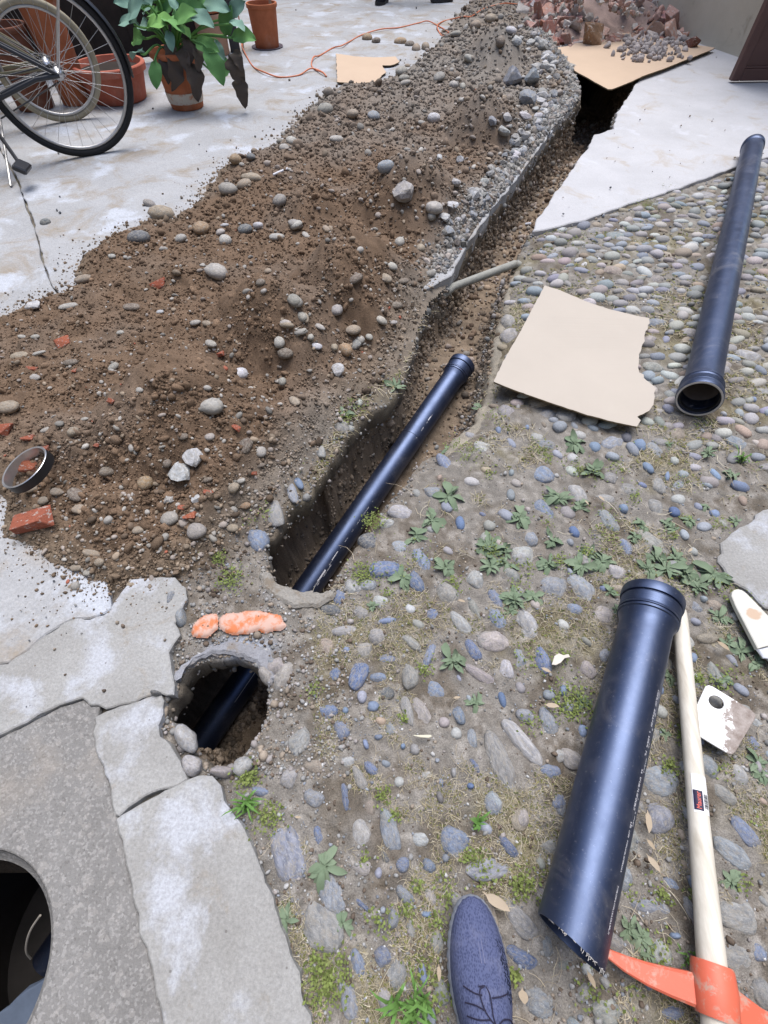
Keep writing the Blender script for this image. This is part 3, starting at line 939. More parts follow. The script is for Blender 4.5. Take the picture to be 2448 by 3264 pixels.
CR = {8: (900, 1850, 1.843), 5: (700, 2500, 1.659), 7: (1548, 2500, 1.843), 6: (1648, 2000, 2.074), 1: (1548, 1350, 1.843), 9: (800, 1100, 1.843), 3: (900, 650, 2.074),
      4: (0, 650, 1.659), 15: (0, 1200, 1.659), 2: (700, 0, 1.659), 0: (0, 0, 1)}
MAN = {8: "330,75,110,90,20,B 285,160,100,60,10,d 400,30,80,60,30,l 505,25,90,50,20,s 460,175,100,75,30,g 365,285,140,65,0,l 265,385,120,100,60,t 555,320,105,95,0,g 480,400,90,90,0,p 375,400,45,40,0,b 615,230,110,35,170,b 580,110,90,70,20,l 975,60,130,110,60,g 885,195,90,80,120,B 800,255,80,45,30,g 755,355,130,60,40,g 1050,240,150,70,50,l 1135,160,150,50,60,g 1270,210,160,80,60,b 1450,245,170,90,55,l 1235,345,160,120,5,p 1395,420,230,90,70,s 1125,400,130,60,55,B 870,420,150,60,110,b 615,445,110,65,170,b 440,555,180,95,115,B 310,545,90,75,130,B 570,560,105,60,5,b 755,555,160,100,85,g 610,650,100,80,160,d 900,645,130,100,30,b 1170,545,200,60,30,p 1325,510,110,80,75,w 1545,460,140,80,70,B 535,735,65,65,0,b 265,765,110,80,5,B 370,760,35,40,0,b 735,765,190,60,75,g 825,765,180,80,60,p 1040,790,120,60,70,b 1300,690,100,40,75,B 955,830,60,60,0,p 1405,930,330,100,50,l 1290,1075,330,120,68,g 1120,925,110,60,85,s 640,870,80,60,80,s 1025,895,70,60,80,l 1585,1120,110,75,5,b 100,940,190,110,125,g 30,1160,110,110,0,g 185,1090,100,80,20,t 520,1100,100,60,40,B 380,1060,80,70,0,l 455,1160,150,60,65,p 365,1260,200,50,80,B 515,1330,100,70,60,t 1140,1095,110,40,60,B 690,1180,60,60,0,l 630,1420,170,80,65,s 1245,1320,140,80,60,s 1410,1390,120,80,80,p 850,1140,80,60,0,l 935,1180,70,35,80,b 1435,790,90,70,20,s 1570,820,160,80,65,s 1640,1030,80,70,0,l 1640,1300,120,80,80,b 565,915,50,30,0,b 490,960,60,30,70,b 710,970,30,30,0,b 1110,1205,40,35,0,B",
       5: "205,35,90,50,15,b 355,350,340,200,70,s 595,585,210,110,70,s 530,750,290,200,55,g 520,280,100,50,80,B 745,260,120,90,80,l 905,250,200,90,75,s 875,385,100,40,60,d 970,425,70,70,0,b 1110,430,80,60,60,b 1250,300,160,140,30,b 1420,450,240,100,175,s 1535,330,140,50,50,B 1060,290,100,80,0,l 1590,190,120,70,75,t 1450,110,110,70,60,s 750,435,110,80,20,p 1105,575,150,100,45,p 985,590,120,60,45,s 750,640,110,40,40,B 860,915,120,90,50,b 735,970,180,80,75,b 940,1020,190,110,110,g 680,1140,230,100,75,s 1150,850,170,90,90,g 1015,770,140,50,80,g 920,720,110,60,90,s 1100,690,60,40,0,b 880,1150,150,80,60,l 1600,720,250,100,50,g 1610,925,180,80,30,B 1180,1110,150,90,80,g 120,900,40,30,20,g",
       7: "50,110,130,80,70,s 210,200,110,80,70,t 445,110,170,70,80,s 390,365,110,100,0,g 900,120,130,90,70,g 1040,200,210,150,60,s 870,330,210,120,75,g 820,550,150,120,50,s 990,725,240,100,10,s 1110,590,120,50,30,b 1470,410,260,90,35,s 1540,280,220,80,50,b 1500,770,260,170,10,g 760,930,140,90,30,g 1120,890,60,40,0,b 1040,1000,170,90,60,l 1480,1010,220,200,0,g 1630,1000,120,90,80,b 340,1290,220,200,0,s 500,1090,110,90,0,g 740,1350,180,140,0,g 1120,1350,150,90,0,b 590,1240,130,80,120,g 1640,1240,160,100,80,g",
       6: "85,20,130,80,30,l 590,170,90,80,30,s 210,640,140,90,60,s 365,865,170,110,30,p 225,940,120,80,5,b 60,590,90,60,0,b 220,440,80,60,10,s 350,520,90,70,0,s 1000,220,100,90,0,g 970,1000,250,170,5,s 1290,910,190,110,40,s 1500,970,130,110,20,l 920,680,150,100,70,g 1600,620,120,60,40,l 1590,760,120,60,60,b 1330,300,200,70,60,g 1280,60,110,60,0,t 1390,1100,200,80,30,g 955,400,80,50,80,b 1180,190,60,50,90,b",
       1: "520,190,70,50,20,l 340,290,130,90,50,b 545,400,130,90,60,l 710,430,100,50,5,l 350,500,160,70,50,b 730,550,180,70,50,s 225,760,120,100,30,l 270,670,80,80,0,s 525,630,70,50,60,B 845,710,120,60,60,b 780,850,120,80,20,l 1000,690,230,70,40,g 410,940,170,120,20,s 575,960,180,110,50,s 180,970,120,80,40,g 65,1010,100,60,60,b 70,1130,150,70,60,b 250,1160,190,80,65,g 55,1275,140,110,5,p 345,1380,150,80,75,B 695,1110,160,100,5,p 530,1080,90,60,30,b 465,1175,80,50,50,l 820,490,50,50,0,b 1010,465,100,90,0,g 1120,510,60,50,0,B 1360,515,60,40,0,b 1150,425,80,50,0,l 910,120,70,60,0,b 835,70,60,50,0,d 1000,150,90,60,60,s 1040,100,90,40,10,g 1240,250,70,35,0,l 1150,340,80,60,40,s 850,370,110,80,0,g 960,250,80,40,50,b 1030,340,80,80,0,g 740,300,90,60,0,g 1290,600,80,50,160,s 1380,1060,120,70,20,t 1250,1060,100,50,50,s 1110,215,50,40,0,l 800,960,110,50,10,t 870,150,90,40,50,s 750,190,80,40,20,s 1080,290,60,30,90,b 1175,285,60,40,0,s",
       9: "230,840,140,60,70,s 275,790,90,40,60,b 130,950,170,100,75,g 30,1110,150,120,60,b 520,430,110,90,70,g 395,590,120,60,70,g 580,450,50,40,0,g 1150,660,140,60,50,b 880,960,170,80,10,l 690,1120,120,110,40,d 800,1025,90,50,0,l 775,1300,190,110,0,B 880,1170,110,70,0,s 1000,1240,160,60,55,b 970,1370,130,80,60,B 1070,850,110,70,0,s 1325,1360,110,100,0,l 1605,1220,130,110,0,l 1545,1335,110,60,40,g 1235,1030,80,50,80,B 1460,480,40,30,80,b 1380,590,130,50,20,l 600,1400,120,70,20,l 680,1395,100,70,0,s",
       3: "1510,720,90,80,0,g 1520,820,120,90,0,g"}
cobbles = []      # (pos, sx, sy, sz, yaw, colour, importance)
for cr, txt in MAN.items():
    ox, oy, k = CR[cr]
    for q in txt.split():
        a = q.split(','); x, y, L, W, an = map(float, a[:5])
        u, v = ox + x / k, oy + y / k
        c, l, w, yaw = axes(u, v, L / k, W / k, an)
        cobbles.append((c, l / 2 * 1.04, w / 2 * 1.04, jit(PAL[a[5]], .08), yaw, L / k * W / k))
man_xy = np.array([c[0][:2] for c in cobbles]); man_r = np.array([(c[1] + c[2]) / 2 for c in cobbles])

# random cobbles: dense beyond the cardboard, sparse nearer
def inpoly(x, y, P): return sdpoly(np.array([x]), np.array([y]), P)[0]
DENSE = gpoly([(1600, 1000), (1640, 850), (1700, 745), (1864, 706), (2051, 640), (2250, 574), (2448, 505), (2900, 420), (3000, 1500), (2350, 1420), (1950, 1400), (1650, 1250)])
xs, ys, rr_ = [], [], []
for j, yy in enumerate(np.arange(.9, 4.4, .050)):
    for xx in np.arange(.35, 3.7, .068):
        x = xx + (j % 2) * .034 + rng.normal(0, .010); y = yy + rng.normal(0, .008)
        xs.append(x); ys.append(y)
xs, ys = np.array(xs), np.array(ys)
sdd = sdpoly(xs, ys, DENSE)
edge = np.clip(1 - sdd / .25, 0, 1)
keep = (rng.random(len(xs)) < np.where(sdd < 0, .93, edge * .5)) & (sdpoly(xs, ys, gPR) > .02) & (sdpoly(xs, ys, O1) > .05) & (sdpoly(xs, ys, gSR) > .05)
xs, ys = xs[keep], ys[keep]
for x, y in zip(xs, ys):
    d = np.hypot(man_xy[:, 0] - x, man_xy[:, 1] - y)
    if (d < man_r + .03).any() or rng.random() < .10: continue
    big = rng.random() < .07
    l = rng.uniform(.020, .038) * (1.5 if big else 1); w = l * rng.uniform(.45, .85)
    c = PAL[rng.choice(list('glsptgsl'))]
    u, v, f = proj(np.array([x, y, 0]))
    cobbles.append((np.array([x, y, 0]), l, w, jit(tuple(t * 1.0 for t in c), .13), rng.normal(0.1, .5), float((2 * l) * (2 * w) * (F / f) ** 2 * .5)))
# sparse fill nearer the viewer
for _ in range(900):
    u, v = rng.uniform(700, 2500), rng.uniform(1250, 3500)
    x, y = G(u, v)[:2]
    if inpoly(x, y, O1) < .035 or inpoly(x, y, O2) < .08 or inpoly(x, y, gS3) < .05 or inpoly(x, y, gS2) < .05 or inpoly(x, y, gSR) < .03: continue
    if u < 1010 and v < 2500: continue
    l = rng.uniform(.009, .026)
    d = np.hypot(man_xy[:, 0] - x, man_xy[:, 1] - y)
    if (d < man_r + l * 1.3).any(): continue
    man_xy = np.vstack([man_xy, [x, y]]); man_r = np.append(man_r, l)
    cobbles.append((np.array([x, y, 0]), l, l * rng.uniform(.5, .85), jit(PAL[rng.choice(list('gsltpsgb'))], .12), rng.uniform(-1.9, -.3), float(4 * l * l * .7 * pxm(u, v) ** 2 * .5)))
cobbles.sort(key=lambda c: -c[5])
cz = ground_z(np.array([c[0][0] for c in cobbles]), np.array([c[0][1] for c in cobbles]), False)
for i, c in enumerate(cobbles[:290]):
    o = bpy.data.objects.new('cobblestone', COB[rng.integers(0, len(COB))]); col.objects.link(o)
    h = min(.026, max(.012, c[2] * .7))
    o.location = (c[0][0], c[0][1], cz[i] + h * rng.uniform(-.62, -.12)); o.scale = (c[1] * 1.08, c[2] * 1.08, h)
    o.rotation_euler = (rng.normal(0, .06), rng.normal(0, .06), c[4]); o.color = (*c[3], 1); o.parent = ground
rest = cobbles[290:]
if rest:
    h = np.array([min(.024, max(.010, c[2] * .8)) for c in rest])
    pos = np.array([c[0] for c in rest]); pos[:, 2] = cz[290:] + h * rng.uniform(-.45, .1, len(rest))
    o = joined('small_cobblestones', pos, np.stack([[c[1] * 1.06 for c in rest], [c[2] * 1.06 for c in rest], h], -1), np.array([c[3] for c in rest]), M_peb,
               [proto(2, 'egg', s + 200) for s in range(5)] + [proto(2, 'round', s + 210) for s in range(4)], .16, np.array([c[4] for c in rest]), parent=ground)
    tag(o, kind='stuff')

for px_, sd2, nm_ in (([(556, 2175), (572, 2130), (610, 2088), (655, 2060), (705, 2046), (780, 2040), (845, 2062), (884, 2108), (880, 2160), (852, 2190), (846, 2152), (820, 2116), (782, 2096), (742, 2079), (674, 2085), (626, 2103), (586, 2128), (562, 2158)], 61, 0),
                   ([(846, 1800), (872, 1846), (905, 1862), (965, 1880), (1030, 1885), (1075, 1868), (1060, 1905), (1005, 1932), (930, 1934), (868, 1905), (832, 1862), (828, 1820)], 62, 1)):
    g_ = rough(gpoly(px_), .008, .0045, sd2, 55)
    tag(slab('cement_crust', g_, -.003, .055, m_concrete('crust_cement', (.28, .28, .30), (.36, .37, .41), (.26, .22, .18), (.44, .47, .54), st=(.52, .62), sc1=9, pits=.4, grain=2.0, speck=.5) if nm_ == 0 else m_concrete('crust_pale', (.30, .28, .25), (.37, .355, .33), (.24, .20, .155), None, st=(.50, .62), sc1=9, pits=.4, grain=2.0, speck=.5), bev=.008, seed=sd2), kind='structure')
# stone rim round the hole: rounded lumps of old mortar and stone
for (u, v, L, W, an, k, dz) in [(587, 2352, 85, 62, 60, 'l', -.012), (606, 2440, 70, 60, 40, 'l', -.01), (700, 2458, 90, 40, 5, 'p', -.012), (768, 2440, 75, 50, 150, 'l', -.012),
                                (500, 2212, 34, 22, 20, 'd', -.004), (545, 1905, 55, 32, 100, 's', -.01), (575, 1965, 60, 36, 95, 's', -.012), (902, 2150, 90, 60, 120, 'p', -.02), (880, 2120, 60, 60, 0, 'p', -.02),
                                (845, 2150, 60, 44, 60, 'p', -.02), (870, 2110, 60, 40, 30, 's', -.02)]:
    c, l, w, yaw = axes(u, v, L, W, an)
    o = bpy.data.objects.new('rim_stone', COB[rng.integers(8, 15)]); col.objects.link(o); o.parent = ground
    o.location = (c[0], c[1], dz); o.scale = (l / 2, w / 2, .024); o.rotation_euler = (0, 0, yaw); o.color = (*jit(PAL[k], .05), 1)

# grit on the cobbled ground
def scatter_px(n, u0, u1, v0, v1, f=None):
    u = rng.uniform(u0, u1, n); v = rng.uniform(v0, v1, n)
    p = G(u, v)
    return p if f is None else p[f(u, v, p)]
def gritmask(u, v, p):
    x, y = p[:, 0], p[:, 1]
    m = np.ones(len(x), bool)
    for P in (O1, O2): m &= sdpoly(x, y, P) > .012
    for P in (gPR, gS2, gS3, gS1b, gSR, O3): m &= sdpoly(x, y, P) > 0
    return m & ~((u < 640) & (v > 2330))
p = scatter_px(17000, 520, 2600, 560, 3400, gritmask)
p = p[(rng.random(len(p)) < .35 + .65 * (fbm(p[:, 0] * 8, p[:, 1] * 8, 0, 140, 3) > .02))]
s = np.exp(rng.normal(math.log(.0023), .42, len(p))) * np.clip(p[:, 1] * .9, 1, 2.2)
p[:, 2] = ground_z(p[:, 0], p[:, 1]) + s * .3
cc = np.array([PAL[k] for k in rng.choice(list('gpltnngs'), len(p))]) * rng.uniform(.6, 1.15, (len(p), 1))
wh = rng.random(len(p)) < .025; cc[wh] = .62
tag(joined('ground_grit', p, s[:, None] * rng.uniform(.6, 1.3, (len(p), 3)), cc, M_peb, tilt=PI), 'fine grit and tiny pebbles between the cobbles', kind='stuff')

# loose lumps round the hole and on the bridge of ground
p = scatter_px(3600, 480, 1120, 1780, 2480, lambda u, v, p: (sdpoly(p[:, 0], p[:, 1], O1) > .005) & (sdpoly(p[:, 0], p[:, 1], O2) > .006) & (sdpoly(p[:, 0], p[:, 1], gS1b) > 0) & (sdpoly(p[:, 0], p[:, 1], gS2) > 0) & (fbm(p[:, 0] * 14, p[:, 1] * 14, 0, 141, 2) > -.18))
s = np.exp(rng.normal(math.log(.0026), .45, len(p))); p[:, 2] = ground_z(p[:, 0], p[:, 1]) + s * .4
cc = np.array([PAL[k] for k in rng.choice(list('gptnl'), len(p))]) * rng.uniform(.7, 1.1, (len(p), 1))
tag(joined('soil_crumbs', p, s[:, None] * rng.uniform(.7, 1.3, (len(p), 3)), cc, M_peb), 'crumbs of earth and mortar round the round hole', kind='stuff')

p = scatter_px(9000, 620, 1480, 850, 1900, lambda u, v, p: (sdpoly(p[:, 0], p[:, 1], O1) > .004) & (sdpoly(p[:, 0], p[:, 1], O1) < .26) & (sdpoly(p[:, 0], p[:, 1], HEAP) > -.02) & (p[:, 0] < np.interp(p[:, 1], [.4, 1.0, 1.6, 2.3], [-.5, -.15, .12, .3])))
s = np.exp(rng.normal(math.log(.0036), .55, len(p))) * np.clip(p[:, 1], .8, 1.6); p[:, 2] = ground_z(p[:, 0], p[:, 1]) + s * .3
cc = np.array([PAL[k] for k in rng.choice(list('gptntn'), len(p))]) * rng.uniform(.5, 1.05, (len(p), 1))
tag(joined('soil_crumbs', p, s[:, None] * rng.uniform(.6, 1.4, (len(p), 3)), cc, M_soil, P_low), 'earth crumbs spilled on the left bank of the near trench', kind='stuff')

# ------------------------------------------------------------------ gravel and crumbs of the heap
def heap_scatter(n, umin=-150, umax=1850, vmin=-20, vmax=1950):
    u = rng.uniform(umin, umax, n); v = rng.uniform(vmin, vmax, n)
    p = G(u, v, .06)
    for _ in range(4):
        h = heap_h(p[:, 0], p[:, 1]); z = np.clip(h, 0, .4)
        p = G(u, v, 0.) if False else np.stack([*(G(u, v, 0.).T * 0)], -1)
        b = (v - 1632) / F; a = (u - 1224) / F; t = (H - z) / (ST + b * CT)
        p = np.stack([a * t, (CT - b * ST) * t, z], -1)
    return u, v, p
u, v, p = heap_scatter(105000)
d = -sdpoly(p[:, 0], p[:, 1], HEAP); s1 = sdpoly(p[:, 0], p[:, 1], O1)
m = (d + .05 * fbm(p[:, 0] * 10, p[:, 1] * 10, 0, 150, 3) > -.01) & (s1 > .01)
u, v, p, d = u[m], v[m], p[m], d[m]
ds = np.clip(p[:, 1] / 2.2, .62, 3.0)
s = np.exp(rng.normal(math.log(.0034), .42, len(p))) * ds
p[:, 2] = np.maximum(heap_h(p[:, 0], p[:, 1]), 0) + s * .25
n = fbm(p[:, 0] * 7, p[:, 1] * 7, 0, 151, 3)
base = heap_cols(p[:, 0], p[:, 1], p[:, 2])
cc = base * rng.uniform(.8, 1.6, (len(p), 1))
tag(joined('soil_crumbs', p, s[:, None] * rng.uniform(.65, 1.35, (len(p), 3)), cc, M_soil), 'crumbled brown soil lying all over the heap', kind='stuff')

u, v, p = heap_scatter(4200)
d = -sdpoly(p[:, 0], p[:, 1], HEAP); s1 = sdpoly(p[:, 0], p[:, 1], O1)
m = (d > .02) & (s1 > .03); p = p[m]
s = np.minimum(np.exp(rng.normal(math.log(.0095), .5, len(p))), .019) * np.clip(p[:, 1] / 2.4, .75, 1.7)
p[:, 2] = np.maximum(heap_h(p[:, 0], p[:, 1]), 0) + s * .1
cc = heap_cols(p[:, 0], p[:, 1], p[:, 2]) * rng.uniform(.95, 1.4, (len(p), 1))
tag(joined('soil_clods', p, s[:, None] * rng.uniform(.6, 1.3, (len(p), 3)) * np.array([1, 1, .75]), cc, M_soil, [proto(2, 'ang', s_ + 400) for s_ in range(5)] + [proto(2, 'round', s_ + 410) for s_ in range(2)]), 'lumpy clods of brown earth in the heap', kind='stuff')
u, v, p = heap_scatter(19000)
d = -sdpoly(p[:, 0], p[:, 1], HEAP); s1 = sdpoly(p[:, 0], p[:, 1], O1)
n = fbm(p[:, 0] * 4.5, p[:, 1] * 4.5, 0, 152, 3)
side = np.exp(-np.maximum(s1, 0) / .35)
m = (d > -.03) & (s1 > .012) & (rng.random(len(p)) < np.clip(.22 + .5 * n + .65 * side + .25 * np.exp(-np.maximum(d, 0) / .08), .05, 1))
u, v, p = u[m], v[m], p[m]
ds = np.clip(p[:, 1] / 2.4, .62, 2.2)
s = np.clip(np.exp(rng.normal(math.log(.0065), .42, len(p))), .003, .02) * ds
p[:, 2] = np.maximum(heap_h(p[:, 0], p[:, 1]), 0) + s * .30
cc = np.array([PAL[k] for k in rng.choice(list('gltpntpnl'), len(p))]) * rng.uniform(.6, 1.1, (len(p), 1)) * np.array([1.0, .95, .88])
rb = rng.random(len(p)) < .012; cc[rb] = PAL['r']
tag(joined('gravel', p, s[:, None] * np.stack([rng.uniform(.9, 1.4, len(p)), rng.uniform(.7, 1., len(p)), rng.uniform(.5, .8, len(p))], -1), cc, M_peb, P_mid, 1.0),
    'pebbles and gravel mixed through the soil heap', kind='stuff')

q = np.concatenate([np.stack([np.interp(t_, np.linspace(0, 1, len(LIP_L) - 16), [G(a, b)[0] for a, b in LIP_L[16:]]), np.interp(t_, np.linspace(0, 1, len(LIP_L) - 16), [G(a, b)[1] for a, b in LIP_L[16:]])], -1) for t_ in [rng.random(6000)]])
q[:, 0] -= .022 + np.abs(rng.normal(0, .05, len(q))) ; q[:, 1] += rng.normal(0, .02, len(q))
q = q[(sdpoly(q[:, 0], q[:, 1], O1) > .003)]
s = np.minimum(np.exp(rng.normal(math.log(.0058), .6, len(q))) * np.clip(q[:, 1] / 2.6, .8, 1.8), .024)
cc = np.array([PAL[k] for k in rng.choice(list('glplgs'), len(q))]) * rng.uniform(.6, 1.1, (len(q), 1)) * np.array([1, .96, .9])
tag(joined('lip_rubble', np.stack([q[:, 0], q[:, 1], np.maximum(heap_h(q[:, 0], q[:, 1]), .004) + s * .25], -1), s[:, None] * rng.uniform(.6, 1.3, (len(q), 3)), cc, M_peb, P_low[8:], smooth=False), 'fine grey rubble and dust lying along the far trench lip', kind='stuff')

p = scatter_px(60000, -300, 1500, 40, 2000, lambda u, v, p: (np.abs(sdpoly(p[:, 0], p[:, 1], HEAP) - .03) < .20) & (sdpoly(p[:, 0], p[:, 1], O1) > .05))
sd2 = sdpoly(p[:, 0], p[:, 1], HEAP); p = p[(sd2 > -.02) & (rng.random(len(p)) < np.exp(-np.maximum(sd2 + .05 * fbm(p[:, 0] * 6, p[:, 1] * 6, 0, 190, 3), 0) / .045))]
s = np.exp(rng.normal(math.log(.0024), .5, len(p))) * np.clip(p[:, 1] / 2.0, .7, 2.0); p[:, 2] = .004 + s * .2
cc = np.array([.21, .155, .11]) * rng.uniform(.7, 1.5, (len(p), 1))
tag(joined('soil_dust', p, s[:, None] * rng.uniform(.6, 1.4, (len(p), 3)), cc, M_soil, P_low), 'thin scatter of brown soil fading out onto the concrete round the heap', kind='stuff')
# strays on the pavements
p = scatter_px(2600, -300, 2500, -40, 2500, lambda u, v, p: (np.minimum(sdpoly(p[:, 0], p[:, 1], gPB), np.minimum(sdpoly(p[:, 0], p[:, 1], gPL), sdpoly(p[:, 0], p[:, 1], gS1b))) < -.01)
               & (rng.random(len(u)) < .06 + np.exp(-np.maximum(sdpoly(p[:, 0], p[:, 1], HEAP), 0) / .16)))
p2 = scatter_px(70, 1700, 2500, 180, 720, lambda u, v, p: sdpoly(p[:, 0], p[:, 1], gPR) < -.02)
p = np.concatenate([p, p2])
s = np.exp(rng.normal(math.log(.0042), .4, len(p))) * np.clip(p[:, 1] / 2.2, .6, 2.4)
p[:, 2] = .006 + s * .4
p[:, 2] = np.maximum(p[:, 2], heap_h(p[:, 0], p[:, 1]))
cc = np.array([PAL[k] for k in rng.choice(list('ndtgt'), len(p))]) * rng.uniform(.6, 1.05, (len(p), 1)); s[-len(p2):] *= .6
tag(joined('stray_pebbles', p, s[:, None] * rng.uniform(.6, 1.2, (len(p), 3)), cc, M_peb), 'stray pebbles and crumbs on the concrete beside the heap', kind='stuff')

def lipsc_(P, n, spread):
    P = np.array(P + [P[0]]); L = np.hypot(*np.diff(P, axis=0).T); t = rng.uniform(0, L.sum(), n); c = np.concatenate([[0], np.cumsum(L)])
    i = np.clip(np.searchsorted(c, t) - 1, 0, len(L) - 1); f = ((t - c[i]) / L[i])[:, None]
    return P[i] * (1 - f) + P[i + 1] * f + rng.normal(0, spread, (n, 2))
# pebbles in the trench
xs = rng.uniform(-1.1, 2.6, 26000); ys = rng.uniform(-.05, 5.5, 26000)
s0 = np.minimum(sdpoly(xs, ys, O1), sdpoly(xs, ys, O2))
m = s0 < .02; xs, ys = xs[m], ys[m]
z, s_, w = trench_z(xs, ys)
s = np.minimum(np.exp(rng.normal(math.log(.006), .5, len(xs))) * np.clip(ys / 1.6, .7, 2), .024)
cc = np.array([PAL[k] for k in rng.choice(list('nnntgp'), len(xs))]) * rng.uniform(.7, 1.15, (len(xs), 1)) * np.array([1, .9, .8])
tag(joined('trench_pebbles', np.stack([xs, ys, z + s * .2], -1), s[:, None] * rng.uniform(.6, 1.2, (len(xs), 3)), cc, M_peb, P_low, parent=trench), kind='stuff')
q = np.concatenate([lipsc_(O1, 24000, .028), lipsc_(O2, 4200, .018)])
q = q[q[:, 1] < 5.4]
z, s_, w = trench_z(q[:, 0], q[:, 1])
ok = (w > .06) & (z < -.05) ; q, z = q[ok], z[ok]
s = np.minimum(np.exp(rng.normal(math.log(.0055), .55, len(q))) * np.clip(q[:, 1] / 1.8, .75, 1.3), .018)
cc = np.array([.22, .17, .125]) * rng.uniform(.45, 1.5, (len(q), 1)) + rng.uniform(0, .06, (len(q), 1))
tag(joined('wall_stones', np.stack([q[:, 0], q[:, 1], z], -1), s[:, None] * rng.uniform(.6, 1.5, (len(q), 3)), np.clip(cc, .02, .6), M_soil, P_low[8:] + P_low[:2], parent=trench), kind='stuff')
# crumbling stony skin on the trench walls (under the rim of the crust)
def lipsc(P, n, spread):
    P = np.array(P + [P[0]]); L = np.hypot(*np.diff(P, axis=0).T); t = rng.uniform(0, L.sum(), n); c = np.concatenate([[0], np.cumsum(L)])
    i = np.clip(np.searchsorted(c, t) - 1, 0, len(L) - 1); f = ((t - c[i]) / L[i])[:, None]
    return P[i] * (1 - f) + P[i + 1] * f + rng.normal(0, spread, (n, 2))
q = np.concatenate([lipsc(O1, 5200, .012), lipsc(O2, 900, .007)])
q = q[(q[:, 1] < 5.4) & (np.minimum(sdpoly(q[:, 0], q[:, 1], O1) + .012, 9) > 0) & (sdpoly(q[:, 0], q[:, 1], O2) > -.002)]
q = q[~((q[:, 1] > 2.1) & (rng.random(len(q)) < .75))]
s = np.exp(rng.normal(math.log(.0045), .45, len(q))) * np.clip(q[:, 1] / 2.0, .7, 1.6)
sd_ = np.minimum(sdpoly(q[:, 0], q[:, 1], O1), sdpoly(q[:, 0], q[:, 1], O2))
zz = np.where(sd_ > 0, ground_z(q[:, 0], q[:, 1]) + s * .1, rng.uniform(-.12, -.015, len(q)))
cc = np.array([PAL[k] for k in rng.choice(list('gtptpg'), len(q))]) * rng.uniform(.6, 1., (len(q), 1))
tag(joined('rim_rubble', np.stack([q[:, 0], q[:, 1], zz], -1), s[:, None] * rng.uniform(.6, 1.4, (len(q), 3)), cc, M_peb, P_low, parent=trench), kind='stuff')

# ------------------------------------------------------------------ single stones and fragments on the heap
LMK = [("the black metal ring", 90, 1495), ("the big pale stone on the heap", 692, 878), ("the bicycle wheel", 260, 400), ("the trench corner by the round hole", 850, 1750),
       ("the small cardboard piece", 1150, 220), ("the grey pipe crossing the trench", 1450, 880), ("the lower left flank of the heap", 300, 1700), ("the ridge in the middle of the heap", 850, 850),
       ("the white plaster lump by the trench edge", 1100, 1200), ("the big grey clod on the heap", 1290, 640), ("the heap's left tip", 40, 1100), ("the crack in the pavement", 120, 700),
       ("the rubble pile", 1700, 100), ("the orange cable loop", 1420, 100), ("the terracotta pots", 640, 340), ("the near end of the heap", 600, 1800), ("the mortar chunk with the brick face", 600, 1500)]
def near_words(u, v, marks):
    k = min(marks, key=lambda m: (m[1] - u) ** 2 + (m[2] - v) ** 2)
    dx, dy = u - k[1], v - k[2]
    if dx * dx + dy * dy < 60 ** 2: return 'right by ' + k[0]
    if abs(dx) > abs(dy): return ('right of ' if dx > 0 else 'left of ') + k[0]
    return ('below ' if dy > 0 else 'above ') + k[0]
def ori(l, w): return 'long ' if l > 1.6 * w else ('rounded ' if l < 1.25 * w else 'oval ')
CN = {'b': 'blue-grey', 'B': 'dark blue', 'g': 'grey', 'l': 'pale grey', 't': 'tan', 'd': 'dark grey', 'w': 'white', 'r': 'red', 'o': 'orange-brown', 'n': 'brown', 's': 'slate grey', 'p': 'pinkish grey'}

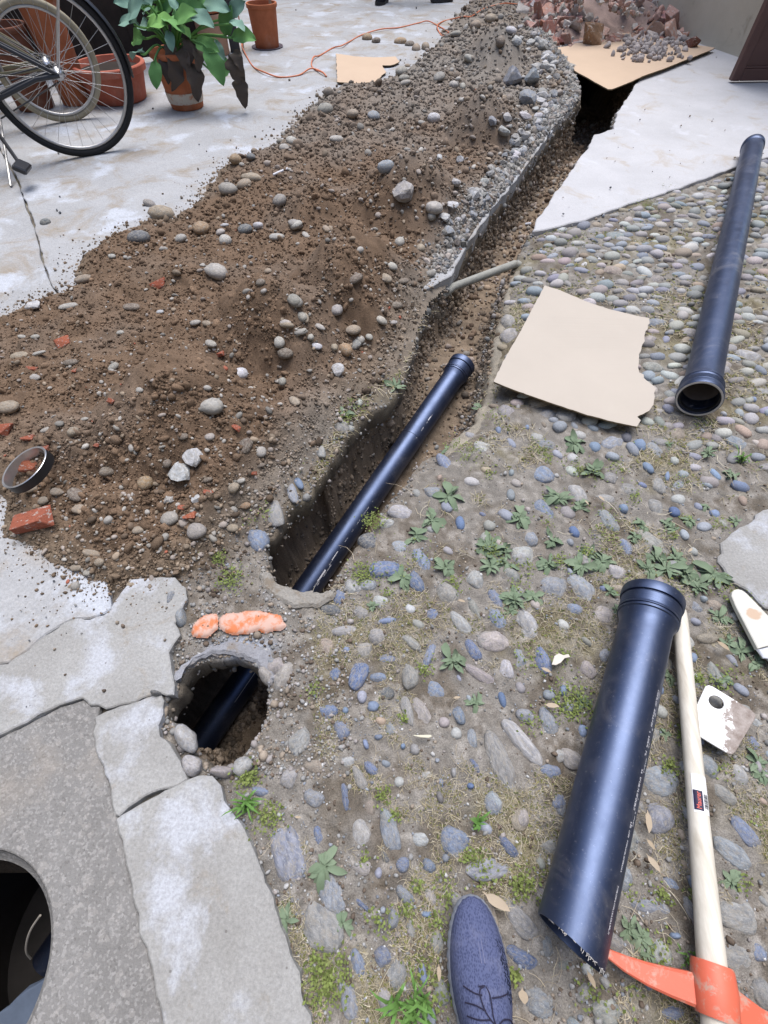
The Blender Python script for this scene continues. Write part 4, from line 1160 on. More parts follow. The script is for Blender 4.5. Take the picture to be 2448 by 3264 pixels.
HS = [  # crop, x, y, L, W, angle, colour, kind, label
 (4, 1150, 378, 120, 96, 10, 'l', 's', 'biggest pale rounded stone standing out in the middle of the heap'),
 (4, 740, 195, 112, 92, 0, 'd', 's', 'large dark grey stone at the upper left edge of the heap'),
 (4, 860, 68, 112, 92, 0, 't', 's', 'large dirty brown stone on the concrete edge above the dark stone'),
 (4, 450, 408, 100, 58, -5, 't', 's', 'flat tan stone at the heap edge near the end of the pavement crack'),
 (4, 190, 552, 112, 66, 0, 'w', 'a', 'glittering white quartz lump on the far left of the heap'),
 (4, 365, 548, 104, 38, -15, 'l', 's', 'long pale stone lying right of the white quartz lump'),
 (4, 1280, 910, 84, 70, 80, 'w', 's', 'egg-shaped white stone standing on its blunt end low on the heap'),
 (4, 1130, 1085, 118, 112, -60, 'l', 's', 'large pale mottled stone above the orange brick shard'),
 (4, 1195, 205, 66, 64, 0, 'l', 's', 'square pale stone in the cluster near the top ridge'),
 (4, 1465, 185, 80, 45, -10, 'l', 's', 'smooth white-grey oval stone lying alone on the ridge'),
 (4, 1300, 150, 80, 60, 0, 'd', 's', 'dark smooth stone in the cluster near the top ridge'),
 (4, 1065, 140, 92, 72, 20, 'o', 's', 'brown clayey stone with a dark hollow beside it'),
 (4, 1565, 530, 76, 74, 0, 'g', 's', None), (4, 1515, 650, 66, 45, 0, 'l', 's', None), (4, 1480, 745, 58, 70, 0, 'l', 's', None), (4, 1505, 810, 80, 55, 0, 'n', 's', None),
 (4, 340, 742, 84, 70, -30, 'r', 'b', 'orange brick fragment on the left of the heap'), (4, 842, 440, 96, 56, -10, 'r', 'b', 'flat orange brick shard high in the middle of the heap'),
 (4, 1172, 805, 50, 45, 0, 'r', 'b', 'small square brick bit beside a white stone'), (4, 170, 875, 70, 28, 5, 'r', 'b', 'thin dark red brick sliver on the left flank'),
 (4, 400, 890, 26, 34, 0, 'r', 'b', 'tiny red brick bit under a brown clod'), (4, 590, 1050, 42, 34, 20, 'r', 'b', 'small pink brick bit in the dark soil'),
 (4, 700, 555, 92, 50, 0, 'n', 's', 'brown oval stone in the upper left of the heap'), (4, 50, 1085, 110, 90, 0, 't', 's', 'big tan lump at the left picture edge above the brick'),
 (4, 190, 928, 56, 46, 0, 'l', 's', None), (4, 205, 800, 90, 32, -5, 'l', 's', None), (4, 105, 812, 98, 52, 0, 't', 's', None), (4, 605, 872, 66, 38, -50, 'g', 's', None),
 (4, 1120, 752, 72, 50, 30, 'l', 's', None), (4, 595, 285, 38, 28, 0, 'l', 's', None), (4, 850, 580, 44, 28, 0, 'w', 's', 'tiny bright white pebble at the centre of the heap'),
 (4, 1565, 125, 80, 52, 20, 'l', 's', None), (4, 960, 195, 62, 45, 0, 'l', 's', None), (4, 245, 105, 50, 40, 0, 'd', 's', None), (4, 795, 8, 70, 45, 10, 'g', 's', None),
 (4, 1190, 118, 45, 22, 0, 'w', 's', None), (4, 1365, 122, 50, 44, -20, 'w', 's', None), (4, 1170, 165, 50, 40, 0, 'l', 's', None), (4, 380, 850, 70, 50, 0, 'n', 's', None),
 (4, 1395, 470, 30, 34, 40, 'l', 's', None), (4, 1315, 500, 22, 40, 0, 'l', 's', None), (4, 1420, 365, 48, 34, 20, 't', 's', None), (4, 1380, 425, 50, 50, 0, 'n', 's', None),
 (4, 1600, 612, 80, 45, 60, 'l', 's', None), (4, 1590, 685, 75, 38, -10, 'l', 's', None), (4, 1035, 640, 66, 38, 0, 'l', 's', None), (4, 1100, 640, 66, 38, 20, 't', 's', None),
 (4, 640, 686, 44, 32, 0, 'l', 's', None), (4, 118, 706, 40, 26, 0, 'l', 's', None), (4, 190, 708, 42, 30, 0, 'l', 's', None), (4, 740, 988, 38, 34, 0, 'l', 's', None), (4, 1495, 955, 45, 66, 0, 'g', 's', None),
 (15, 185, 770, 236, 128, -10, 'r', 'b', 'biggest brick, dark red with grey mortar, on the concrete below the ring'),
 (15, 45, 280, 100, 110, 30, 'r', 'b', 'brown brick chunk at the left picture edge above the ring'),
 (15, 965, 520, 128, 150, 0, 'w', 'a', 'pinkish white mortar chunk with a brick face, standing upright'),
 (15, 1030, 440, 126, 118, 30, 'w', 'a', 'grey-white plaster chunk leaning behind the mortar chunk'),
 (15, 775, 572, 66, 96, 0, 'o', 's', 'shiny tan pebble with a bright glint left of the mortar chunk'),
 (15, 905, 762, 104, 94, 0, 'g', 's', 'larger of the two grey boulders at the foot of the heap, left one'),
 (15, 1045, 826, 100, 104, 0, 'g', 's', 'pointed grey stone at the foot of the heap right of the brick pair'),
 (15, 1240, 600, 66, 78, 0, 't', 's', None), (15, 1380, 415, 62, 62, 0, 'l', 's', 'round pale pebble near the right foot of the heap'),
 (15, 1303, 378, 88, 108, 20, 'n', 'a', 'angular brown stone near the right foot of the heap'),
 (15, 1245, 272, 92, 42, 25, 'r', 'b', 'long orange brick shard right of the large pale stone'), (15, 1315, 518, 104, 28, -3, 'r', 'b', 'thin flat brick shard near the trench stones'),
 (15, 1010, 745, 74, 58, 0, 'r', 'b', 'lower of the two touching red brick bits'), (15, 965, 700, 42, 46, 0, 'r', 'b', 'upper of the two touching red brick bits'),
 (15, 1105, 615, 62, 44, 0, 'r', 'b', 'crumbly red brick bit right of the white shard'), (15, 1035, 650, 56, 68, -20, 'w', 'a', 'pointed white shard above the brick pair'),
 (15, 970, 325, 55, 40, 0, 'n', 's', None), (15, 1113, 330, 52, 50, 0, 'l', 's', None), (15, 575, 510, 86, 72, 0, 'n', 's', None), (15, 735, 820, 64, 54, 0, 't', 's', None),
 (15, 238, 665, 60, 54, 0, 't', 's', None), (15, 405, 630, 110, 72, 30, 'n', 's', 'brown clod right of the ring'), (15, 1300, 690, 60, 44, 0, 'o', 's', 'orange-tan pebble near the trench edge'),
 (15, 250, 287, 90, 36, 3, 'l', 's', 'flat pale stone with a dark gap under it above the ring'), (15, 495, 940, 98, 40, 3, 't', 's', None), (15, 530, 990, 60, 50, 0, 't', 's', None),
 (15, 410, 1017, 82, 50, 0, 't', 's', None), (15, 470, 1042, 52, 42, 0, 'l', 's', None), (15, 700, 1103, 60, 34, 0, 't', 's', None), (15, 518, 372, 36, 32, 0, 'r', 'b', 'tiny brick bit above the plaster specks'),
 (15, 890, 472, 48, 60, 0, 'n', 's', None), (15, 895, 657, 60, 66, 0, 'l', 'a', None), (15, 155, 330, 70, 50, 0, 'r', 'b', 'muddy red brick bit just above the ring'), (15, 245, 385, 46, 50, 0, 'r', 'b', 'orange brick bit touching the ring from above'),
 (15, 985, 690, 5, 5, 0, 'r', 'b', 'speck of brick beside the brick pair'), (15, 450, 230, 46, 26, 0, 'l', 's', None), (15, 395, 300, 60, 70, 0, 't', 's', None), (15, 1100, 550, 56, 40, 0, 'n', 's', None),
 (15, 1275, 555, 48, 40, 0, 'l', 's', None), (15, 1380, 480, 60, 36, 0, 'n', 's', None), (15, 1230, 805, 60, 50, 0, 't', 's', None), (15, 310, 620, 60, 50, 0, 't', 's', None), (15, 430, 705, 80, 60, 0, 't', 's', None),
 (2, 560, 597, 84, 58, 0, 'g', 's', 'grey stone on the soil near the far left edge of the heap'), (2, 815, 627, 80, 52, -20, 's', 's', 'blue-grey stone with a pale top on the far part of the heap'), (2, 705, 620, 60, 46, 0, 't', 's', None),
 (2, 1130, 645, 60, 52, -40, 'w', 's', 'whitish pointed stone on the far ridge'), (2, 620, 748, 84, 42, -15, 'l', 's', 'pale domed stone half sunk in the far slope'), (2, 882, 905, 66, 76, 50, 's', 's', 'smooth blue-grey stone above the big clod'),
 (2, 980, 1045, 170, 110, 30, 'p', 'a', 'big flat grey clod lying on the right slope of the heap'), (2, 1340, 1042, 100, 80, -10, 'w', 'a', 'big white stone on the trench side of the heap'), (2, 1225, 1102, 84, 48, 10, 'w', 'a', None), (2, 1250, 985, 62, 62, 0, 'l', 'a', None),
 (2, 382, 757, 66, 44, 20, 'l', 's', None), (2, 342, 790, 52, 38, 0, 'l', 's', None), (2, 320, 757, 34, 34, 0, 'g', 's', None), (2, 45, 1020, 104, 72, 0, 'g', 's', 'large grey stone with a dirty band at the left heap edge'),
 (2, 135, 993, 70, 60, 0, 't', 's', None), (2, 172, 958, 94, 60, 0, 't', 's', 'pale tan clod right of the large grey banded stone'), (2, 90, 862, 62, 62, 0, 'o', 's', 'mossy brown stone on the concrete left of the heap'),
 (2, 168, 842, 50, 36, 0, 'd', 's', 'small dark stone on the concrete left of the heap'), (2, 1160, 425, 80, 42, -20, 'g', 's', None), (2, 960, 388, 64, 40, -10, 'g', 's', None), (2, 975, 425, 66, 34, -5, 'g', 's', None), (2, 980, 450, 60, 30, 0, 'l', 's', None),
 (2, 1235, 466, 50, 42, 0, 'l', 's', None), (2, 1284, 470, 34, 44, 0, 'l', 's', None), (2, 782, 210, 52, 36, 10, 'o', 's', 'tan clod under the orange cable'), (2, 826, 226, 50, 30, 20, 'n', 's', None), (2, 955, 230, 70, 34, 5, 'o', 's', 'tan clod on the pale concrete left of the cable loop'),
 (2, 1005, 243, 45, 28, 0, 'n', 's', None), (2, 1040, 266, 44, 36, 0, 't', 's', None), (2, 1086, 262, 44, 40, 0, 't', 's', None), (2, 1480, 250, 50, 50, 0, 'n', 's', None), (2, 1538, 182, 60, 32, 10, 'w', 's', None), (2, 1320, 322, 70, 32, 0, 'l', 's', None),
 (2, 1545, 440, 120, 110, 0, 's', 'a', 'largest slate-grey concrete lump beside the far trench'), (2, 1622, 545, 100, 86, 0, 's', 'a', 'grey-white broken lump right of the largest slate lump'), (2, 1605, 622, 112, 48, -10, 'w', 'a', 'flat bright white shard by the far trench edge'),
 (2, 1650, 430, 90, 80, 0, 's', 'a', None), (2, 1500, 722, 84, 60, 0, 'l', 'a', None), (2, 322, 1082, 72, 68, 0, 'g', 's', None), (2, 1270, 855, 40, 60, -20, 'w', 'a', None), (2, 1160, 845, 34, 50, 0, 'w', 'a', None), (2, 1438, 660, 50, 50, 0, 's', 'a', None),
 (2, 1515, 640, 60, 48, 0, 'l', 'a', None), (2, 1590, 720, 48, 44, 0, 'l', 'a', None), (2, 1530, 690, 70, 20, 30, 'l', 'a', None), (2, 1430, 120, 60, 40, 0, 't', 's', None), (2, 1350, 150, 60, 40, 0, 't', 's', None), (2, 1250, 190, 60, 30, 0, 'g', 's', None),
 (9, 510, 160, 100, 90, 40, 'w', 'a', 'jagged white plaster lump above the leafy tuft on the trench rim'), (3, 725, 432, 78, 60, 10, 'l', 's', None), (3, 480, 520, 120, 70, -20, 'n', 's', 'brown potato-shaped stone on the trench side of the heap'),
 (3, 680, 510, 110, 60, 30, 't', 's', None), (3, 790, 520, 90, 46, 5, 'n', 's', None), (3, 978, 470, 62, 50, 0, 'g', 's', None), (3, 80, 662, 104, 90, 20, 'g', 's', 'round grey stone on the trench side, largest of its row'), (3, 150, 770, 100, 50, 50, 't', 's', None),
 (3, 362, 730, 80, 86, 0, 'p', 's', None), (3, 750, 682, 82, 62, 0, 'n', 's', None), (3, 655, 782, 80, 60, 10, 'l', 's', None), (3, 730, 790, 60, 36, 0, 'p', 's', None), (3, 470, 848, 104, 76, -5, 't', 's', None), (3, 245, 820, 96, 42, 20, 'l', 's', None),
 (3, 120, 858, 92, 42, -15, 'l', 's', None), (3, 190, 897, 44, 60, 0, 'l', 's', None), (3, 222, 953, 82, 46, 0, 'w', 's', None), (3, 345, 965, 46, 64, 0, 't', 's', None), (3, 575, 903, 50, 50, 0, 'l', 's', None), (3, 515, 910, 60, 60, 0, 'l', 's', None),
 (3, 485, 945, 90, 84, 50, 'g', 'a', None), (3, 420, 980, 80, 130, -20, 'o', 's', 'knobbly ochre lump in the pebble cluster by the trench'), (3, 775, 265, 58, 70, 0, 'l', 's', None), (3, 1110, 30, 96, 50, 20, 'w', 'a', None), (3, 1000, 55, 110, 90, 0, 'l', 's', None),
 (3, 1100, 195, 86, 84, 0, 's', 'a', 'square-edged slate lump beside the trench lip'), (3, 1075, 110, 90, 70, 0, 'w', 'a', None), (3, 985, 110, 56, 66, 0, 'g', 's', None), (3, 90, 158, 96, 66, 20, 'l', 's', None), (3, 155, 212, 66, 34, 25, 'l', 's', None),
 (3, 290, 172, 90, 40, 35, 't', 's', None), (3, 915, 310, 60, 70, 0, 't', 's', None), (3, 1190, 195, 44, 44, 0, 'n', 's', None), (3, 30, 810, 100, 60, 5, 't', 's', None), (3, 20, 1010, 110, 90, 0, 'n', 's', None), (3, 80, 1310, 104, 56, 40, 't', 's', None),
]
lab_seen = {}
def place_stone(u, v, L, W, an, ck, kd, label, p0=None, group=None):
    p = heap_hit(u, v) if p0 is None else p0
    K = float(pxm(u, v, p[2])); phi = TH + math.atan((v - 1632) / F)
    if abs(((an + 90) % 180) - 90) > 50 and v < 1500: L, W, an = W, L, an + 90
    l = L / K; w = min(W / K / (math.sin(phi) + .55 * math.cos(phi)), l * 1.4)
    yaw = -math.atan2(math.sin(math.radians(an)) / max(.3, math.sin(phi)), math.cos(math.radians(an)))
    h = w * .34
    W0 = w
    mesh, nm, cat = {'s': (STO[rng.integers(0, len(STO))], 'stone', 'stone'), 'a': (ANG[rng.integers(0, len(ANG))], 'concrete_chunk', 'rubble'), 'b': (BRK[rng.integers(0, len(BRK))], 'brick_fragment', 'brick fragment')}[kd]
    o = bpy.data.objects.new(nm, mesh); col.objects.link(o)
    if kd == 'b': o.scale = (l * .48, W0 * .48, h * .8)
    else: o.scale = (l * .53, W0 * .53, h)
    gz = max(float(heap_h(p[0], p[1])), 0)
    o.location = (p[0], p[1], gz + h * .45); o.rotation_euler = (rng.normal(0, .15), rng.normal(0, .15), yaw)
    cl = jit(PAL[ck], .06)
    if kd == 's' and ck in 'lgt': cl = tuple(a * b for a, b in zip(cl, (1.02, .97, .88)))
    o.color = (*cl, 1)
    if label is None:
        kindw = {'s': 'stone', 'a': 'broken lump', 'b': 'brick fragment'}[kd]
        sz = 'small ' if L < 34 else 'medium '
        label = f"{sz}{CN[ck]} {ori(l, w)}{kindw} {near_words(u, v, LMK)}".replace('the mortar chunk with the brick face', 'the upright mortar chunk').replace('the lower left flank of the heap', 'the lower left heap flank').replace('the white plaster lump by the trench edge', 'the white plaster lump')
    tag(o, label[:110], cat, group or {'s': 'loose stones lying on the soil heap', 'a': 'broken lumps of mortar and concrete by the trench', 'b': 'brick fragments scattered on the heap'}[kd])
    return o
for cr, x, y, L, W, an, ck, kd, lb in HS:
    ox, oy, k = CR[cr]
    if L < 10: continue
    place_stone(ox + x / k, oy + y / k, L / k, W / k, an, ck, kd, lb)

# broken concrete along the left lip of the far trench
LIPM = [('the grey crossing pipe', 1450, 850), ('the big white stone', 1500, 640), ('the narrow middle of the far trench', 1620, 520), ('the flat bright white shard', 1670, 380), ('the largest slate lump', 1640, 265), ('the far cardboard corner', 1750, 170), ('the lip bend beside the dark hole', 1800, 290), ('the low lip across from the pale pavement', 1560, 590)]
for i in range(95):
    t = rng.random() ** .8
    P = np.array([(1440, 850), (1560, 640), (1680, 480), (1760, 360), (1790, 300), (1770, 200), (1700, 110)])
    q = t * (len(P) - 1); k = int(min(q, len(P) - 2)); c = P[k] * (1 - (q - k)) + P[k + 1] * (q - k)
    u, v = c[0] - abs(rng.normal(0, 34)) - 8, c[1] + rng.normal(0, 14)
    L = rng.uniform(14, 40)
    place_stone(u, v, L, L * rng.uniform(.6, .95), rng.uniform(0, 180), rng.choice(list('lwlglsw')), 'a', f"{'large' if L > 31 else 'small' if L < 21 else 'mid-sized'} concrete lump {near_words(u, v, LIPM)}", group='broken concrete strewn along the far trench lip')

# ------------------------------------------------------------------ brick rubble at the far right
RUBP = gpoly([(1655, 20), (1700, 95), (1745, 140), (1800, 150), (1890, 140), (1960, 135), (2060, 118), (2190, 140), (2170, 85), (2090, 0), (2000, -60), (1650, -60)])
def rub_h(x, y):
    d = -sdpoly(x, y, RUBP) + .06 * fbm(np.asarray(x) * 3, np.asarray(y) * 3, 0, 160, 2)
    return np.clip(d * .42, -.03, .42) + .03 * fbm(np.asarray(x) * 7, np.asarray(y) * 7, 0, 161, 2)
xs = np.arange(1.2, 4.4, .03); ys = np.arange(5.6, 11.2, .04)
X, Y = np.meshgrid(xs, ys); Z = rub_h(X, Y)
keep = ((Z[1:, 1:] + Z[:-1, :-1]) / 2) > -.02
V0, Fq = compact(np.stack([X.ravel(), Y.ravel(), Z.ravel()], -1), grid_faces(keep)[:, ::-1])
cc = np.array([.36, .27, .24]) * (1 + .4 * fbm(V0[:, 0] * 12, V0[:, 1] * 12, 0, 162, 3))[:, None]
tag(link('brick_rubble', npmesh('brick_rubble', V0, Fq, True, cc), M_soil), 'fine red rubble and dust under the broken bricks', kind='stuff')
RMK = [('the left end of the rubble pile', 1690, 60), ('the half brick on the cardboard', 1888, 130), ('the middle of the rubble pile', 1880, 40), ('the top edge of the rubble pile', 1960, -10), ('the right side of the rubble by the wall', 2110, 60), ('the mortar crumbs on the cardboard', 2060, 140), ('the lower left rubble edge', 1770, 130), ('the upper left rubble', 1770, 0)]
n = 0
while n < 290:
    u, v = rng.uniform(1640, 2215), rng.uniform(-25, 165)
    z = .12
    for _ in range(5):
        q = G(u, v, z); z = max(0., float(rub_h(q[0], q[1])))
    if inpoly(q[0], q[1], RUBP) > .12: continue
    L = rng.uniform(.038, .09) * (1.6 if rng.random() < .12 else 1)
    o = bpy.data.objects.new('brick_fragment', BRK[rng.integers(0, len(BRK))]); col.objects.link(o)
    o.scale = (L, L * rng.uniform(.5, .9), L * rng.uniform(.25, .5)); o.rotation_euler = (rng.normal(0, .5), rng.normal(0, .5), rng.uniform(0, 6.3))
    o.location = (q[0], q[1], z + L * .2)
    light = rng.random() < .36
    o.color = (*jit((.50, .46, .44) if light else ((.50, .31, .26) if rng.random() < .7 else (.42, .21, .165)), .13), 1)
    tag(o, f"{'large' if L > .11 else 'small' if L < .065 else 'mid-sized'} {'pale mortar-crusted' if light else 'red'} brick fragment {near_words(u, v, RMK)}", 'brick fragment', 'broken bricks in the rubble pile')
    n += 1
u = rng.uniform(1620, 2210, 3000); v = rng.uniform(-60, 175, 3000); q = G(u, v, .1)
for _ in range(5):
    zz = np.maximum(0, rub_h(q[:, 0], q[:, 1])); t = (H - zz) / (ST + (v - 1632) / F * CT); q = np.stack([(u - 1224) / F * t, (CT - (v - 1632) / F * ST) * t, zz], -1)
ok = sdpoly(q[:, 0], q[:, 1], RUBP) < .15; q = q[ok]; s = np.exp(rng.normal(math.log(.022), .4, len(q)))
q[:, 2] += s * .4
cc = np.where(rng.random((len(q), 1)) < .5, np.array([[.48, .31, .26]]), np.array([[.50, .46, .43]])) * rng.uniform(.6, 1.1, (len(q), 1))
tag(joined('brick_chips', q, s[:, None] * rng.uniform(.5, 1.3, (len(q), 3)), cc, M_peb, P_low[8:], PI, smooth=False), 'small pink and grey brick chips covering the rubble pile', kind='stuff')
for (u, v, L, W, H_, rz, c, lb) in [(1888, 140, .13, .10, .08, .3, (.30, .19, .12), 'half brick lying on the far cardboard, brown and mossy'), (1905, 105, .10, .13, .05, .9, (.48, .33, .29), 'pink brick slab leaning on the rubble behind the half brick'),
                                    (2205, 148, .07, .06, .05, .2, (.2, .1, .08), 'small dark brick piece by the plaster wall, right end of cardboard'), (2150, 88, .08, .07, .09, .2, (.30, .2, .17), 'brick piece with a pale top against the plaster wall')]:
    q = G(u, v, .03)
    o = bpy.data.objects.new('brick_fragment', BRK[(int(u)) % 8]); col.objects.link(o)
    o.scale = (L, W, H_); o.rotation_euler = (.1, .15, rz); o.location = (q[0], q[1], .03 + H_ * .6); o.color = (*c, 1)
    tag(o, lb, 'brick fragment')
u = rng.normal(2075, 60, 240); v = np.clip(rng.normal(160, 22, 240), 118, 205)
q = G(u, v, .03); s = rng.uniform(.008, .03, 240); q[:, 2] = .034 + s * .4
ok = v < 205 - np.abs(u - 2075) * .1
tag(joined('mortar_crumbs', q[ok], (s[:, None] * rng.uniform(.6, 1.2, (240, 3)))[ok], np.array([(.40, .36, .35)] * 240)[ok] * rng.uniform(.7, 1.1, (240, 1))[ok], M_peb, P_mid, PI, smooth=False),
    'mortar crumbs heaped on the far cardboard sheet', kind='stuff')

# ------------------------------------------------------------------ pipes
def frame_of(ax):
    ax = Vector(ax).normalized(); up = Vector((0, 0, 1))
    A = ax.cross(up).normalized(); B = A.cross(ax).normalized()
    return ax, A, B
def print_marks(parent, o, ax, r, a0, d0, d1, big=True, name='printed_text', rows=((0, .0045), (.0075, .003)), seed=1, text=None):
    """rows of tiny printed characters wrapped round the pipe"""
    ax, A, B = frame_of(ax); m = MB(); rr = random.Random(seed)
    for ro, hgt in rows:
        d = d0
        while d < d1:
            wch = hgt * rr.uniform(.45, .8)
            if rr.random() < .14: d += wch * 1.6; continue
            if rr.random() < .05: d += .02; continue
            def P(dd, aa): return Vector(o) + ax * dd + (A * math.cos(aa) + B * math.sin(aa)) * (r + .0004)
            ang = a0 + ro / r; e = hgt / r; t = hgt * .16
            k = rr.randint(0, 4)
            segs = [((d, ang), (d + t, ang + e))]
            if k in (0, 1, 3): segs.append(((d, ang + e * .84), (d + wch, ang + e)))
            if k in (0, 2, 4): segs.append(((d, ang), (d + wch, ang + e * .16)))
            if k in (1, 2): segs.append(((d, ang + e * .42), (d + wch * .9, ang + e * .58)))
            if k in (0, 3): segs.append(((d + wch - t, ang), (d + wch, ang + e)))
            for (da, aa), (db, ab) in segs:
                m.add([P(da, aa), P(db, aa), P(db, ab), P(da, ab)], [(0, 1, 2, 3)])
            d += wch * 1.35
    return m.build(name, M_white, parent, smooth=False)

def pipe(name, A, B, r, label, group=None, wall=.0035, socket='A', tilt=0.0, seal=True, sc=1.0):
    """plastic drain pipe from A (socket end) to B (plain end)"""
    A, B = Vector(A), Vector(B); ax = (B - A); L = ax.length; ax.normalize()
    e = empty(name, A, label, 'pipe', group)
    S = r * 1.13
    prof_o = [(.070, S * .985), (.082, r * 1.04), (.092, r)]
    n = 24
    prof_o += [(.092 + (L - .092) * i / n, r) for i in range(1, n + 1)]
    ri = r - wall
    prof = prof_o + [(L - .0005, r - .001), (L, ri)] + [(L - (L - .095) * i / 6, ri) for i in range(1, 7)] + [(.07, S - wall)]
    f = None
    if tilt:
        def f(d, rr_, a):
            if d < L - .06: return d
            return d + tilt * rr_ * math.cos(a) * (d - L + .06) / .06
    m = MB(); m.lathe(A, ax, prof, 64, True, f); m.build('tube', M_pipe, e)
    m = MB()
    sp = [(.0, S * 1.075), (.004, S * 1.09), (.020, S * 1.09), (.024, S * 1.075), (.0245, S * .995), (.0275, S * .995), (.028, S * 1.03)]
    for i in range(4): sp += [(.030 + i * .0062, S * 1.035), (.0325 + i * .0062, S * 1.035), (.0345 + i * .0062, S * 1.018), (.0355 + i * .0062, S * 1.018)]
    sp += [(.056, S * 1.04), (.060, S * 1.04), (.0605, S), (.0635, S), (.064, S * 1.03), (.068, S * 1.03), (.0695, S * .985)]
    sp += [(.07, S - wall), (.03, S - wall), (.028, S * 1.0), (.014, S * 1.0), (.012, S - wall), (.0, S - wall * .8)]
    m.lathe(A, ax, sp, 64, True); m.build('socket', M_pipe, e)
    if seal:
        m = MB(); m.lathe(A, ax, [(.010, S - wall * .9), (.010, S - wall - .004), (.020, S - wall - .006), (.026, S - wall * .9)], 48, True); m.build('rubber_seal', M_seal, e)
        m = MB(); m.lathe(A, ax, [(-.0015, S * 1.05), (-.0015, S * .965), (.004, S * .955), (.004, S * 1.05)], 48, True); m.build('mouth_ring', M_rimgrey, e)
    m = MB(); m.lathe(A, ax, [(.072, S - wall - .002), (.09, ri - .0012), (L * .6, ri - .0012)], 48); m.build('lining', M_pipe_in, e)
    return e, ax

R0 = .055
pa, pb = V(2081, 1902, .066), V(1816, 3004, .078)
e1, ax1 = pipe('drain_pipe', pa, pb, R0, 'short black plastic pipe with ribbed socket lying beside the pick', 'black plastic drain pipes', tilt=-.22)
_o = pa
print_marks(e1, _o, ax1, R0, math.radians(130), .24, .50, seed=3, rows=((0, .005), (.0075, .0035)))
print_marks(e1, _o, ax1, R0, math.radians(130), .50, .66, seed=5, rows=((0, .0035),))
# white ring of swarf at the sawn end
m = MB(); rr = random.Random(3)
axx, A_, B_ = frame_of(ax1)
Lp = (pb - pa).length
for i in range(34):
    a = rr.uniform(.5, 2.6); dd = Lp + (-.22) * R0 * math.cos(a)
    c = pa + axx * dd + (A_ * math.cos(a) + B_ * math.sin(a)) * (R0 - .001)
    q = c + Vector((rr.uniform(-.004, .004), rr.uniform(-.006, .0), rr.uniform(-.003, .003)))
    m.tube([c, (c + q) / 2 + Vector((0, 0, .001)), q], .0005, 4)
m.build('swarf', M_rimgrey, e1)

_mp = M_pipe; M_pipe = M_pipe_dusty
qa = V(2228, 1272, .067); qb = V(2399, 466, .060)
e2, ax2 = pipe('drain_pipe', qa, qb, R0, 'long dusty black pipe by the right picture edge, open mouth towards the viewer', 'black plastic drain pipes')
m = MB()   # collar at the far end
m.lathe(qa, ax2, [((qb - qa).length - .05, R0 * 1.005), ((qb - qa).length - .045, R0 * 1.08), ((qb - qa).length + .001, R0 * 1.08), ((qb - qa).length + .002, R0 * .9)], 48)
m.build('far_collar', M_pipe, e2)

M_pipe = _mp
Ra = .0445
e3, ax3 = pipe('drain_pipe', Vector(pA), Vector(pE), Ra, 'long black pipe laid in the trench, running on under the round hole', 'black plastic drain pipes', seal=False)
pAv = Vector(pA)
print_marks(e3, pAv, ax3, Ra, math.radians(128), .99, 1.10, seed=9, rows=((0, .004), (.006, .003)))
print_marks(e3, pAv, ax3, Ra, math.radians(128), .30, .42, seed=10, rows=((0, .003),))
print_marks(e3, pAv, ax3, Ra, math.radians(128), .72, .99, seed=11, rows=((0, .002),))
for j in range(4):
    ang = math.radians(128); axf, A3, B3 = frame_of(ax3)
    d0 = 1.06 + j * .0
m = MB()
for d0, d1, a0, a1 in ((1.015, 1.05, 126, 131), (.94, .975, 126, 129), (1.052, 1.06, 126, 130), (.31, .33, 127, 131), (1.30, 1.36, 128, 130), (1.38, 1.50, 128, 129.5)):
    axf, A3, B3 = frame_of(ax3)
    P = lambda d, a: pAv + axf * d + (A3 * math.cos(math.radians(a)) + B3 * math.sin(math.radians(a))) * (Ra + .0005)
    m.add([P(d0, a0), P(d1, a0), P(d1, a1), P(d0, a1)], [(0, 1, 2, 3)])
m.build('printed_block', M_white, e3, smooth=False)
m = MB(); m.lathe(pAv, ax3, [(.40, Ra), (.401, Ra + .0012), (.412, Ra + .0012), (.413, Ra)], 48); m.build('joint_ring', M_pipe, e3)

# old grey conduit crossing the trench
ca, cb = V(1447, 914, -.050), V(1640, 842, -.035)
cd = (cb - ca).normalized()
m = MB(); m.tube([ca - cd * .07 + Vector((0, 0, -.03)), ca, ca * .5 + cb * .5, cb, cb + cd * .07 + Vector((0, 0, -.03))], [.017, .017, .0175, .017, .017], 20)
tag(m.build('old_conduit', M_galv, origin=ca), 'thin old grey pipe sticking across the trench from bank to bank', 'pipe')

# orange pipe shards buried in the crust above the hole
def shard(px, label, ref, dome=.020):
    P = [(300 + x / 1.659, 1800 + y / 1.659) for x, y in px]
    g = rough(gpoly(P), .006, .0018, 31, 90)
    a = np.array(g); x0, y0 = a.min(0); x1, y1 = a.max(0)
    xs = np.arange(x0, x1, .0022); ys = np.arange(y0, y1, .0022)
    X, Y = np.meshgrid(xs, ys)
    s = sdpoly(X, Y, g)
    keep = ((s[1:, 1:] + s[:-1, :-1]) / 2) < .001
    yc = (y0 + y1) / 2 + (X - (x0 + x1) / 2) * .12; half = (y1 - y0) * .62
    Z = -.004 + dome * .5 * np.sqrt(np.clip(1 - ((Y - yc) / half) ** 2, 0.02, 1)) + .0006 * fbm(X * 60, Y * 60, 0, 170, 3) - .012 * np.exp(-np.maximum(-s, 0) / .003) * .5
    V0, Fq = compact(np.stack([X.ravel(), Y.ravel(), Z.ravel()], -1), grid_faces(keep)[:, ::-1])
    c = V0.mean(0); c[2] = 0
    o = link('pipe_shard', npmesh('pipe_shard', V0 - c, Fq), M_orangepipe, loc=tuple(c))
    return tag(o, label, 'pipe shard', 'orange pipe shards in the ground')
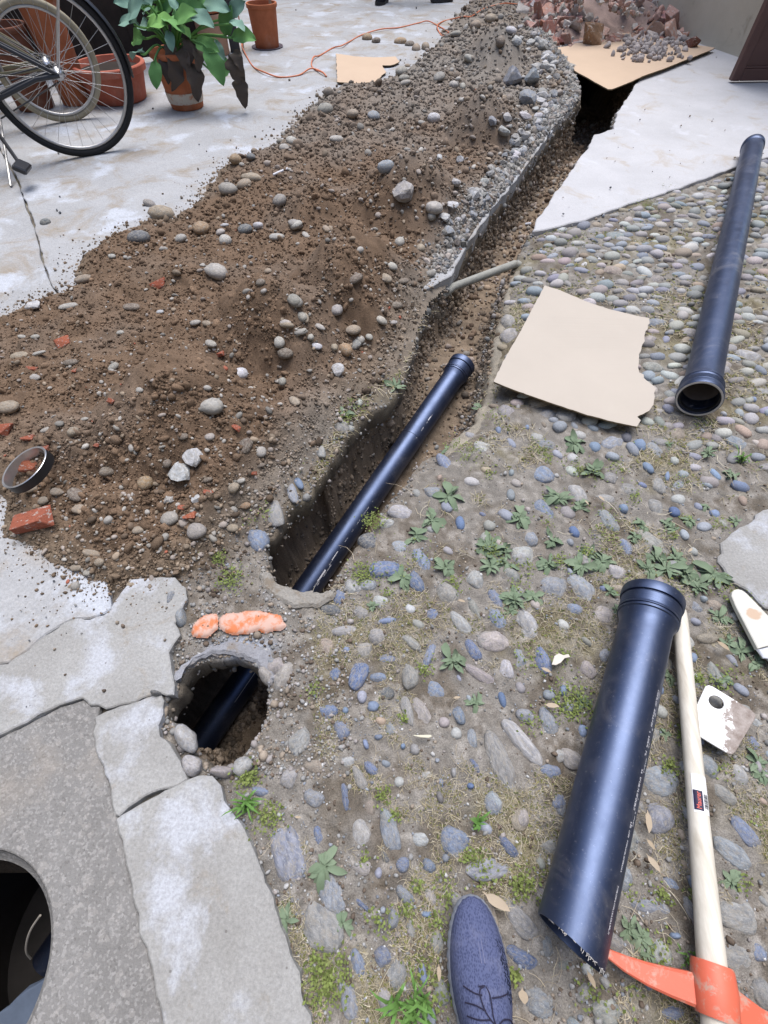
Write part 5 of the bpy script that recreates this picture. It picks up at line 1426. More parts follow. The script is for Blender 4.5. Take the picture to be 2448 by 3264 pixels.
shard([(515, 350), (530, 315), (548, 296), (580, 270), (612, 262), (640, 255), (655, 275), (650, 305), (653, 335), (640, 350), (600, 380), (570, 388), (545, 386), (520, 378)], 'small round orange pipe shard left of the crack, half buried above the hole', 0, .022)
shard([(660, 290), (680, 265), (700, 255), (760, 252), (800, 240), (830, 236), (880, 244), (920, 256), (955, 262), (990, 270), (1000, 300), (1020, 318), (985, 345), (940, 352), (900, 360), (870, 343), (830, 360), (800, 365), (740, 370), (700, 355), (672, 335)], 'long orange-pink pipe shard half buried above the round hole', 0, .020)

# cut-off pipe ring on the heap
_q = heap_hit(88, 1510); rc = V(91, 1497, _q[2] + .045)
e = empty('pipe_ring', rc, 'black and silver ring tilted against a brick on the left edge of the heap', 'ring')
axr = Vector((-.30, -.05, .95)).normalized()
m = MB(); m.lathe(rc - axr * .012, axr, [(0, .0665), (0, .070), (.023, .070), (.023, .0665)], 64, True); m.build('rubber_band', M_seal, e)
m = MB(); m.lathe(rc - axr * .012, axr, [(-.001, .0655), (.024, .0655), (.0255, .0705), (.0265, .069), (.0255, .0645), (-.001, .0645)], 64, True); m.build('metal_liner', M_chrome, e)
place_stone(100, 1490, 60, 50, 0, 'r', 'b', 'brick fragment seen through and under the black and silver ring', heap_hit(98, 1492))
place_stone(105, 1560, 60, 40, -20, 't', 's', 'pale stone propping up the ring from below', heap_hit(105, 1560))

# ------------------------------------------------------------------ pick
ha, hb = V(2165, 1940, .022), V(2278, 3170, .050)
hd = (hb - ha).normalized()
e = empty('pick', ha, 'pick with pale wooden handle and orange head right of the near pipe', 'pick')
Lh = (hb - ha).length
m = MB(); pts = [ha + hd * t for t in (0, .006, .03, .1, Lh * .3, Lh * .6, Lh * .85, Lh * .93, Lh + .02, Lh + .055, Lh + .06)]
m.tube(pts, [.010, .0145, .0165, .0165, .0165, .0175, .020, .0215, .0225, .0225, .019], 28, True, 1.0)
m.build('handle', M_wood, e)
# label wrapped on the handle: printed sticker with barcode and a maker's word
axh, Ah, Bh = frame_of(hd)
_tl = [( (V(2205, v, .04) - ha).dot(hd)) for v in (2470, 2590)]
def hr(d): return .0165 + (.0175 - .0165) * max(0, min(1, (d / Lh - .3) / .3)) + .0004
def wrap(name, d0, d1, a0, a1, mat, parent, lift=0.0, nseg=10):
    m = MB(); vs = []; fs = []
    for i in range(5):
        for j in range(nseg + 1):
            d = d0 + (d1 - d0) * i / 4; a = math.radians(a0 + (a1 - a0) * j / nseg)
            vs.append(ha + axh * d + (Ah * math.cos(a) + Bh * math.sin(a)) * (hr(d) + lift))
    for i in range(4):
        for j in range(nseg):
            q = i * (nseg + 1) + j; fs.append((q, q + 1, q + nseg + 2, q + nseg + 1))
    m.add(vs, fs); return m.build(name, mat, parent)
# on the handle, A points to the left seen from above (angles: 0 left, 90 top, 180 right)
d0, d1 = _tl
_s = -1 if Ah.x > 0 else 1
def AN(a): return a if _s == 1 else 180 - a
stk = wrap('sticker', d0, d1, AN(42), AN(150), m_plain('label_paper', (.78, .78, .80), .5, .3, var=.03), e, .0003)
def sub(name, a, b, c, d, mat, lift=.0007): return wrap(name, a, b, AN(c), AN(d), mat, e, lift)
dm = d0 + (d1 - d0) * .43
sub('sticker_panel', dm, d1 - .004, 46, 96, m_plain('label_black', (.02, .015, .05), .5, .3))
cu = bpy.data.curves.new('maker_word', 'FONT'); cu.body = 'Maurer'; cu.size = .013; cu.extrude = 0; cu.align_x = 'CENTER'; cu.align_y = 'CENTER'
tmp = bpy.data.objects.new('maker_word', cu); col.objects.link(tmp)
dg = bpy.context.evaluated_depsgraph_get(); dg.update()
tm = bpy.data.meshes.new_from_object(tmp.evaluated_get(dg)); bpy.data.objects.remove(tmp)
w0 = max(v_.co.x for v_ in tm.vertices) - min(v_.co.x for v_ in tm.vertices)
ksc = (d1 - .004 - dm) * .84 / w0
mm = MB(); cen = (dm + d1 - .004) / 2
vs = []
for v_ in tm.vertices:   # the word runs up the handle
    d = cen - v_.co.x * ksc; a = math.radians(AN(73 + math.degrees(v_.co.y * -1 * .0105 / .013 / .0172)))
    vs.append(ha + axh * d + (Ah * math.cos(a) + Bh * math.sin(a)) * (hr(d) + .0011))
mm.add(vs, [tuple(p_.vertices) for p_ in tm.polygons]); mm.build('maker_word', m_plain('label_red', (.75, .12, .08), .5, .3, var=.05), e, smooth=False)
rr = random.Random(8); d = dm + .004
m = MB()
while d < d1 - .009:
    t = rr.choice([.0004, .0007, .0011])
    P = lambda dd, a: ha + axh * dd + (Ah * math.cos(math.radians(AN(a))) + Bh * math.sin(math.radians(AN(a)))) * (hr(dd) + .0009)
    m.add([P(d, 101), P(d + t, 101), P(d + t, 116), P(d + t, 131), P(d, 131), P(d, 116)], [(0, 1, 2, 5), (5, 2, 3, 4)])
    d += t + rr.choice([.0005, .0009])
m.build('barcode', m_plain('label_ink', (.03, .03, .03), .5, .3), e, smooth=False)
# head: curved spike, eye socket, and the other arm going out of frame
def blade(pts, wid, th, name):
    m = MB(); n = len(pts); vs, fs = [], []
    pts = [Vector(p) for p in pts]
    for i, p in enumerate(pts):
        t = (pts[min(i + 1, n - 1)] - pts[max(i - 1, 0)]).normalized()
        sd_ = t.cross(Vector((0, 0, 1))).normalized(); w, h = wid[i] / 2, th[i] / 2; b = min(w, h) * .35
        for x, z in ((-w + b, -h), (w - b, -h), (w, -h + b), (w, h - b), (w - b, h), (-w + b, h), (-w, h - b), (-w, -h + b)):
            vs.append(p + sd_ * x + Vector((0, 0, z)))
    for i in range(n - 1):
        for k in range(8):
            k2 = (k + 1) % 8; fs.append((i * 8 + k, i * 8 + k2, i * 8 + 8 + k2, i * 8 + 8 + k))
    fs.append(tuple(range(7, -1, -1))); fs.append(tuple((n - 1) * 8 + k for k in range(8)))
    m.add(vs, fs); return m.build(name, M_orange, e)
blade([V(1905, 3018, .012), V(1935, 3038, .014), V(1990, 3070, .020), V(2060, 3103, .027), V(2130, 3128, .034), V(2200, 3150, .042), V(2262, 3170, .048)],
      [.006, .013, .022, .030, .036, .041, .046], [.006, .009, .013, .017, .020, .024, .028], 'spike')
blade([V(2296, 3180, .048), V(2350, 3212, .044), V(2420, 3258, .036), V(2500, 3300, .028), V(2600, 3350, .02)], [.050, .040, .036, .038, .045], [.028, .022, .016, .012, .008], 'adze_arm')
m = MB()
ec = hb
m.lathe(ec - hd * .038, hd, [(0, .0235), (.0, .029), (.004, .0305), (.030, .033), (.060, .031), (.066, .029), (.066, .0235)], 36, True)
m.build('eye_socket', M_orange, e)

# ------------------------------------------------------------------ plates, boards, cardboard
def plate(name, px, z, th, mat, label, cat, group=None, holes=(), bev=.001, rg=None, tiltf=None, emat=None):
    g = gpoly([(u, v) for u, v in px]) if not len(px[0]) == 3 else None
    g = [tuple(G(u, v, z)[:2]) for u, v in px]
    if rg: g = rough(g, rg[0], rg[1], rg[2], rg[3])
    v, f = slabmesh(g, z, th, bev, [[tuple(G(u, v_, z)[:2]) for u, v_ in h] for h in holes], wob=.0)
    if tiltf: v = [Vector((p.x, p.y, p.z + tiltf(p.x, p.y))) for p in v]
    c = sum((Vector(p) for p in v), Vector()) / len(v)
    m = MB(); m.add(v, f); o = m.build(name, mat, origin=(c.x, c.y, z - th), smooth=False)
    if emat:
        o.data.materials.append(emat)
        for p_ in o.data.polygons:
            if abs(p_.normal.z) < .6: p_.material_index = 1
    return tag(o, label, cat, group)
def arc(cx, cy, r, a0, a1, n=6): return [(cx + r * math.cos(math.radians(a0 + (a1 - a0) * i / n)), cy + r * math.sin(math.radians(a0 + (a1 - a0) * i / n))) for i in range(n + 1)]
hole = [(2284 + 25 * math.cos(a) + 3 * math.sin(a), 2238 + 21 * math.sin(a) + 5 * math.cos(a)) for a in np.linspace(0, 2 * PI, 28, endpoint=False)]
def m_enamel():
    k = NT('worn_white_enamel')
    g = k.n('ShaderNodeSeparateXYZ'); k.link(k.co, g.inputs[0])
    t = k.math('ADD', k.math('MULTIPLY', g.outputs[0], 9.), k.math('MULTIPLY', g.outputs[1], -5.))
    n = k.math('ADD', k.math('MULTIPLY', k.noise(45, 7, .75, dist=.4), 1.6), t)
    c = k.mix(k.mr(n, 1.02, 1.08), (.80, .80, .81), k.mix(k.mr(k.noise(60, 5, .7), .35, .65), (.17, .13, .11), (.33, .29, .27)))
    return k.out(c, .45, .4, k.bump(n, .1, .001))
plate('metal_plate', [(2246, 2196), (2250, 2187), (2260, 2184), (2272, 2188), (2396, 2264), (2408, 2276), (2408, 2290), (2345, 2396), (2334, 2405), (2320, 2401), (2200, 2328), (2192, 2316), (2196, 2304)], .022, .004, m_enamel(),
      'white enamelled metal plate with round hole and rusty corner under the pick handle', 'metal plate', holes=[hole])
def m_cream():
    k = NT('cream_paint')
    c = k.mix(k.mr(k.noise(20, 6, .7), .3, .7), (.50, .49, .44), (.58, .57, .53))
    d = k.n('ShaderNodeVectorMath', operation='DISTANCE'); k.link(k.co, d.inputs[0])
    w = V(2403, 1955, .022)
    d.inputs[1].default_value = (w.x - _cr.x, w.y - _cr.y, 0)
    wear = k.math('ADD', d.outputs['Value'], k.math('MULTIPLY', k.noise(30, 4), .03))
    c = k.mix(k.mr(wear, .036, .032), c, (.46, .34, .25))
    return k.out(c, .5, .35)
_px = [(2333, 1900), (2334, 1888), (2341, 1880), (2352, 1877), (2366, 1880), (2380, 1890), (2398, 1908), (2443, 1955), (2520, 2030), (2600, 2110), (2560, 2150), (2448, 2059), (2416, 2067), (2346, 1932)]
_g = [G(u, v, .022) for u, v in _px]; _cr = Vector(np.mean(_g, 0).tolist())
o = plate('painted_slat', _px, .022, .012, M_white, 'cream painted slat with rounded end and worn brown patch at the right edge', 'wooden slat', bev=.002)
_cr = Vector(o.location); o.data.materials[0] = m_cream()
m = MB(); v_, f_ = slabmesh([tuple(G(u, v, .021)[:2]) for u, v in [(2418, 2070), (2449, 2062), (2560, 2153), (2600, 2200), (2540, 2190), (2448, 2099), (2434, 2098)]], .021, .012, .002)
m.add(v_, f_); oo = m.build('slat_tip', m_plain('cream_white', (.62, .64, .70), .5, .3), o, smooth=False)
for vv_ in oo.data.vertices: vv_.co = vv_.co
k7 = lambda x, y: (1548 + x / 1.843, 650 + y / 1.843)
cx0 = V(1650, 1000).x
plate('cardboard_sheet', [k7(345, 487), k7(430, 510), k7(520, 545), k7(620, 582), k7(720, 610), k7(840, 636), k7(965, 660), k7(968, 690), k7(958, 705), k7(960, 722), k7(945, 740), k7(935, 770), k7(938, 800), k7(920, 830), k7(915, 860), k7(903, 880), k7(904, 930), k7(900, 960), k7(905, 988), k7(930, 1000), k7(930, 1020), k7(985, 1065), k7(1002, 1085), k7(990, 1110), k7(995, 1130), k7(985, 1180), k7(960, 1215),
      k7(925, 1235), k7(890, 1250), k7(912, 1270), k7(900, 1290), k7(890, 1308), k7(745, 1278), k7(600, 1240), k7(450, 1190), k7(300, 1140), k7(160, 1090), k7(47, 1045), k7(100, 930), k7(200, 760)], .030, .006, M_card,
      'large beige cardboard sheet with a torn right edge lying on the cobbles beside the trench', 'cardboard', 'cardboard sheets on the ground', bev=.0008, rg=(.012, .0012, 51, 60), emat=M_cardedge,
      tiltf=lambda x, y: .008 * math.sin((x - .3) * 6) * max(0, min(1, (y - 1.2) * 2)))
k2 = lambda x, y: (700 + x / 1.659, y / 1.659)
plate('cardboard_sheet', [k2(615, 282), k2(720, 298), k2(820, 303), k2(900, 300), k2(930, 298), k2(940, 312), k2(952, 325), k2(925, 340), k2(900, 345), k2(860, 345), k2(868, 362), k2(882, 382), k2(860, 395), k2(850, 408), k2(825, 432), k2(760, 438), k2(700, 440), k2(622, 432)], .022, .006, M_card2,
      'small torn cardboard piece lying flat left of the heap under the orange cable', 'cardboard', 'cardboard sheets on the ground', rg=(.02, .003, 52, 30), emat=M_cardedge)
k5 = lambda x, y: (1650 + x / 2.765, y / 2.765)
plate('cardboard_sheet', [k5(300, 425), k5(480, 400), k5(560, 350), k5(700, 320), k5(860, 296), k5(1000, 290), k5(1250, 330), k5(1500, 380), k5(1740, 420), k5(1690, 445), k5(1500, 520), k5(1300, 600), k5(1130, 660), k5(960, 735), k5(832, 785), k5(795, 785), k5(650, 705), k5(500, 620), k5(395, 530)], .032, .008, M_card2,
      'tan cardboard sheet bridging the dark far end of the trench, brick crumbs on it', 'cardboard', 'cardboard sheets on the ground', rg=(.05, .003, 53, 20), emat=M_cardedge)

# ------------------------------------------------------------------ orange cable
pts = [k2(*q) for q in [(118, 205), (122, 262), (148, 312), (182, 362), (240, 400), (320, 416), (420, 405), (482, 380), (540, 386), (566, 412), (545, 400), (500, 372), (486, 345), (500, 318), (532, 300), (600, 260), (645, 258), (692, 224), (750, 192), (850, 170), (950, 152), (1050, 128), (1100, 126), (1150, 140), (1200, 166), (1208, 186), (1180, 194), (1160, 176), (1150, 150), (1180, 120), (1225, 108), (1290, 100), (1330, 90), (1400, 48), (1500, 30), (1600, 26), (1690, 10)]]
W = []
for i, (u, v) in enumerate(pts):
    q = heap_hit(u, v) if u > 1300 else G(u, v, 0)
    W.append(Vector((q[0], q[1], max(q[2], .004) + .005 + (.012 if i % 3 == 1 else 0))))
pq = G(775, 160); W = [Vector((pq[0], pq[1] + .03, 1.5)), Vector((pq[0] + .01, pq[1] + .02, .5)), Vector((pq[0] + .01, pq[1], .06))] + W
def smooth_path(P, k=5):
    out = []
    for i in range(len(P) - 1):
        p0, p1, p2, p3_ = P[max(i - 1, 0)], P[i], P[i + 1], P[min(i + 2, len(P) - 1)]
        for j in range(k):
            t = j / k
            out.append(.5 * ((2 * p1) + (p2 - p0) * t + (2 * p0 - 5 * p1 + 4 * p2 - p3_) * t * t + (3 * p1 - p0 - 3 * p2 + p3_) * t ** 3))
    return out + [P[-1]]
m = MB(); m.tube(smooth_path(W), .0055, 6)
tag(m.build('extension_cable', M_cable, origin=W[3]), 'thin orange cable snaking over the pale concrete to the far heap', 'cable')

# ------------------------------------------------------------------ leaves
def leafmesh(nm, W=.32, wave=.05, curl=.25, lob=0., seed=0, nx=4, ny=9, mat=None, shape=1.0, tip=.0):
    r = np.random.default_rng(seed); vs = []; fs = []
    ph = r.uniform(0, 6)
    for j in range(ny + 1):
        t = j / ny
        w = W * (math.sin(PI * min(1, t ** shape)) ** .75) * (1 + lob * math.sin(t * 19 + ph)) + .012
        if t < .16: w = min(w, .03 + t * .4 * W)
        for i in range(nx + 1):
            s_ = (i / nx * 2 - 1)
            z = curl * (t - t * t) * 1.3 - curl * .9 * t * t + abs(s_) * W * .28 + wave * math.sin(t * 13 + ph + s_ * 2) * abs(s_)
            vs.append((s_ * w + .03 * math.sin(t * 5 + ph), t, z))
    for j in range(ny):
        for i in range(nx):
            a = j * (nx + 1) + i; fs.append((a, a + 1, a + nx + 2, a + nx + 1))
    me = bpy.data.meshes.new(nm); me.from_pydata(vs, [], fs)
    for p_ in me.polygons: p_.use_smooth = True
    if mat: me.materials.append(mat)
    return me
WL = [leafmesh('leaf', w_, .03, cu_, .08, s, 2, 6, M_weed, sh_) for s, (w_, cu_, sh_) in enumerate([(.15, .2, 1.5), (.19, .5, 1.3), (.23, .35, 1.7), (.13, .1, 1.2), (.26, .6, 1.6), (.17, -.2, 1.4), (.21, .8, 1.5)])]
MARKS = [('the small weeds by the cardboard torn corner', 2050, 1330), ('the two blue stones left of the pipe socket', 1870, 1930), ('the pinkish flat cobble', 1570, 2040), ('the weeds at the pale slab corner', 2270, 1850), ('the big slate cobble', 915, 2700), ('the trench side below the cardboard', 1500, 1380), ('the pale oval cobble by the weed patch', 1670, 1760), ('the loop of dry stalks', 1850, 1620), ('the blue cobbles of the trench edge', 1250, 1880), ('the lower right corner cobbles', 2380, 2900), ('the weeds by the right edge', 2380, 2500), ("the socket of the trench pipe", 1475, 1165), ("the large cardboard sheet", 1800, 1250), ("the right pipe's open mouth", 2228, 1290), ("the near pipe's ribbed socket", 2080, 1890), ("the middle of the pick handle", 2220, 2450),
         ("the white plate", 2320, 2300), ("the blue shoe", 1510, 2980), ("the round hole", 690, 2260), ("the near end of the open trench", 950, 1850), ("the long worn slab", 760, 2800), ("the cream slat", 2390, 2030), ("the pick head", 2150, 3110),
         ("the big egg-shaped cobble", 1020, 2950), ("the sawn pipe end", 1800, 3050), ("the two long parallel cobbles", 1620, 2380), ("the middle of the trench bank", 1250, 1600), ("the pale slab at the right edge", 2400, 1700), ("the middle of the cobbles", 1500, 2000), ("the near pipe's middle", 1950, 2400), ("the dense cobbles under the cardboard", 2100, 1480)]
WEEDS = []
def W_(cr, txt):
    ox, oy, k = CR[cr]
    for q in txt.split():
        x, y, r = map(float, q.split(','))[:3] if False else [float(t) for t in q.split(',')]
        WEEDS.append((ox + x / k, oy + y / k, r / k))
W_(9, "1160,890,115 1060,1010,95 970,1110,95 1150,1300,105 890,1360,100 1400,1180,110 1580,1010,100 845,220,80 560,385,85 1370,270,65 1180,545,70 1500,1270,90")
W_(1, "530,115,95 640,275,95 430,440,110 1310,170,70 200,560,80 390,690,80 370,820,95 560,830,100 690,800,100 620,760,80 1000,790,90 1060,850,110 1180,870,100 1340,890,120 1250,960,85 1130,790,80 960,850,80 160,1010,95 280,1010,80 150,1090,70 740,980,60 770,1085,45 1070,580,65 930,590,70 1195,570,60 1480,570,55 1390,1130,85 1520,1330,100 1440,1270,80 1600,1400,90 1420,1500,60 880,650,60 1300,480,50 1110,610,60 120,740,90 40,700,90 30,830,90 1080,120,50 1450,290,60 560,480,80")
W_(6, "450,490,85 1395,340,55 1600,890,105 1020,320,70 1000,700,60 1640,980,80")
W_(7, "850,850,90 920,910,90 960,1000,80 1460,575,75")
W_(5, "560,430,125 350,715,85 650,740,70")
W_(8, "1000,470,110 1140,710,75 530,140,60 1370,110,95")
from collections import Counter
wl_cnt = {}
for i, (u, v, r) in enumerate(WEEDS):
    K = float(pxm(u, v)); R_ = r / K * .88
    p = G(u, v); 
    so = min(inpoly(p[0], p[1], O1), inpoly(p[0], p[1], O2))
    gz = float(ground_z(p[0], p[1])) if so > 0 else -.03
    words_ = near_words(u, v, MARKS)
    size = 'large' if r > 52 else ('small' if r < 38 else 'medium')
    lb = f"{size} green leafy weed rosette {words_}"
    t = empty('weed', (p[0], p[1], gz - .002), lb, 'weed', 'weeds growing between the cobbles')
    n = int(11 + r / 5); rr = random.Random(i * 7 + 1); ks = rr.sample(WL, 3)
    for j in range(n):
        q_ = j / n; L = R_ * (1.1 - .75 * q_) * rr.uniform(.55, 1.25)
        o = bpy.data.objects.new('leaf', rr.choice(ks)); col.objects.link(o); o.parent = t
        o.location = (rr.uniform(-.1, .1) * R_, rr.uniform(-.1, .1) * R_, rr.uniform(.001, .006))
        o.scale = (L * rr.uniform(.8, 1.25), L, L)
        o.rotation_euler = (math.radians(rr.uniform(2, 22) + 50 * q_ ** 2), rr.uniform(-.45, .45), j * 2.4 + rr.uniform(-.7, .7))

def blades(name, p, n, L, spread, mat, label, cat, group=None, wid=.0022, lean=.6):
    m = MB(); rr = random.Random(int(p[0] * 1000) + n)
    for i in range(n):
        a = rr.uniform(0, 6.28); l = L * rr.uniform(.5, 1.2); b = Vector((p[0] + rr.uniform(-spread, spread), p[1] + rr.uniform(-spread, spread), p[2]))
        d = Vector((math.cos(a), math.sin(a), 0)); s_ = Vector((-d.y, d.x, 0)) * wid * rr.uniform(.7, 1.4); k = lean * rr.uniform(.5, 1.3)
        p1 = b + d * l * k * .3 + Vector((0, 0, l * .45)); p2 = b + d * l * k * .75 + Vector((0, 0, l * .62)); p3_ = b + d * l * k * 1.1 + Vector((0, 0, l * .5))
        m.add([b - s_, b + s_, p1 + s_, p1 - s_, p2 + s_ * .7, p2 - s_ * .7, p3_], [(0, 1, 2, 3), (3, 2, 4, 5), (5, 4, 6)])
    return tag(m.build(name, mat, origin=p), label, cat, group)
blades('grass_tuft', V(790, 2568, -.01), 26, .055, .010, M_grass, 'bright green grass tuft beside the long slab above the big slate cobble', 'grass tuft', 'small grass tufts')
blades('grass_tuft', V(2358, 1470, -.01), 18, .045, .010, M_grass, 'bright green grass tuft right of the right pipe mouth', 'grass tuft', 'small grass tufts')
blades('grass_tuft', V(1522, 2628, -.01), 12, .035, .005, M_grass, 'tiny green grass tuft above the blue shoe toe', 'grass tuft', 'small grass tufts')
blades('grass_tuft', V(1330, 3215, -.01), 40, .055, .016, M_grass, 'bright green tuft at the bottom edge left of the shoe', 'grass tuft', 'small grass tufts')
blades('grass_tuft', V(1265, 3190, -.01), 8, .075, .008, M_grass, 'long single grass blades at the bottom edge left of the bright tuft', 'grass tuft', 'small grass tufts', .003)
blades('grass_tuft', V(2195, 3060, -.01), 14, .03, .012, M_grass, 'faint green tuft between the pick spike and the handle', 'grass tuft', 'small grass tufts')

# dry grass, moss and rootlets: too many to count
def straw(n, umin, umax, vmin, vmax, thr, Lr, cpal, name, label, seed, wid=.0006, rise=.35, freq=4.5):
    r = np.random.default_rng(seed)
    u = r.uniform(umin, umax, n); v = r.uniform(vmin, vmax, n); p = G(u, v); x, y = p[:, 0], p[:, 1]
    ok = (sdpoly(x, y, O1) > .005) & (sdpoly(x, y, O2) > .03) & (sdpoly(x, y, gPR) > 0) & (sdpoly(x, y, gS3) > .004) & (sdpoly(x, y, gS2) > 0) & (sdpoly(x, y, gSR) > 0) & (fbm(x * freq, y * freq, 0, 70, 4) + .5 * fbm(x * 18, y * 18, 0, 171, 2) > thr) & ~((u < 1000) & (v < 2480))
    x, y = x[ok], y[ok]; n = len(x); z = ground_z(x, y) + .002
    a = r.uniform(0, 2 * PI, n); L = r.uniform(*Lr, n) * np.clip(y + .5, .7, 2); bend = r.normal(0, .5, n)
    pts = []
    cx_, cy_ = x.copy(), y.copy(); W = []
    h = r.uniform(0, 1, n) * rise
    for k in range(4):
        t = k / 3
        zz = z + L * h * (t - t * t * .7)
        px_, py_ = -np.sin(a), np.cos(a); w = wid * np.clip(y + .4, .8, 2.) * (1 - .6 * t)
        pts.append(np.stack([np.stack([cx_ - px_ * w, cy_ - py_ * w, zz], -1), np.stack([cx_ + px_ * w, cy_ + py_ * w, zz + w * .8], -1)], 1))
        a = a + bend; cx_ = cx_ + np.cos(a) * L / 3; cy_ = cy_ + np.sin(a) * L / 3
    Vv = np.stack(pts, 1).reshape(n, 8, 3)
    f = np.array([[0, 1, 3, 2], [2, 3, 5, 4], [4, 5, 7, 6]])
    Fq = (f[None] + (np.arange(n) * 8)[:, None, None]).reshape(-1, 4)
    c = np.array(cpal)[r.integers(0, len(cpal), n)] * r.uniform(.75, 1.2, (n, 1))
    return tag(link(name, npmesh(name, Vv.reshape(-1, 3), Fq, True, np.repeat(c, 8, 0)), M_straw), label, kind='stuff')
straw(62000, 700, 2650, 900, 3450, -.03, (.008, .028), [(.42, .37, .26), (.34, .29, .19), (.27, .24, .15), (.48, .43, .33)], 'dry_grass', 'matted dry straw-coloured grass between the cobbles', 11)
straw(42000, 700, 2650, 700, 3450, .05, (.003, .008), [(.14, .15, .045), (.2, .2, .07), (.10, .12, .04), (.22, .19, .09)], 'moss', 'low yellow-green moss and tiny plants between the cobbles', 12, .0015, .7)
straw(900, 700, 2650, 1200, 3450, -.1, (.03, .07), [(.5, .46, .36), (.42, .36, .27)], 'dry_stalks', 'long dry stalks lying on the cobbles', 13, .0007, .3, 3)
# moss clumps on the trench rim
def greens(pts, name, label):
    r = np.random.default_rng(5); V0 = []; Fq = []; C = []
    for (u, v, rad, n) in pts:
        K = float(pxm(u, v)); c = G(u, v, -.012)
        for i in range(n):
            q = c + np.append(r.normal(0, rad / K / 2, 2), abs(r.normal(0, .008))); a = r.uniform(0, 6.28); s_ = r.uniform(.002, .0045)
            d = np.array([math.cos(a), math.sin(a), r.uniform(-.2, .7)]) * s_; e_ = np.array([-math.sin(a), math.cos(a), r.uniform(-.3, .3)]) * s_ * .6
            b = len(V0); V0 += [q, q + d + e_, q + d * 1.8, q + d - e_]; Fq.append([b, b + 1, b + 2, b + 3]); C += [np.array([.16, .2, .06]) * r.uniform(.6, 1.4)] * 4
    return tag(link(name, npmesh(name, np.array(V0), np.array(Fq), False, np.array(C)), M_straw), label, kind='stuff')
greens([(820, 1625, 50, 260), (900, 1480, 50, 240), (735, 1850, 45, 220), (605, 1760, 35, 180), (570, 1700, 30, 120), (1000, 2200, 30, 120), (1120, 1290, 40, 160), (1160, 1830, 45, 240), (1190, 1665, 40, 200), (790, 2480, 40, 200),
        (1820, 2240, 70, 400), (860, 2600, 50, 260), (1045, 3120, 80, 500), (2130, 600, 40, 150), (2060, 655, 60, 260), (1820, 760, 60, 260), (700, 1780, 25, 100), (2440, 720, 60, 200), (1100, 1330, 30, 100)], 'rim_moss', 'small green moss and seedlings on the trench rim and slab edges')

rs = np.random.default_rng(77); SP = []
for _ in range(150):
    u, v = rs.uniform(1150, 2440), rs.uniform(1300, 3200)
    if v < 1950 or rs.random() < .45: SP.append((u, v, rs.uniform(18, 60), int(rs.uniform(20, 90))))
SP = [q_ for q_ in SP if min(inpoly(*G(q_[0], q_[1])[:2], O1), inpoly(*G(q_[0], q_[1])[:2], gSR)) > .03]
greens(SP, 'small_sprouts', 'tiny green sprouts and clover scattered between the cobbles')

# dry leaves and scraps
DL = leafmesh('dry_leaf', .2, .03, .35, 0, 3, 2, 7, M_dry, 1.0)
for (u, v, L, an, lb) in [(2062, 2618, 80, 105, 'tan dry leaf beside the near pipe and two slate cobbles'), (2070, 2690, 45, 60, 'crumpled dry leaf below the tan leaf by the near pipe'), (2078, 2750, 70, 60, 'narrow dry leaf right of the near pipe, lowest of the three'),
                          (1580, 2872, 115, 33, 'long cream dry leaf right of the shoe toe'), (1738, 2138, 45, 30, 'oval dry leaf left of the near pipe'), (1756, 2251, 60, 8, 'pale dry leaf left of the weed by the near pipe'),
                          (1398, 3098, 52, 95, 'orange-brown dry leaf left of the shoe'), (1666, 3172, 46, 90, 'round pale dry leaf right of the shoe'), (1965, 2000, 42, -15, 'oval curled leaf left of the pipe socket'),
                          (2300, 2060, 55, 50, 'narrow dry leaf left of the cream slat'), (1470, 1918, 32, 20, 'small tan leaf beside a pale cobble in the middle'), (2197, 1757, 30, -35, 'small yellowish leaf below the pale right slab'), (1915, 1592, 34, 60, 'curled tan leaf above the pale oval cobble'),
                          (1868, 1605, 26, 70, 'small tan leaf by the blue slanted cobble'), (950, 2560 - 2560 + 2605, 28, 10, 'pale bit of leaf above the big slate cobble'), (1880, 3118, 60, 70, 'thin yellow leaf below the sawn pipe end'), (1455, 2225, 30, 0, 'pinkish leaf bit in the middle of the cobbles')]:
    K = float(pxm(u, v)); p = G(u, v, .008)
    o = bpy.data.objects.new('dry_leaf', DL); col.objects.link(o)
    L = L * .8 / K; o.scale = (L * (.75 if 'round' not in lb else 1.8), L, L * .35); yaw = -math.radians(an) - PI / 2
    o.rotation_euler = (.1, rng.normal(0, .2), yaw)
    o.location = (p[0] + math.sin(yaw) * L / 2, p[1] - math.cos(yaw) * L / 2, .013)
    tag(o, lb, 'dry leaf', 'dry leaves on the cobbles')
plate('paper_scrap', [(1759, 2118), (1768, 2090), (1782, 2082), (1796, 2088), (1812, 2084), (1818, 2094), (1800, 2098), (1788, 2112), (1772, 2120)], .014, .002, m_plain('scrap_white', (.66, .61, .54), .8, .2), 'crumpled whitish scrap between two cobbles left of the near pipe', 'scrap')
plate('wood_chip', [(1318, 2343), (1375, 2342), (1376, 2348), (1366, 2352), (1340, 2350)], .014, .002, m_plain('chip', (.66, .63, .5), .8, .2), 'pointed pale wood chip lying among the middle cobbles', 'wood chip')
for (u, v, u2, v2, lb, r_) in [(873, 571, 917, 537, 'short white plastic stick at the left edge of the heap', .006), (1672, 728, 1692, 712, 'white cigarette-like stub at the trench edge by the pale slab', .005)]:
    q = heap_hit(u, v); a = Vector(q.tolist()) + Vector((0, 0, .02)); b = V(u2, v2, a.z + .01)
    m = MB(); m.tube([a, b], r_, 10); tag(m.build('white_stick', M_white, origin=a), lb, 'stick')
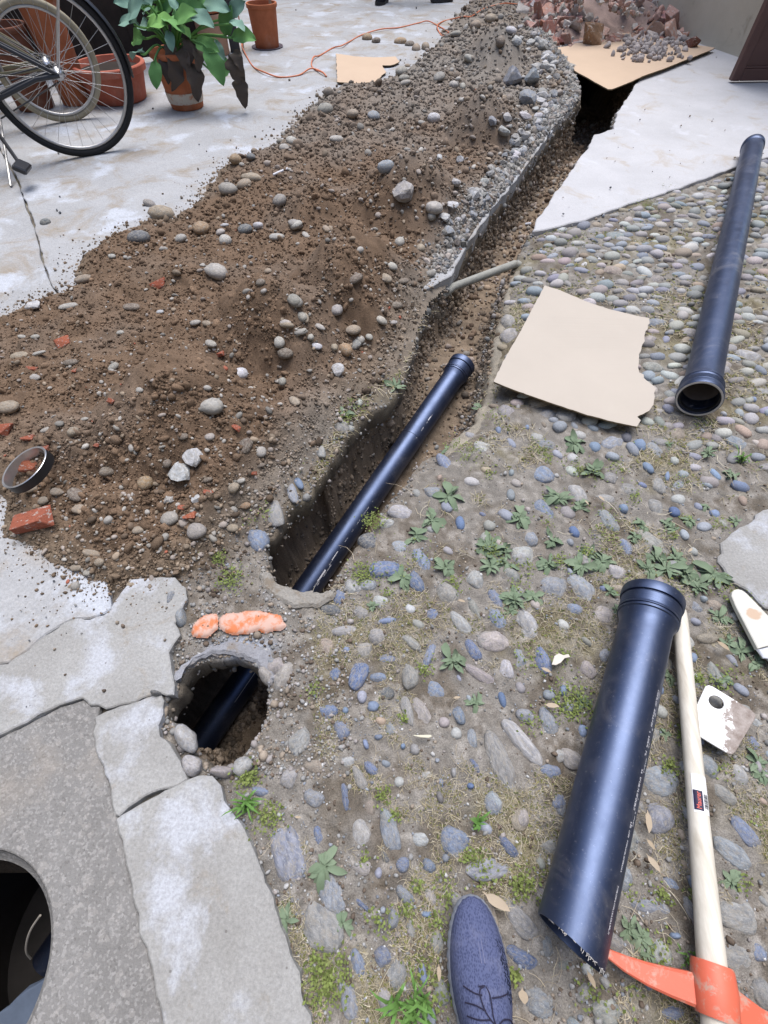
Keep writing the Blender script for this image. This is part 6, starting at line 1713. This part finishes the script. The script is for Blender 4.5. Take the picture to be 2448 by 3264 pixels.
for i in range(9):
    u, v = rng.uniform(1750, 2350), rng.uniform(730, 960)
    if abs(u - 2330) < 70: continue
    a = V(u, v, .02); d = Vector((rng.normal(.02, .02), rng.normal(0, .008), 0))
    m = MB(); m.box(a, (.035 * rng.uniform(.5, 1.2), .004, .002), Matrix.Rotation(rng.normal(0, .5), 3, 'Z'))
    tag(m.build('wood_splinter', M_dry, origin=a, smooth=False), 'pale wood splinter lying on the dense cobbles above the cardboard', 'wood splinter', 'splinters on the dense cobbles')

# ------------------------------------------------------------------ manhole
e = empty('manhole', (MH_C[0], MH_C[1], 0), 'dark round manhole opening cut in rough concrete at the lower left picture edge', 'manhole')
m = MB(); cc3 = Vector((MH_C[0], MH_C[1], 0)); dn = Vector((0, 0, -1))
m.lathe(cc3, dn, [(.006, MH_R - .001), (.020, MH_R - .004), (.032, MH_R - .017), (.055, MH_R - .019), (.085, MH_R - .018), (.087, MH_R + .03), (.02, MH_R + .03)], 72)
m.build('rim_collar', M_agg, e)
m = MB(); m.lathe(cc3, dn, [(.08, MH_R + .02), (.3, MH_R + .05), (.62, MH_R + .06), (.63, .001)], 40); m.build('shaft', M_soil if False else m_plain('shaft_near_black', (.03, .026, .025), .7, .3, nz=12, var=.5), e)  # shaft lining in one mottled, almost black colour down to its floor
m = MB()
vs, fs = slabmesh(rough([(MH_C[0] + a, MH_C[1] + b) for a, b in ((-.02, -.26), (.17, -.20), (.21, -.02), (.10, .00), (-.04, -.09), (-.12, -.16))], .02, .01, 5, 30), 0, .03, .004)
R_ = Matrix.Rotation(math.radians(14), 3, 'X')
m.add([R_ @ (Vector(v) - cc3) + cc3 + Vector((0, 0, -.30)) for v in vs], fs); m.build('broken_slate', m_plain('blue_slate', (.10, .13, .19), .6, .3, nz=25), e, smooth=False)
m = MB(); rp = [V(128, 2918, -.10), V(100, 2960, -.13), V(86, 3000, -.16), V(84, 3035, -.19), V(98, 3055, -.22)]
m.tube(smooth_path(rp), .0022, 6); m.build('root', m_plain('root_pale', (.33, .30, .26), .8, .2), e)
for i in range(14):
    a = rng.uniform(0, 6.28); r_ = rng.uniform(0, .17)
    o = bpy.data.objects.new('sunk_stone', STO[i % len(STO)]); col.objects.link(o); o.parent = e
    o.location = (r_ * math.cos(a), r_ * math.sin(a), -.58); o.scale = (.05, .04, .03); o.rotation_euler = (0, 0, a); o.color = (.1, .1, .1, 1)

# ------------------------------------------------------------------ shoe and people
def shoe(parent, toe, yaw, L, W, mats, laces=True, open_h=.10, mirror=1):
    """toe: ground point under the toe; yaw: heading of the toe; returns parts"""
    c, s_ = math.cos(yaw), math.sin(yaw)
    X = lambda t, w, z: Vector((toe[0] - s_ * 0 + (-c) * t * 0 + 0, 0, 0))
    fw = Vector((math.cos(yaw), math.sin(yaw), 0)); sd = Vector((fw.y, -fw.x, 0)) * mirror
    def P(t, w, z): return Vector(toe) - fw * t * L + sd * w + Vector((0, 0, z))
    prof = [(0, 0), (.010, .13), (.03, .225), (.07, .315), (.13, .40), (.20, .46), (.28, .50), (.36, .51), (.45, .48), (.56, .40), (.68, .37), (.80, .365), (.90, .335), (.96, .26), (.99, .14), (1.0, 0)]
    off = lambda t: .004 * math.sin(t * 3.1)
    n = 16
    # sole
    m = MB(); ring = []
    for t, w in prof: ring.append((t, w * W + off(t)))
    for t, w in prof[-2:0:-1]: ring.append((t, -w * W + off(t)))
    fine = []
    for i in range(len(ring)):
        a, b = ring[i], ring[(i + 1) % len(ring)]
        for k in range(5): fine.append((a[0] + (b[0] - a[0]) * k / 5, a[1] + (b[1] - a[1]) * k / 5))
    N = len(fine); vs = []; cy = off(.5)
    for z, g in ((.0, .94), (.006, 1.0), (.016, 1.03), (.024, 1.02), (.030, .97)):
        for i, (t, w) in enumerate(fine):
            wv = 1 + (.022 * math.sin(i * 2.1) if .004 < z < .026 else 0)
            tt = .5 + (t - .5) * (1 + (g - 1) * .35)
            rise = .012 * max(0, 1 - t / .25) ** 2
            vs.append(P(tt, off(t) + (w - off(t)) * g * wv, z + rise))
    fs = []
    for r in range(4):
        for i in range(N):
            j = (i + 1) % N; fs.append((r * N + i, r * N + j, r * N + N + j, r * N + N + i))
    fs.append(tuple(range(N - 1, -1, -1))); fs.append(tuple(4 * N + i for i in range(N)))
    m.add(vs, fs); m.build('sole', mats[1], parent)
    # upper: sections along the length
    T = [0.004, .02, .05, .09, .14, .2, .26, .32, .37, .41, .45, .49, .53, .56, .59]
    def wid(t):
        for (a, wa), (b, wb) in zip(prof, prof[1:]):
            if a <= t <= b: return (wa + (wb - wa) * (t - a) / (b - a)) * W
        return .1 * W
    def hgt(t): return .030 + .026 * min(1, (t / .10) ** .6) + max(0, (t - .12)) * .125 if t < .60 else 0
    m = MB(); vs = []; K_ = 18
    for t in T:
        w = wid(t) * .97; h = hgt(t); rise = .012 * max(0, 1 - t / .25) ** 2
        for k in range(K_ + 1):
            a = PI * k / K_
            cxx = math.cos(a); sz = math.sin(a)
            sq = abs(cxx) ** .82 * (1 if cxx > 0 else -1)
            crease = .0028 * math.sin(t * 71 + cxx * 3) * max(0, sz - .3) * (1 if .3 < t < .6 else 0)
            ridge = .0016 * math.exp(-(cxx / .05) ** 2)
            vs.append(P(t, off(t) + w * sq, .022 + rise + (h - .022) * sz ** .75 + crease + ridge))
    # collar and heel: tube of rings around the ankle opening
    fs = []
    for i in range(len(T) - 1):
        for k in range(K_):
            a = i * (K_ + 1) + k; fs.append((a, a + 1, a + K_ + 2, a + K_ + 1))
    m.add(vs, fs)
    # rear quarter: from the last section round the heel, with a raised collar round the opening
    cx_t, cr_t, cr_w = .735, .155, .030
    vs = []; M_ = 40
    def base(a):   # outer foot outline for t in .52..1
        t = .76 + .235 * math.cos(a); return t, math.sin(a) * wid(min(.995, max(.53, t))) / max(.35, abs(math.sin(a))) if False else math.sin(a) * (.385 + .02 * math.sin(a * 2)) * W
    for lv in range(6):
        q = lv / 5
        for k in range(M_):
            a = 2 * PI * k / M_
            tb, wb = base(a)
            tc, wc = cx_t + cr_t * math.cos(a), cr_w * math.sin(a)
            f_ = q ** 1.2
            t = tb + (tc - tb) * f_; w = wb + (wc - wb) * f_
            zt = open_h + .012 * math.cos(a) * -1
            z = .024 + (zt - .024) * math.sin(q * PI / 2)
            if math.cos(a) < 0: z = max(z, .024 + (hgt(.53) - .03) * math.sin(min(1, q * 1.2 + .35) * PI / 2) * -math.cos(a) * .9)
            vs.append(P(t, off(t) + w, z))
    for k in range(M_):     # inner lining
        a = 2 * PI * k / M_; vs.append(P(cx_t + cr_t * .85 * math.cos(a), off(cx_t) + cr_w * .85 * math.sin(a), open_h - .03))
    fs = []
    for r in range(6):
        for k in range(M_):
            k2 = (k + 1) % M_; fs.append((r * M_ + k, r * M_ + k2, (r + 1) * M_ + k2, (r + 1) * M_ + k))
    m.add(vs, fs); m.build('upper', mats[0], parent)
    if laces:
        m = MB()
        def S(t, w): 
            ww = wid(t) * .97; q = max(-1, min(1, w / ww)); sz = math.sqrt(max(0, 1 - abs(q) ** 2.4))
            return P(t, off(t) + w, .022 + (hgt(t) - .022) * sz ** .75 + .0032)
        for path in ([(.365, -.034), (.385, -.020), (.392, -.008)], [(.362, -.012), (.360, -.002), (.372, -.010), (.40, -.011), (.45, -.006), (.49, .004), (.52, .010)],
                     [(.362, -.001), (.385, .003), (.42, .004), (.47, .004), (.52, .010)], [(.402, .006), (.400, .020), (.396, .032)], [(.425, -.034), (.428, -.020), (.445, -.006)],
                     [(.472, -.033), (.476, -.018), (.474, .0)], [(.52, .010), (.54, .016), (.556, .020)], [(.50, .008), (.478, .018), (.485, .030), (.505, .035)]):
            m.tube(smooth_path([S(a, b) for a, b in path], 4), .0009, 6)
        m.build('lace', mats[2], parent)
        m = MB()
        for w0 in (-.0015, .0035): m.tube(smooth_path([S(t, w0) - Vector((0, 0, .0020)) for t in (.02, .08, .15, .22, .28)], 4), .0009, 5)
        m.build('centre_seam', mats[3], parent)
        m = MB(); rr = random.Random(2)
        for i in range(130):
            t = .075 + .36 * i / 130; w = .016 + .021 * min(1, i / 60) + rr.uniform(-.0045, .0045)
            a_ = S(t, w) - Vector((0, 0, .0030)); b_ = S(t + rr.uniform(.006, .014), w + rr.uniform(-.002, .003)) - Vector((0, 0, .0030))
            m.tube([a_, b_], .0007, 4)
        m.build('knit_stripe', mats[4], parent)
    return P

def limb(parent, name, pts, radii, mat):
    m = MB(); m.tube(smooth_path([Vector(p) for p in pts], 4), [radii[min(len(radii) - 1, int(i / 4))] * (1 - (i % 4) / 4) + radii[min(len(radii) - 1, int(i / 4) + 1)] * ((i % 4) / 4) for i in range((len(pts) - 1) * 4 + 1)], 18)
    return m.build(name, mat, parent)

toe = V(1499, 2852, .03); toe.z = 0.0
e = empty('person', toe, 'person wearing a navy blue knitted sneaker seen from above at the bottom edge', 'person')
P = shoe(e, toe, math.radians(90.6), .292, .097, (M_shoe, M_sole, M_lace, m_plain('seam_blue', (.16, .17, .27), .9, .1), m_plain('knit_dark', (.02, .025, .05), .9, .1)))
ank = P(.76, 0, .09)
limb(e, 'sock', [P(.70, 0, .055), P(.72, 0, .085), P(.75, 0, .12)], [.026, .028, .034], M_sock)
limb(e, 'leg', [ank + Vector((0, 0, -.02)), ank + Vector((0, -.005, .05)), ank + Vector((0, -.03, .20)), ank + Vector((0, -.07, .42)), ank + Vector((0, -.10, .60)), ank + Vector((-.03, -.14, .80))], [.024, .036, .050, .058, .066, .085], M_denim)
# someone standing beyond, only the shoe tips in the picture
t1, t2 = V(1203, 21, 0), V(1372, 11, 0)
e = empty('person', (t1 + t2) / 2 + Vector((.1, .25, 0)), 'person in black shoes standing on the far concrete at the top picture edge', 'person')
hips = Vector(e.location) + Vector((0, .05, .92))
for tt, yw, mr, so in ((t1, math.radians(-112), 1, -.09), (t2, math.radians(-160), -1, .09)):
    P = shoe(e, tt, yw, .29, .11, (M_sock, M_seal, M_lace), False, .09, mr)
    an = P(.78, 0, .08); hp = hips + Vector((so, 0, 0)); kn = (an + hp) / 2 + Vector((0, -.05, .0))
    limb(e, 'leg', [an, an + (kn - an) * .5, kn, kn + (hp - kn) * .5, hp], [.055, .062, .07, .085, .10], M_denim)
limb(e, 'torso', [hips + Vector((0, 0, -.06)), hips + Vector((0, 0, .12)), hips + Vector((0, 0, .38)), hips + Vector((0, 0, .50)), hips + Vector((0, 0, .56))], [.14, .15, .18, .15, .06], M_sock)
limb(e, 'neck', [hips + Vector((0, 0, .52)), hips + Vector((0, 0, .62))], [.055, .05], M_skin)
m = MB(); v0, f0 = ICO[3]; m.add([hips + Vector((a * .078, b * .095, c * .115 + .74)) for a, b, c in v0], [tuple(int(q) for q in f) for f in f0]); m.build('head', M_skin, e)
for so in (-1, 1): limb(e, 'arm', [hips + Vector((so * .17, 0, .47)), hips + Vector((so * .24, 0, .25)), hips + Vector((so * .25, -.05, .02))], [.055, .045, .035], M_sock)

# ------------------------------------------------------------------ pots and plant
def pot(u, v, rt, rb, h, mat, label, rim=.035, rimr=1.09, soil=True, loc=None, group='terracotta pots by the bicycles', z0=0.0):
    c = V(u, v, 0) if loc is None else Vector(loc)
    e = empty('flower_pot', c, label, 'flower pot', group); m = MB(); o = c + Vector((0, 0, z0 + .006)); up = Vector((0, 0, 1))
    rm = rt - (rt - rb) * rim / h
    m.lathe(o, up, [(0, rb * .6), (0, rb * .96), (.006, rb), (h - rim, rm), (h - rim, rm * 1.04)], 48)
    m.lathe(o, up, [(h - rim - .001, rm * 1.05), (h - rim + .004, rt * rimr), (h - .006, rt * rimr * 1.01), (h, rt * rimr * .99), (h, rt * .95), (h - rim, rm * .93), (h * .5, (rb + (rt - rb) * .5) * .92), (.02, rb * .9), (.02, 0.001)], 48)
    m.build('body', mat, e)
    if soil:
        m = MB(); m.lathe(o, up, [(h * .82, (rb + (rt - rb) * .82) * .93), (h * .84, .001)], 32); m.build('potting_soil', M_dark, e)
    return e, c
pe, pc = pot(853, 152, .128, .108, .285, M_terra, 'empty tall terracotta pot standing alone on a dark saucer', .028, 1.06, False)
m = MB(); m.lathe(pc, Vector((0, 0, 1)), [(0, .001), (0, .135), (.012, .145), (.014, .14), (.006, .128), (.0055, .001)], 40); m.build('saucer', m_plain('saucer_dark', (.10, .08, .10), .6, .3), pe)
m = MB(); m.tube([pc + Vector((.07, .03, .1)), pc + Vector((.075, .035, .31))], .013, 8); m.build('stub_of_cane', M_dry, pe)
pot(600, 343, .150, .112, .30, M_terra, 'squat terracotta pot with a white lime stain at its foot holding the leafy plant', .03, 1.06)
# lime stain band
pb_ = V(600, 343)
m = MB(); m.lathe(pb_ + Vector((0, 0, .006)), Vector((0, 0, 1)), [(.035, .1192), (.05, .1222), (.085, .1268), (.095, .1272)], 48)
m.build('lime_stain', m_paint('lime', (.50, .46, .40), (.42, .2, .12), .5, .62, .9, 30), bpy.data.objects['flower_pot.001'])
pot(385, 318, .235, .19, .20, M_terra2, 'wide low pinkish terracotta bowl behind the bicycle wheel', .045, 1.05)
pot(250, 330, .125, .10, .55, M_terra, 'tall brown terracotta pot behind the spokes of the wheel', .03, 1.08)
pot(120, 345, .15, .12, .42, m_terra('terracotta_dark', (.20, .08, .05), .3), 'dark terracotta pot behind the pale wheel at the left', .03, 1.06)
pot(690, 175, .13, .12, .26, m_terra('terracotta_pale', (.46, .28, .19), .5), 'pale terracotta pot standing behind the leafy plant', .02, 1.03)
c_ = V(690, 175); pot(0, 0, .15, .12, .22, M_terra, 'bright orange terracotta pot stacked on the pale one behind the plant', .05, 1.08, True, (c_.x, c_.y, .265))
pot(-60, 350, .16, .13, .40, M_terra, 'terracotta pot at the far left behind the bicycles', .03, 1.06)
# leafy plant: leaves placed round the stem, each on its own stalk
KL = [[leafmesh('leaf', .25, .04, .35, .03, s, 6, 14, mt, 1.15) for s in range(4)] for mt in (M_kale2, M_kale, M_kale)]
DLm = [leafmesh('withered_leaf', .24, .10, .5, .09, s, 4, 12, M_dead, .8) for s in range(4)]
pl = empty('potted_plant', (pb_.x, pb_.y, .26), 'big leafy green plant with some withered hanging leaves growing in the lime-stained pot', 'plant')
root = Vector((pb_.x, pb_.y, .27))
def atY(u, v, y):
    a = (u - 1224) / F; b = (v - 1632) / F; t = y / (CT - b * ST)
    return Vector((a * t, y, H - t * (ST + b * CT)))
def put_leaf(meshes, x, y, L, ang, dy, nm='leaf', stalk=True, mat=M_kale, wk=1.0):
    u, v = 350 + x / 2.765, y / 2.765; Lp = L / 2.765
    yy = root.y + dy
    a = math.radians(ang); du, dv = math.cos(a) * Lp / 2, math.sin(a) * Lp / 2
    b = atY(u - du, v - dv, yy + .04); t = atY(u + du, v + dv, yy - .05)
    if (b - root).length > (t - root).length: b, t = t, b
    d = t - b; l = d.length; yv = d.normalized()
    tocam = (Vector((0, 0, H)) - b).normalized()
    n_ = (tocam * .8 + Vector((rng.normal(0, .35), rng.normal(0, .2), .6))); n_ = (n_ - yv * n_.dot(yv)).normalized()
    xv = yv.cross(n_).normalized()
    o = bpy.data.objects.new(nm, meshes[rng.integers(0, len(meshes))]); col.objects.link(o); o.parent = pl
    Mx = Matrix((xv, yv, n_)).transposed().to_4x4(); 
    o.matrix_local = Matrix.Translation(b - Vector(pl.location)) @ Mx @ Matrix.Diagonal((l * wk, l, l * .8, 1))
    if stalk:
        m = MB(); mid = (b + root) / 2 + Vector((0, 0, .05)); m.tube(smooth_path([root, mid, b, b + d * .25], 4), .006, 6); m.build('stalk', mat, pl)
for q in [(230, 80, 260, -10, -.05, 0), (160, 190, 240, 25, -.02, 0), (530, 345, 170, 75, -.15, 0), (405, 640, 260, 88, -.2, 1), (240, 470, 150, 5, -.1, 0), (245, 340, 180, 0, 0, 1), (660, 30, 240, -62, 0, 2), (780, 40, 240, -72, 0, 2), (560, 20, 220, 80, 0, 0),
          (430, 205, 230, -30, -.1, 2), (545, 200, 200, 5, -.12, 2), (645, 150, 210, -50, -.12, 2), (795, 160, 200, 15, -.14, 0), (900, 40, 240, -12, 0, 0), (915, 560, 370, 62, -.2, 1), (1010, 600, 230, 100, -.12, 1), (960, 430, 170, 70, -.1, 0), (1110, 80, 170, -62, 0, 0),
          (1030, 200, 230, -80, 0, 1), (1115, 215, 120, 5, -.1, 0), (1165, 322, 180, -8, -.1, 1), (840, 400, 190, 15, -.15, 1), (380, 120, 170, 5, 0, 1), (340, 40, 200, -20, .05, 0), (480, 90, 200, -70, .05, 1), (720, 110, 200, -40, -.05, 2), (300, 230, 180, 20, .05, 0), (600, 110, 190, 60, 0, 1),
          (850, -10, 240, -60, .05, 2), (450, -20, 240, -100, .05, 1), (700, -60, 260, -90, .05, 2), (140, 20, 200, 190, .05, 0), (640, 260, 130, 30, -.1, 1)]:
    put_leaf(KL[q[5]], *q[:5])
for q in [(570, 640, 300, 85, -.16), (500, 600, 210, 92, -.15), (750, 700, 330, 70, -.17), (1110, 620, 300, 68, -.1), (1160, 800, 260, 85, -.12), (1125, 520, 160, 72, -.1), (700, 430, 220, 80, -.13), (540, 480, 200, 80, -.13), (780, 500, 200, 75, -.13), (660, 520, 220, 86, -.15)]:
    put_leaf(DLm, *q, nm='withered_leaf', stalk=False, wk=1.25)

# dark timber stand behind the pots, dark post beside it
q1, q2 = V(-1500, 470), V(735, 168)
dvec = (q2 - q1).normalized(); nrm_ = Vector((-dvec.y, dvec.x, 0))
e = empty('timber_stand', q1, 'dark timber screen behind the pots and bicycles', 'timber screen')
Ls = (q2 - q1).length; rz = Matrix.Rotation(math.atan2(dvec.y, dvec.x), 3, 'Z')
for i in range(int(Ls / .145)):
    m = MB(); c = q1 + dvec * (.0725 + i * .145) + nrm_ * .02 + Vector((0, 0, .66 + rng.uniform(-.01, .01)))
    m.box(c + nrm_ * (.004 if i % 2 else 0), (.150, .020, 1.26), rz, .003); m.build('board', M_dark, e, smooth=False)
m = MB()
for z in (.3, 1.0): m.box(q1 + dvec * Ls / 2 + nrm_ * .055 + Vector((0, 0, z)), (Ls, .04, .08), rz, .003)
m.build('rail', M_dark, e, smooth=False)
pp = V(752, 166)
m = MB(); m.box(pp + Vector((0, 0, 1.0)), (.085, .085, 2.0), Matrix.Rotation(.2, 3, 'Z'), .006)
tag(m.build('steel_post', m_plain('post_dark', (.035, .036, .042), .5, .4, nz=6), origin=pp, smooth=False), 'dark upright post beside the lone terracotta pot', 'post')

# ------------------------------------------------------------------ bicycles
def wheel(parent, hub, X, Yv, r, tyre, rimmat, name='wheel', tw=.018):
    """X, Yv span the wheel plane"""
    Nn = X.cross(Yv).normalized(); w = empty_part(name, parent, hub)
    def ring(R, rt, mat, nm, flat=1.0):
        m = MB(); vs = []; fs = []; A = 64; B = 12
        for i in range(A):
            a = 2 * PI * i / A; d = X * math.cos(a) + Yv * math.sin(a)
            for j in range(B):
                b = 2 * PI * j / B; vs.append(hub + d * (R + rt * math.cos(b)) + Nn * rt * flat * math.sin(b))
        for i in range(A):
            for j in range(B):
                fs.append((i * B + j, ((i + 1) % A) * B + j, ((i + 1) % A) * B + (j + 1) % B, i * B + (j + 1) % B))
        m.add(vs, fs); return sub_build(m, nm, mat, w)
    ring(r - tw, tw, tyre, 'tyre'); ring(r - tw * 2 - .006, .009, rimmat, 'rim', 1.25)
    for i in range(32):
        a = 2 * PI * (i + .5) / 32; d = X * math.cos(a) + Yv * math.sin(a); a2 = a + (.9 if i % 2 else -.9) 
        d2 = X * math.cos(a2) + Yv * math.sin(a2); sgn = 1 if (i // 2) % 2 else -1
        m = MB(); m.tube([hub + d2 * .022 + Nn * sgn * .028, hub + d * (r - tw * 2 - .01)], .0011, 4, False); sub_build(m, 'spoke', M_alu, w)
    m = MB(); m.lathe(hub - Nn * .05, Nn, [(0, .004), (.01, .012), (.02, .026), (.024, .026), (.03, .015), (.07, .015), (.076, .026), (.08, .026), (.09, .012), (.10, .004)], 20); sub_build(m, 'hub', M_chrome, w)
    return w, Nn
def empty_part(name, parent, loc):
    o = bpy.data.objects.new(name, None); col.objects.link(o); o.parent = parent; o.location = Vector(loc) - Vector(parent.location); return o
def sub_build(m, nm, mat, w):
    og = Vector(w.parent.location) + Vector(w.location)
    me = bpy.data.meshes.new(nm); me.from_pydata([tuple(Vector(v) - og) for v in m.v], [], m.f)
    for p_ in me.polygons: p_.use_smooth = True
    return link(nm, me, mat, w)
def bicycle(cpx, d, lean, r, label, frame_mat, tyre, rimmat, full=True, px2=None):
    c = V(*cpx); X = d.normalized(); n0 = Vector((-X.y, X.x, 0)); U = (Vector((0, 0, 1)) * math.cos(lean) + n0 * math.sin(lean)).normalized()
    e = empty('bicycle', c, label, 'bicycle', 'bicycles parked in front of the pots')
    hub = c + U * r
    w, N_ = wheel(e, hub, X, U, r, tyre, rimmat)
    K = lambda x, z, s_=0.: hub + X * x + U * (z - r) + N_ * s_
    bb = (-.45, .28); st = (-.62, .92); hd_ = (-1.02, .86); fw_ = (-1.06, r)
    def part(nm, segs, mat):
        m = MB()
        for pts_, rad in segs: m.tube([K(*q) for q in pts_], rad, 8)
        return m.build(nm, mat, e)
    part('chainstay', [([(0, r, s_), (-.12, r - .005, s_ * .9), (bb[0], bb[1], s_ * .5)], .011) for s_ in (-.06, .06)], frame_mat)
    part('seatstay', [([(0, r, s_), (st[0] + .11, st[1] - .22, s_ * .45)], .009) for s_ in (-.06, .06)], frame_mat)
    part('frame', [([(bb[0], bb[1]), (st[0], st[1])], .016), ([(bb[0], bb[1]), (-.97, .70)], .018), ([(st[0] + .07, st[1] - .25), (-.99, .80)], .016), ([(-.97, .66), (hd_[0], .92)], .019)], frame_mat)
    # mudguard and its stays
    m = MB(); vs = []; fs = []; A = 26
    for i in range(A + 1):
        a = math.radians(-8 + 190 * i / A); dd = X * math.cos(a) + U * math.sin(a)
        for s_, k in ((-.028, -.012), (-.018, 0), (0, .004), (.018, 0), (.028, -.012)): vs.append(hub + dd * (r + .012 + k) + N_ * s_)
    for i in range(A):
        for j in range(4): fs.append((i * 5 + j, i * 5 + j + 1, i * 5 + j + 6, i * 5 + j + 5))
    m.add(vs, fs)
    if full: m.build('mudguard', frame_mat, e)
    a = math.radians(62)
    if full: part('mudguard_stay', [([(0, r, .055), (math.cos(a) * (r + .01), r + math.sin(a) * (r + .01), .028)], .004), ([(0, r, -.055), (math.cos(a) * (r + .01), r + math.sin(a) * (r + .01), -.028)], .004)], M_chrome)
    m = MB(); m.lathe(K(bb[0], bb[1], -.06), N_, [(0, .018), (.12, .018)], 16); m.lathe(K(bb[0], bb[1], -.052), N_, [(0, .02), (0, .085), (.003, .085), (.003, .02)], 40); m.build('crankset', M_rusty, e)
    part('chain', [([(0, r + .035, -.045), (bb[0], bb[1] + .085, -.05)], .004), ([(0, r - .035, -.045), (bb[0], bb[1] - .085, -.05)], .004)], M_rusty)
    m = MB(); m.lathe(K(0, r, -.05), N_, [(0, .015), (0, .036), (.012, .030), (.012, .012)], 24); m.build('freewheel', M_rusty, e)
    ft = V(38, 600, .0) if full else K(-.3, 0, .12)
    m = MB(); m.tube([K(-.38, .22, -.03), ft + Vector((0, 0, .01))], .007, 8); m.build('kickstand', M_alu, e)
    pd = V(70, 532, .10) if full else K(-.55, .15, -.1)
    m = MB(); m.tube([K(bb[0], bb[1], -.07), K(bb[0], bb[1], -.07) * .5 + pd * .5, pd], .010, 8); m.build('crank_arm', M_bike, e)
    m = MB(); m.box(pd, (.10, .065, .028), Matrix.Rotation(math.atan2(X.y, X.x) + 1.2, 3, 'Z') @ Matrix.Rotation(.5, 3, 'X'), .006); m.build('pedal', M_bike, e, smooth=False)
    part('saddle_post', [([(st[0], st[1] - .05), (st[0] - .03, st[1] + .08)], .013)], M_chrome)
    m = MB(); sc_ = K(st[0] - .05, st[1] + .10)
    vs, fs = ICO[2]; m.add([sc_ + X * (a * .14) + N_ * (b * (.05 + .035 * (a + 1) / 2)) + U * (q * .03) for a, b, q in vs], [tuple(int(i) for i in f) for f in fs]); m.build('saddle', M_bike, e)
    part('fork', [([(-1.0, .70, 0), (-1.03, .62, s_), (fw_[0], fw_[1], s_)], .011) for s_ in (-.05, .05)], frame_mat)
    w2, _ = wheel(e, K(fw_[0], fw_[1]), X, U, r, tyre, rimmat)
    part('handlebar', [([(-1.02, .92, 0), (-1.02, 1.0, 0)], .013), ([(-.9, 1.0, .28), (-1.0, 1.02, .12), (-1.02, 1.0, 0), (-1.0, 1.02, -.12), (-.9, 1.0, -.28)], .011)], M_chrome)
    return e
dirv = (V(375, 483) - V(210, 512)); dirv.z = 0
bicycle((296, 497), dirv, .06, .372, 'black bicycle with black tyres parked nearest, its rear wheel filling the top left corner', M_bike, M_tyre, M_alu)
d2 = V(330, 372) - V(150, 398); d2.z = 0
bicycle((228, 388), d2, -.10, .30, 'smaller bicycle with cream tyres standing behind the black one', m_plain('frame_olive', (.16, .14, .08), .5, .4), M_tyre2, M_alu, False)

# ------------------------------------------------------------------ building wall and brown door leaf at the right
w1, w2 = V(2352, 182), V(1826, 0)
wd = (w2 - w1).normalized(); wn_ = Vector((wd.y, -wd.x, 0))
if wn_.y < 0: wn_ = -wn_
def wallbox(name, a, b, th_, h, mat, label=None, cat=None):
    d = (b - a); L = d.length; d.normalize(); n_ = Vector((-d.y, d.x, 0)); c = (a + b) / 2 + n_ * th_ / 2 + Vector((0, 0, h / 2 - .05))
    m = MB(); m.box(c, (L, th_, h + .1), Matrix.Rotation(math.atan2(d.y, d.x), 3, 'Z'))
    o = m.build(name, mat, origin=(a.x, a.y, 0), smooth=False)
    return tag(o, label, cat)
wa = w1 - wd * 1.2; wb = w1 + wd * 9
a_, b_ = (wb, wa)
d_ = (b_ - a_).normalized(); n_ = Vector((-d_.y, d_.x, 0))
if n_.x < 0: a_, b_ = b_, a_
wallbox('plastered_wall', a_, b_, .3, 2.7, M_plaster, 'beige plastered building wall behind the rubble at the top right', 'wall')
# door leaf standing in front of the wall
dp = V(2327, 267); dq = dp + Vector((1.0, .05, 0))
e = empty('door_leaf', dp, 'dark brown panelled door leaf cut by the top right picture corner', 'door')
rzd = Matrix.Rotation(math.atan2(.05, 1.0), 3, 'Z')
def dbox(nm, x0, x1, z0, z1, y0, th_, mat=M_door):
    m = MB(); dd = (dq - dp).normalized(); nn = Vector((-dd.y, dd.x, 0))
    m.box(dp + dd * (x0 + x1) / 2 + nn * (y0 + th_ / 2) + Vector((0, 0, (z0 + z1) / 2)), (x1 - x0, th_, z1 - z0), rzd, .004); m.build(nm, mat, e, smooth=False)
dbox('frame_stile', 0, .07, .015, 2.1, 0, .05); dbox('frame_stile', .9, .97, .015, 2.1, 0, .05); dbox('frame_rail', .07, .9, .015, .085, 0, .05); dbox('frame_rail', .07, .9, 2.03, 2.1, 0, .05)
dbox('panel', .07, .9, .085, 2.03, .018, .02); dbox('moulding', .07, .9, .085, .10, .006, .012, M_door)
# courtyard walls outside the picture: they keep the light coming from above, as in the place
for nm, a, b, h in (('courtyard_wall', Vector((-4.8, 11.5, 0)), Vector((3.4, 11.5, 0)), 5.5), ('courtyard_wall', Vector((-5.2, -3.0, 0)), Vector((-4.8, 11.5, 0)), 5.0),
                    ('courtyard_wall', Vector((4.4, -3.0, 0)), Vector((-5.2, -3.0, 0)), 4.5), ('courtyard_wall', Vector((4.7, 4.6, 0)), Vector((4.4, -3.0, 0)), 5.0)):
    o = wallbox(nm, a, b, .3, h, M_plaster); o['kind'] = 'structure'
# ground outside: one sheet under everything
m = MB(); m.box((0, 5, -1.2), (60, 60, .1)); tag(m.build('subsoil', M_soil, smooth=False), kind='structure')
